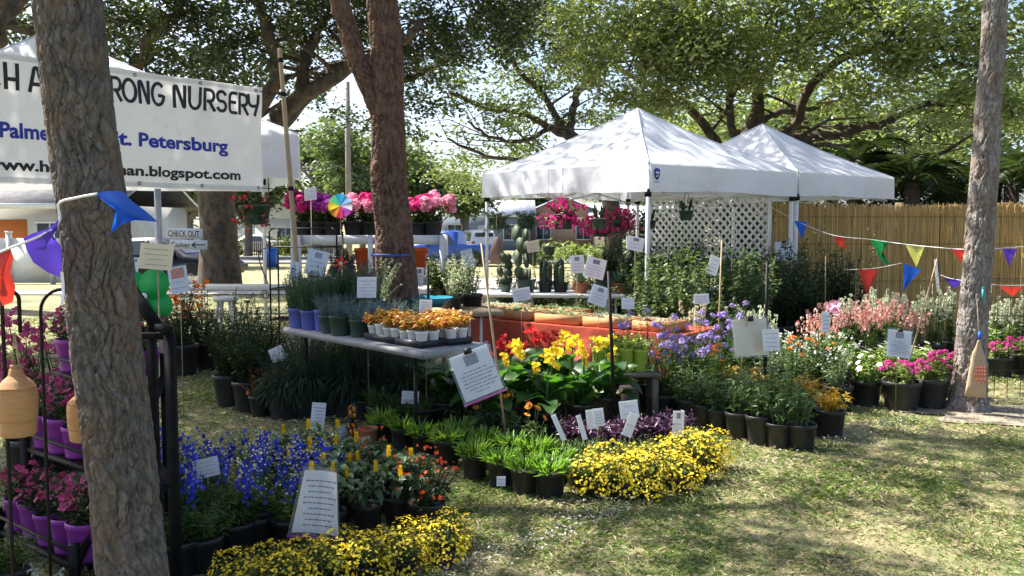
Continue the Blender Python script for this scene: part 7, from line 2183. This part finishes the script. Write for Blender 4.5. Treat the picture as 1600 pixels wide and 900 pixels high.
# ================================================================== ORNAMENTS
# shepherd hooks with woven gourd lanterns
m_gourd = pm('woven_gourd', (.55, .3, .13), (.48, .25, .1), .75, 30, .5, 130, stretch=(1, 1, 4))
def lantern(px, ytop, ybot, wpx, Y, label):
    c = at(px, ybot, Y); t = at(px, ytop, Y); r = P2M(wpx, Y) / 2; h = t.z - c.z
    rt = thing('woven_lantern', label, 'lantern', (c.x, Y, c.z))
    b = B()
    prof = [(0, 0), (r * .8, 0), (r * .88, h * .03), (r * .93, h * .2), (r * .9, h * .23), (r * .96, h * .26), (r, h * .5), (r * .98, h * .66), (r * .93, h * .69), (r * .95, h * .71), (r * .7, h * .8), (r * .38, h * .88), (r * .32, h * .97), (r * .24, h), (0, h)]
    pr = np.array(prof); s_ = np.linspace(0, len(pr) - 1, 90)
    rr = np.interp(s_, np.arange(len(pr)), pr[:, 0]); zz = np.interp(s_, np.arange(len(pr)), pr[:, 1])
    rr = rr * (1 + .012 * np.sin(s_ * 22))
    lathe(b, list(zip(rr, zz)), 36); part('woven_body', b, m_gourd, rt, smooth=True)
    b = B(); lathe(b, [(r * .22, h), (r * .3, h * 1.0 + .004), (r * .22, h + .01)], 14); part('collar', b, m_wood, rt)
    b = B()
    for sx in (-1, 1):
        tube(b, [(sx * r * .2, 0, h * .97), (sx * r * .1, 0, h + P2M(30, Y)), (0, 0, h + P2M(55, Y))], .0025, 5)
    part('cord', b, m_wood, rt)
lantern(29, 574, 680, 60, 2.9, 'woven orange gourd lantern hanging at the left picture edge')
lantern(136, 604, 688, 56, 3.25, 'woven orange gourd lantern mostly hidden behind the near pine')
def hook(px, Y, ytop, wpx, label, yend):
    q = at(px, 450, Y); zt = at(px, ytop, Y).z; w = P2M(wpx, Y)
    rt = thing('shepherd_hook', label, 'garden hook', (q.x, Y, 0))
    b = B()
    pts = [(0, 0, 0), (0, 0, .5), (0, 0, zt - w * .5)] + [(w / 2 - w / 2 * cos(t), 0, zt - w * .5 + w * .5 * sin(t)) for t in np.linspace(.3, pi, 12)] + [(w, 0, at(px, yend, Y).z)]
    tube(b, pts, .0065, 8); part('rod', b, m_iron, rt, smooth=True)
    b = B(); tube(b, [(-.06, 0, .0), (-.06, 0, .1), (.06, 0, .1), (.06, 0, 0)], .005, 6); part('foot', b, m_iron, rt)
hook(2, 2.92, 455, 27, 'black shepherd hook carrying the lantern at the left edge', 520)
hook(62, 3.28, 452, 72, 'black shepherd hook behind the near pine', 545)
# green clover spinner
q = at(229, 462, 4.2)
rt = thing('clover_spinner', 'bright green four leaf clover garden spinner beside the near pine', 'spinner', (q.x, 4.2, 0))
m_clov = pm('clover_green', (.03, .5, .14), (.02, .42, .1), .4, 4, trans=.35)
R_ = P2M(24, 4.2)
for k in range(4):
    a = pi / 4 + k * pi / 2 + .1
    b = B(); n = 18
    o = []
    for i in range(n):
        t = 2 * pi * i / n
        o.append((R_ * 1.02 * cos(a) + R_ * .98 * cos(t), q.z + R_ * 1.02 * sin(a) + R_ * .98 * sin(t)))
    prism(b, o, .006); b.V[-1][:, 1] += .004 * (k % 2) * 2 - .02
    part('leaf', b, m_clov, rt)
b = B(); tube(b, [(0, 0, 0), (0, 0, q.z)], .005, 6); part('stick', b, m_stick, rt)
b = B(); lathe(b, [(0, .016), (.012, .01), (.016, 0)], 12); part('hub', b, m_white, rt, Matrix.Translation((0, -.03, q.z)) @ Matrix.Rotation(pi / 2, 4, 'X'))
# monarch butterfly on a wire
q = at(548, 656, 6.2)
rt = thing('butterfly_ornament', 'orange and black monarch butterfly ornament on a wire', 'ornament', (q.x, 6.2, 0))
m_mon = pm('monarch_orange', (.8, .3, .02), (.7, .22, .01), .5, 30, trans=.3)
s6 = 6.2 / F
def wing(pts, y):
    b = B(); prism(b, [(x * s6, q.z - z * s6) for x, z in pts], .003); b.V[-1][:, 1] += y; return b
up = [(-1, 2), (-6, -6), (-5, -20), (2, -28), (8, -27), (12, -18), (10, -6), (4, 4)]
lo = [(-1, 2), (6, 3), (11, 10), (10, 22), (4, 29), (-2, 24), (-8, 12), (-8, 4)]
part('upper_wing', wing(up, 0), m_ink2, rt); part('lower_wing', wing(lo, .004), m_ink2, rt)
for pts in ([(-3, -5), (-2, -17), (2, -14), (2, -4)], [(3, -14), (4, -23), (8, -20), (8, -12)], [(3.5, -3), (4, -11), (9, -10), (8, -4)], [(-6, 5), (-1, 5), (1, 12), (-4, 14)], [(0, 5), (6, 6), (8, 11), (3, 12)], [(-3, 16), (2, 14), (3, 24), (0, 24)], [(4, 14), (9, 13), (8, 21), (5, 25)], [(-4, -19), (1, -25), (2, -22), (-2, -18.5)]):
    part('wing_patch', wing(pts, -.006), m_mon, rt)
b = B()
tube(b, [(-.004, -.008, q.z - .055), (0, -.01, q.z), (.0, -.008, q.z + .04)], [.004, .007, .004], 8); part('body', b, m_ink2, rt)
b = B(); tube(b, [(0, 0, 0), (0, 0, q.z)], .002, 5); part('wire', b, m_iron, rt)
# rainbow pinwheel above the pink flowers
q = at(532, 322, 9.4)
rt = thing('rainbow_pinwheel', 'round rainbow coloured pinwheel above the pink flowers', 'pinwheel', (q.x, 9.4, 0))
cols = [(.02, .35, .6), (.1, .5, .2), (.85, .7, .05), (.8, .3, .03), (.75, .05, .2), (.6, .1, .6), (.7, .75, .85), (.25, .5, .85)]
R_ = P2M(19, 9.4)
for k, c in enumerate(cols):
    a0 = k * pi / 4 + 1.2; b = B()
    V = [(0, -.02, q.z)] + [(R_ * cos(a0 + t), -.01 - .015 * sin(t * 4), q.z + R_ * sin(a0 + t)) for t in np.linspace(0, pi / 4, 5)]
    b.add(V, [[0, i, i + 1] for i in range(1, 5)])
    part('blade', b, film('pinwheel_%d' % k, c, tuple(x * .85 for x in c)), rt)
b = B(); tube(b, [(0, 0, 0), (0, 0, q.z)], .005, 6); part('stick', b, m_stick, rt)
b = B(); lathe(b, [(0, .012), (.01, .008), (.012, 0)], 10); part('hub', b, m_white, rt, Matrix.Translation((0, -.022, q.z)) @ Matrix.Rotation(pi / 2, 4, 'X'))
# red flower spinner
q = at(533, 412, 8.0)
rt = thing('red_flower_spinner', 'red six petal flower spinner above the lavender', 'spinner', (q.x, 8.0, 0))
R_ = P2M(13, 8.0)
for k in range(6):
    a = k * pi / 3 + .3
    b = B(); V = [(0, -.012, q.z), (R_ * .6 * cos(a - .3), -.005, q.z + R_ * .6 * sin(a - .3)), (R_ * 1.05 * cos(a), -.012, q.z + R_ * 1.05 * sin(a)), (R_ * .6 * cos(a + .3), -.014, q.z + R_ * .6 * sin(a + .3))]
    b.add(V, [[0, 1, 2, 3]]); part('petal', b, film('spinner_red', (.75, .06, .02), (.65, .05, .02)), rt)
b = B(); lathe(b, [(0, .012), (.014, .008), (.018, 0)], 12); part('hub', b, m_cream, rt, Matrix.Translation((0, -.014, q.z)) @ Matrix.Rotation(pi / 2, 4, 'X'))
b = B(); tube(b, [(0, 0, 0), (0, 0, q.z)], .004, 6); part('stick', b, m_stick, rt)
# burlap bag on the right pine
Yb = 7.36
q = at(1528, 575, Yb)
rt = thing('burlap_bag', 'pale burlap bag with red print hanging on the right pine', 'bag', (q.x, Yb, q.z))
s7 = Yb / F
b = B()
out_l = [(-20, 44), (-12, -10), (-10, -24), (-5, -34), (-2, -44)]; out_r = [(15, 47), (14, 8), (12, -14), (6, -30), (2, -44)]
n = 12
V = []
for i in range(n + 1):
    t = i / n * 4; k = min(3, int(t)); f = t - k
    xl = out_l[k][0] * (1 - f) + out_l[k + 1][0] * f; zl = out_l[k][1] * (1 - f) + out_l[k + 1][1] * f
    xr = out_r[k][0] * (1 - f) + out_r[k + 1][0] * f; zr = out_r[k][1] * (1 - f) + out_r[k + 1][1] * f
    for j in range(12):
        a = 2 * pi * j / 12
        cx, cz, hx = (xl + xr) / 2, (zl + zr) / 2, (xr - xl) / 2
        V.append(((cx + hx * cos(a)) * s7, hx * .38 * sin(a) * s7 * (1 + .12 * sin(i * 2 + j)), -(cz + (zr - zl) / 2 * cos(a)) * s7))
Q = [[i * 12 + j, i * 12 + (j + 1) % 12, (i + 1) * 12 + (j + 1) % 12, (i + 1) * 12 + j] for i in range(n) for j in range(12)]
b.add(V, Q, np.arange(12)[::-1], np.arange(12) + n * 12)
part('sack', b, pm('burlap', (.5, .38, .24), (.42, .31, .19), .95, 60, .5, 200), rt, smooth=True)
b = B()
m_rp = pm('red_print', (.5, .1, .07), (.42, .1, .07), .9, 40)
for (x, z, w_, h_) in ((-1, -2, 18, 3), (0, 4, 16, 4), (-2, 10, 20, 4), (0, 17, 18, 3), (3, 21, 9, 2)):
    k = max(2, int(w_ / 4))
    for i in range(k):
        box(b, ((x - w_ / 2 + (i + .5) * w_ / k) * s7, -.062 - .0 * i, -z * s7), (w_ / k * .7 * s7, .003, h_ * s7))
part('lettering', b, m_rp, rt)
b = B(); tube(b, [(0, 0, 44 * s7), (0, .02, 70 * s7), (0, .06, 110 * s7)], .003, 5); part('cord', b, m_wood, rt)
b = B(); box(b, (0, -.01, 52 * s7), (.02, .02, .06)); part('clothes_peg', b, pm('blue_peg', (.03, .12, .6), (.02, .1, .5)), rt)
q = at(1536, 461, 7.42)
b = B(); tube(b, [(0, 0, -.05), (0, 0, .05)], [.009, .011], 8); lathe(b, [(.006, .05), (.012, .055), (.006, .07)], 10)
tag(link('hose_nozzle', b.mesh('hose_nozzle', pm('teal_peg', (.02, .35, .33), (.02, .3, .28), .4))), 'small teal nozzle hung on the right pine trunk', 'nozzle').location = q
# wire fence panel right of the pine
rt = thing('garden_wire_fence', 'dark wire garden fence beside the right pine', 'wire fence', (at(1535, 560, 8.1).x, 8.1, 0))
for k in range(6):
    b = B(); tube(b, [(k * .12, 0, 0), (k * .12, 0, 1.15)], .003, 5); part('wire', b, m_iron, rt)
for k in range(7):
    b = B(); tube(b, [(-.01, .004, .08 + k * .17), (.61, .004, .08 + k * .17)], .003, 5); part('wire', b, m_iron, rt)

# ================================================================== put each thing's Empty at its base
for o in list(bpy.data.objects):
    if o.type == 'EMPTY' and o.parent is None and o.location.length < 1e-6 and o.children:
        tr = [c for c in o.children if c.name.split('.')[0] == 'trunk'] or [c for c in o.children if c.type == 'MESH']
        P = []
        for c in tr:
            n = len(c.data.vertices)
            V = np.empty(n * 3, np.float32); c.data.vertices.foreach_get('co', V); V = V.reshape(-1, 3)
            Mx = np.array(c.matrix_local)
            P.append(V @ Mx[:3, :3].T + Mx[:3, 3])
        P = np.concatenate(P)
        zmin = P[:, 2].min()
        low = P[P[:, 2] < zmin + .15]
        base = Vector(((low[:, 0].min() + low[:, 0].max()) / 2, (low[:, 1].min() + low[:, 1].max()) / 2, zmin))
        base = Vector([float(x) for x in base])
        o.location = base
        for c in o.children:
            c.location = c.location - base
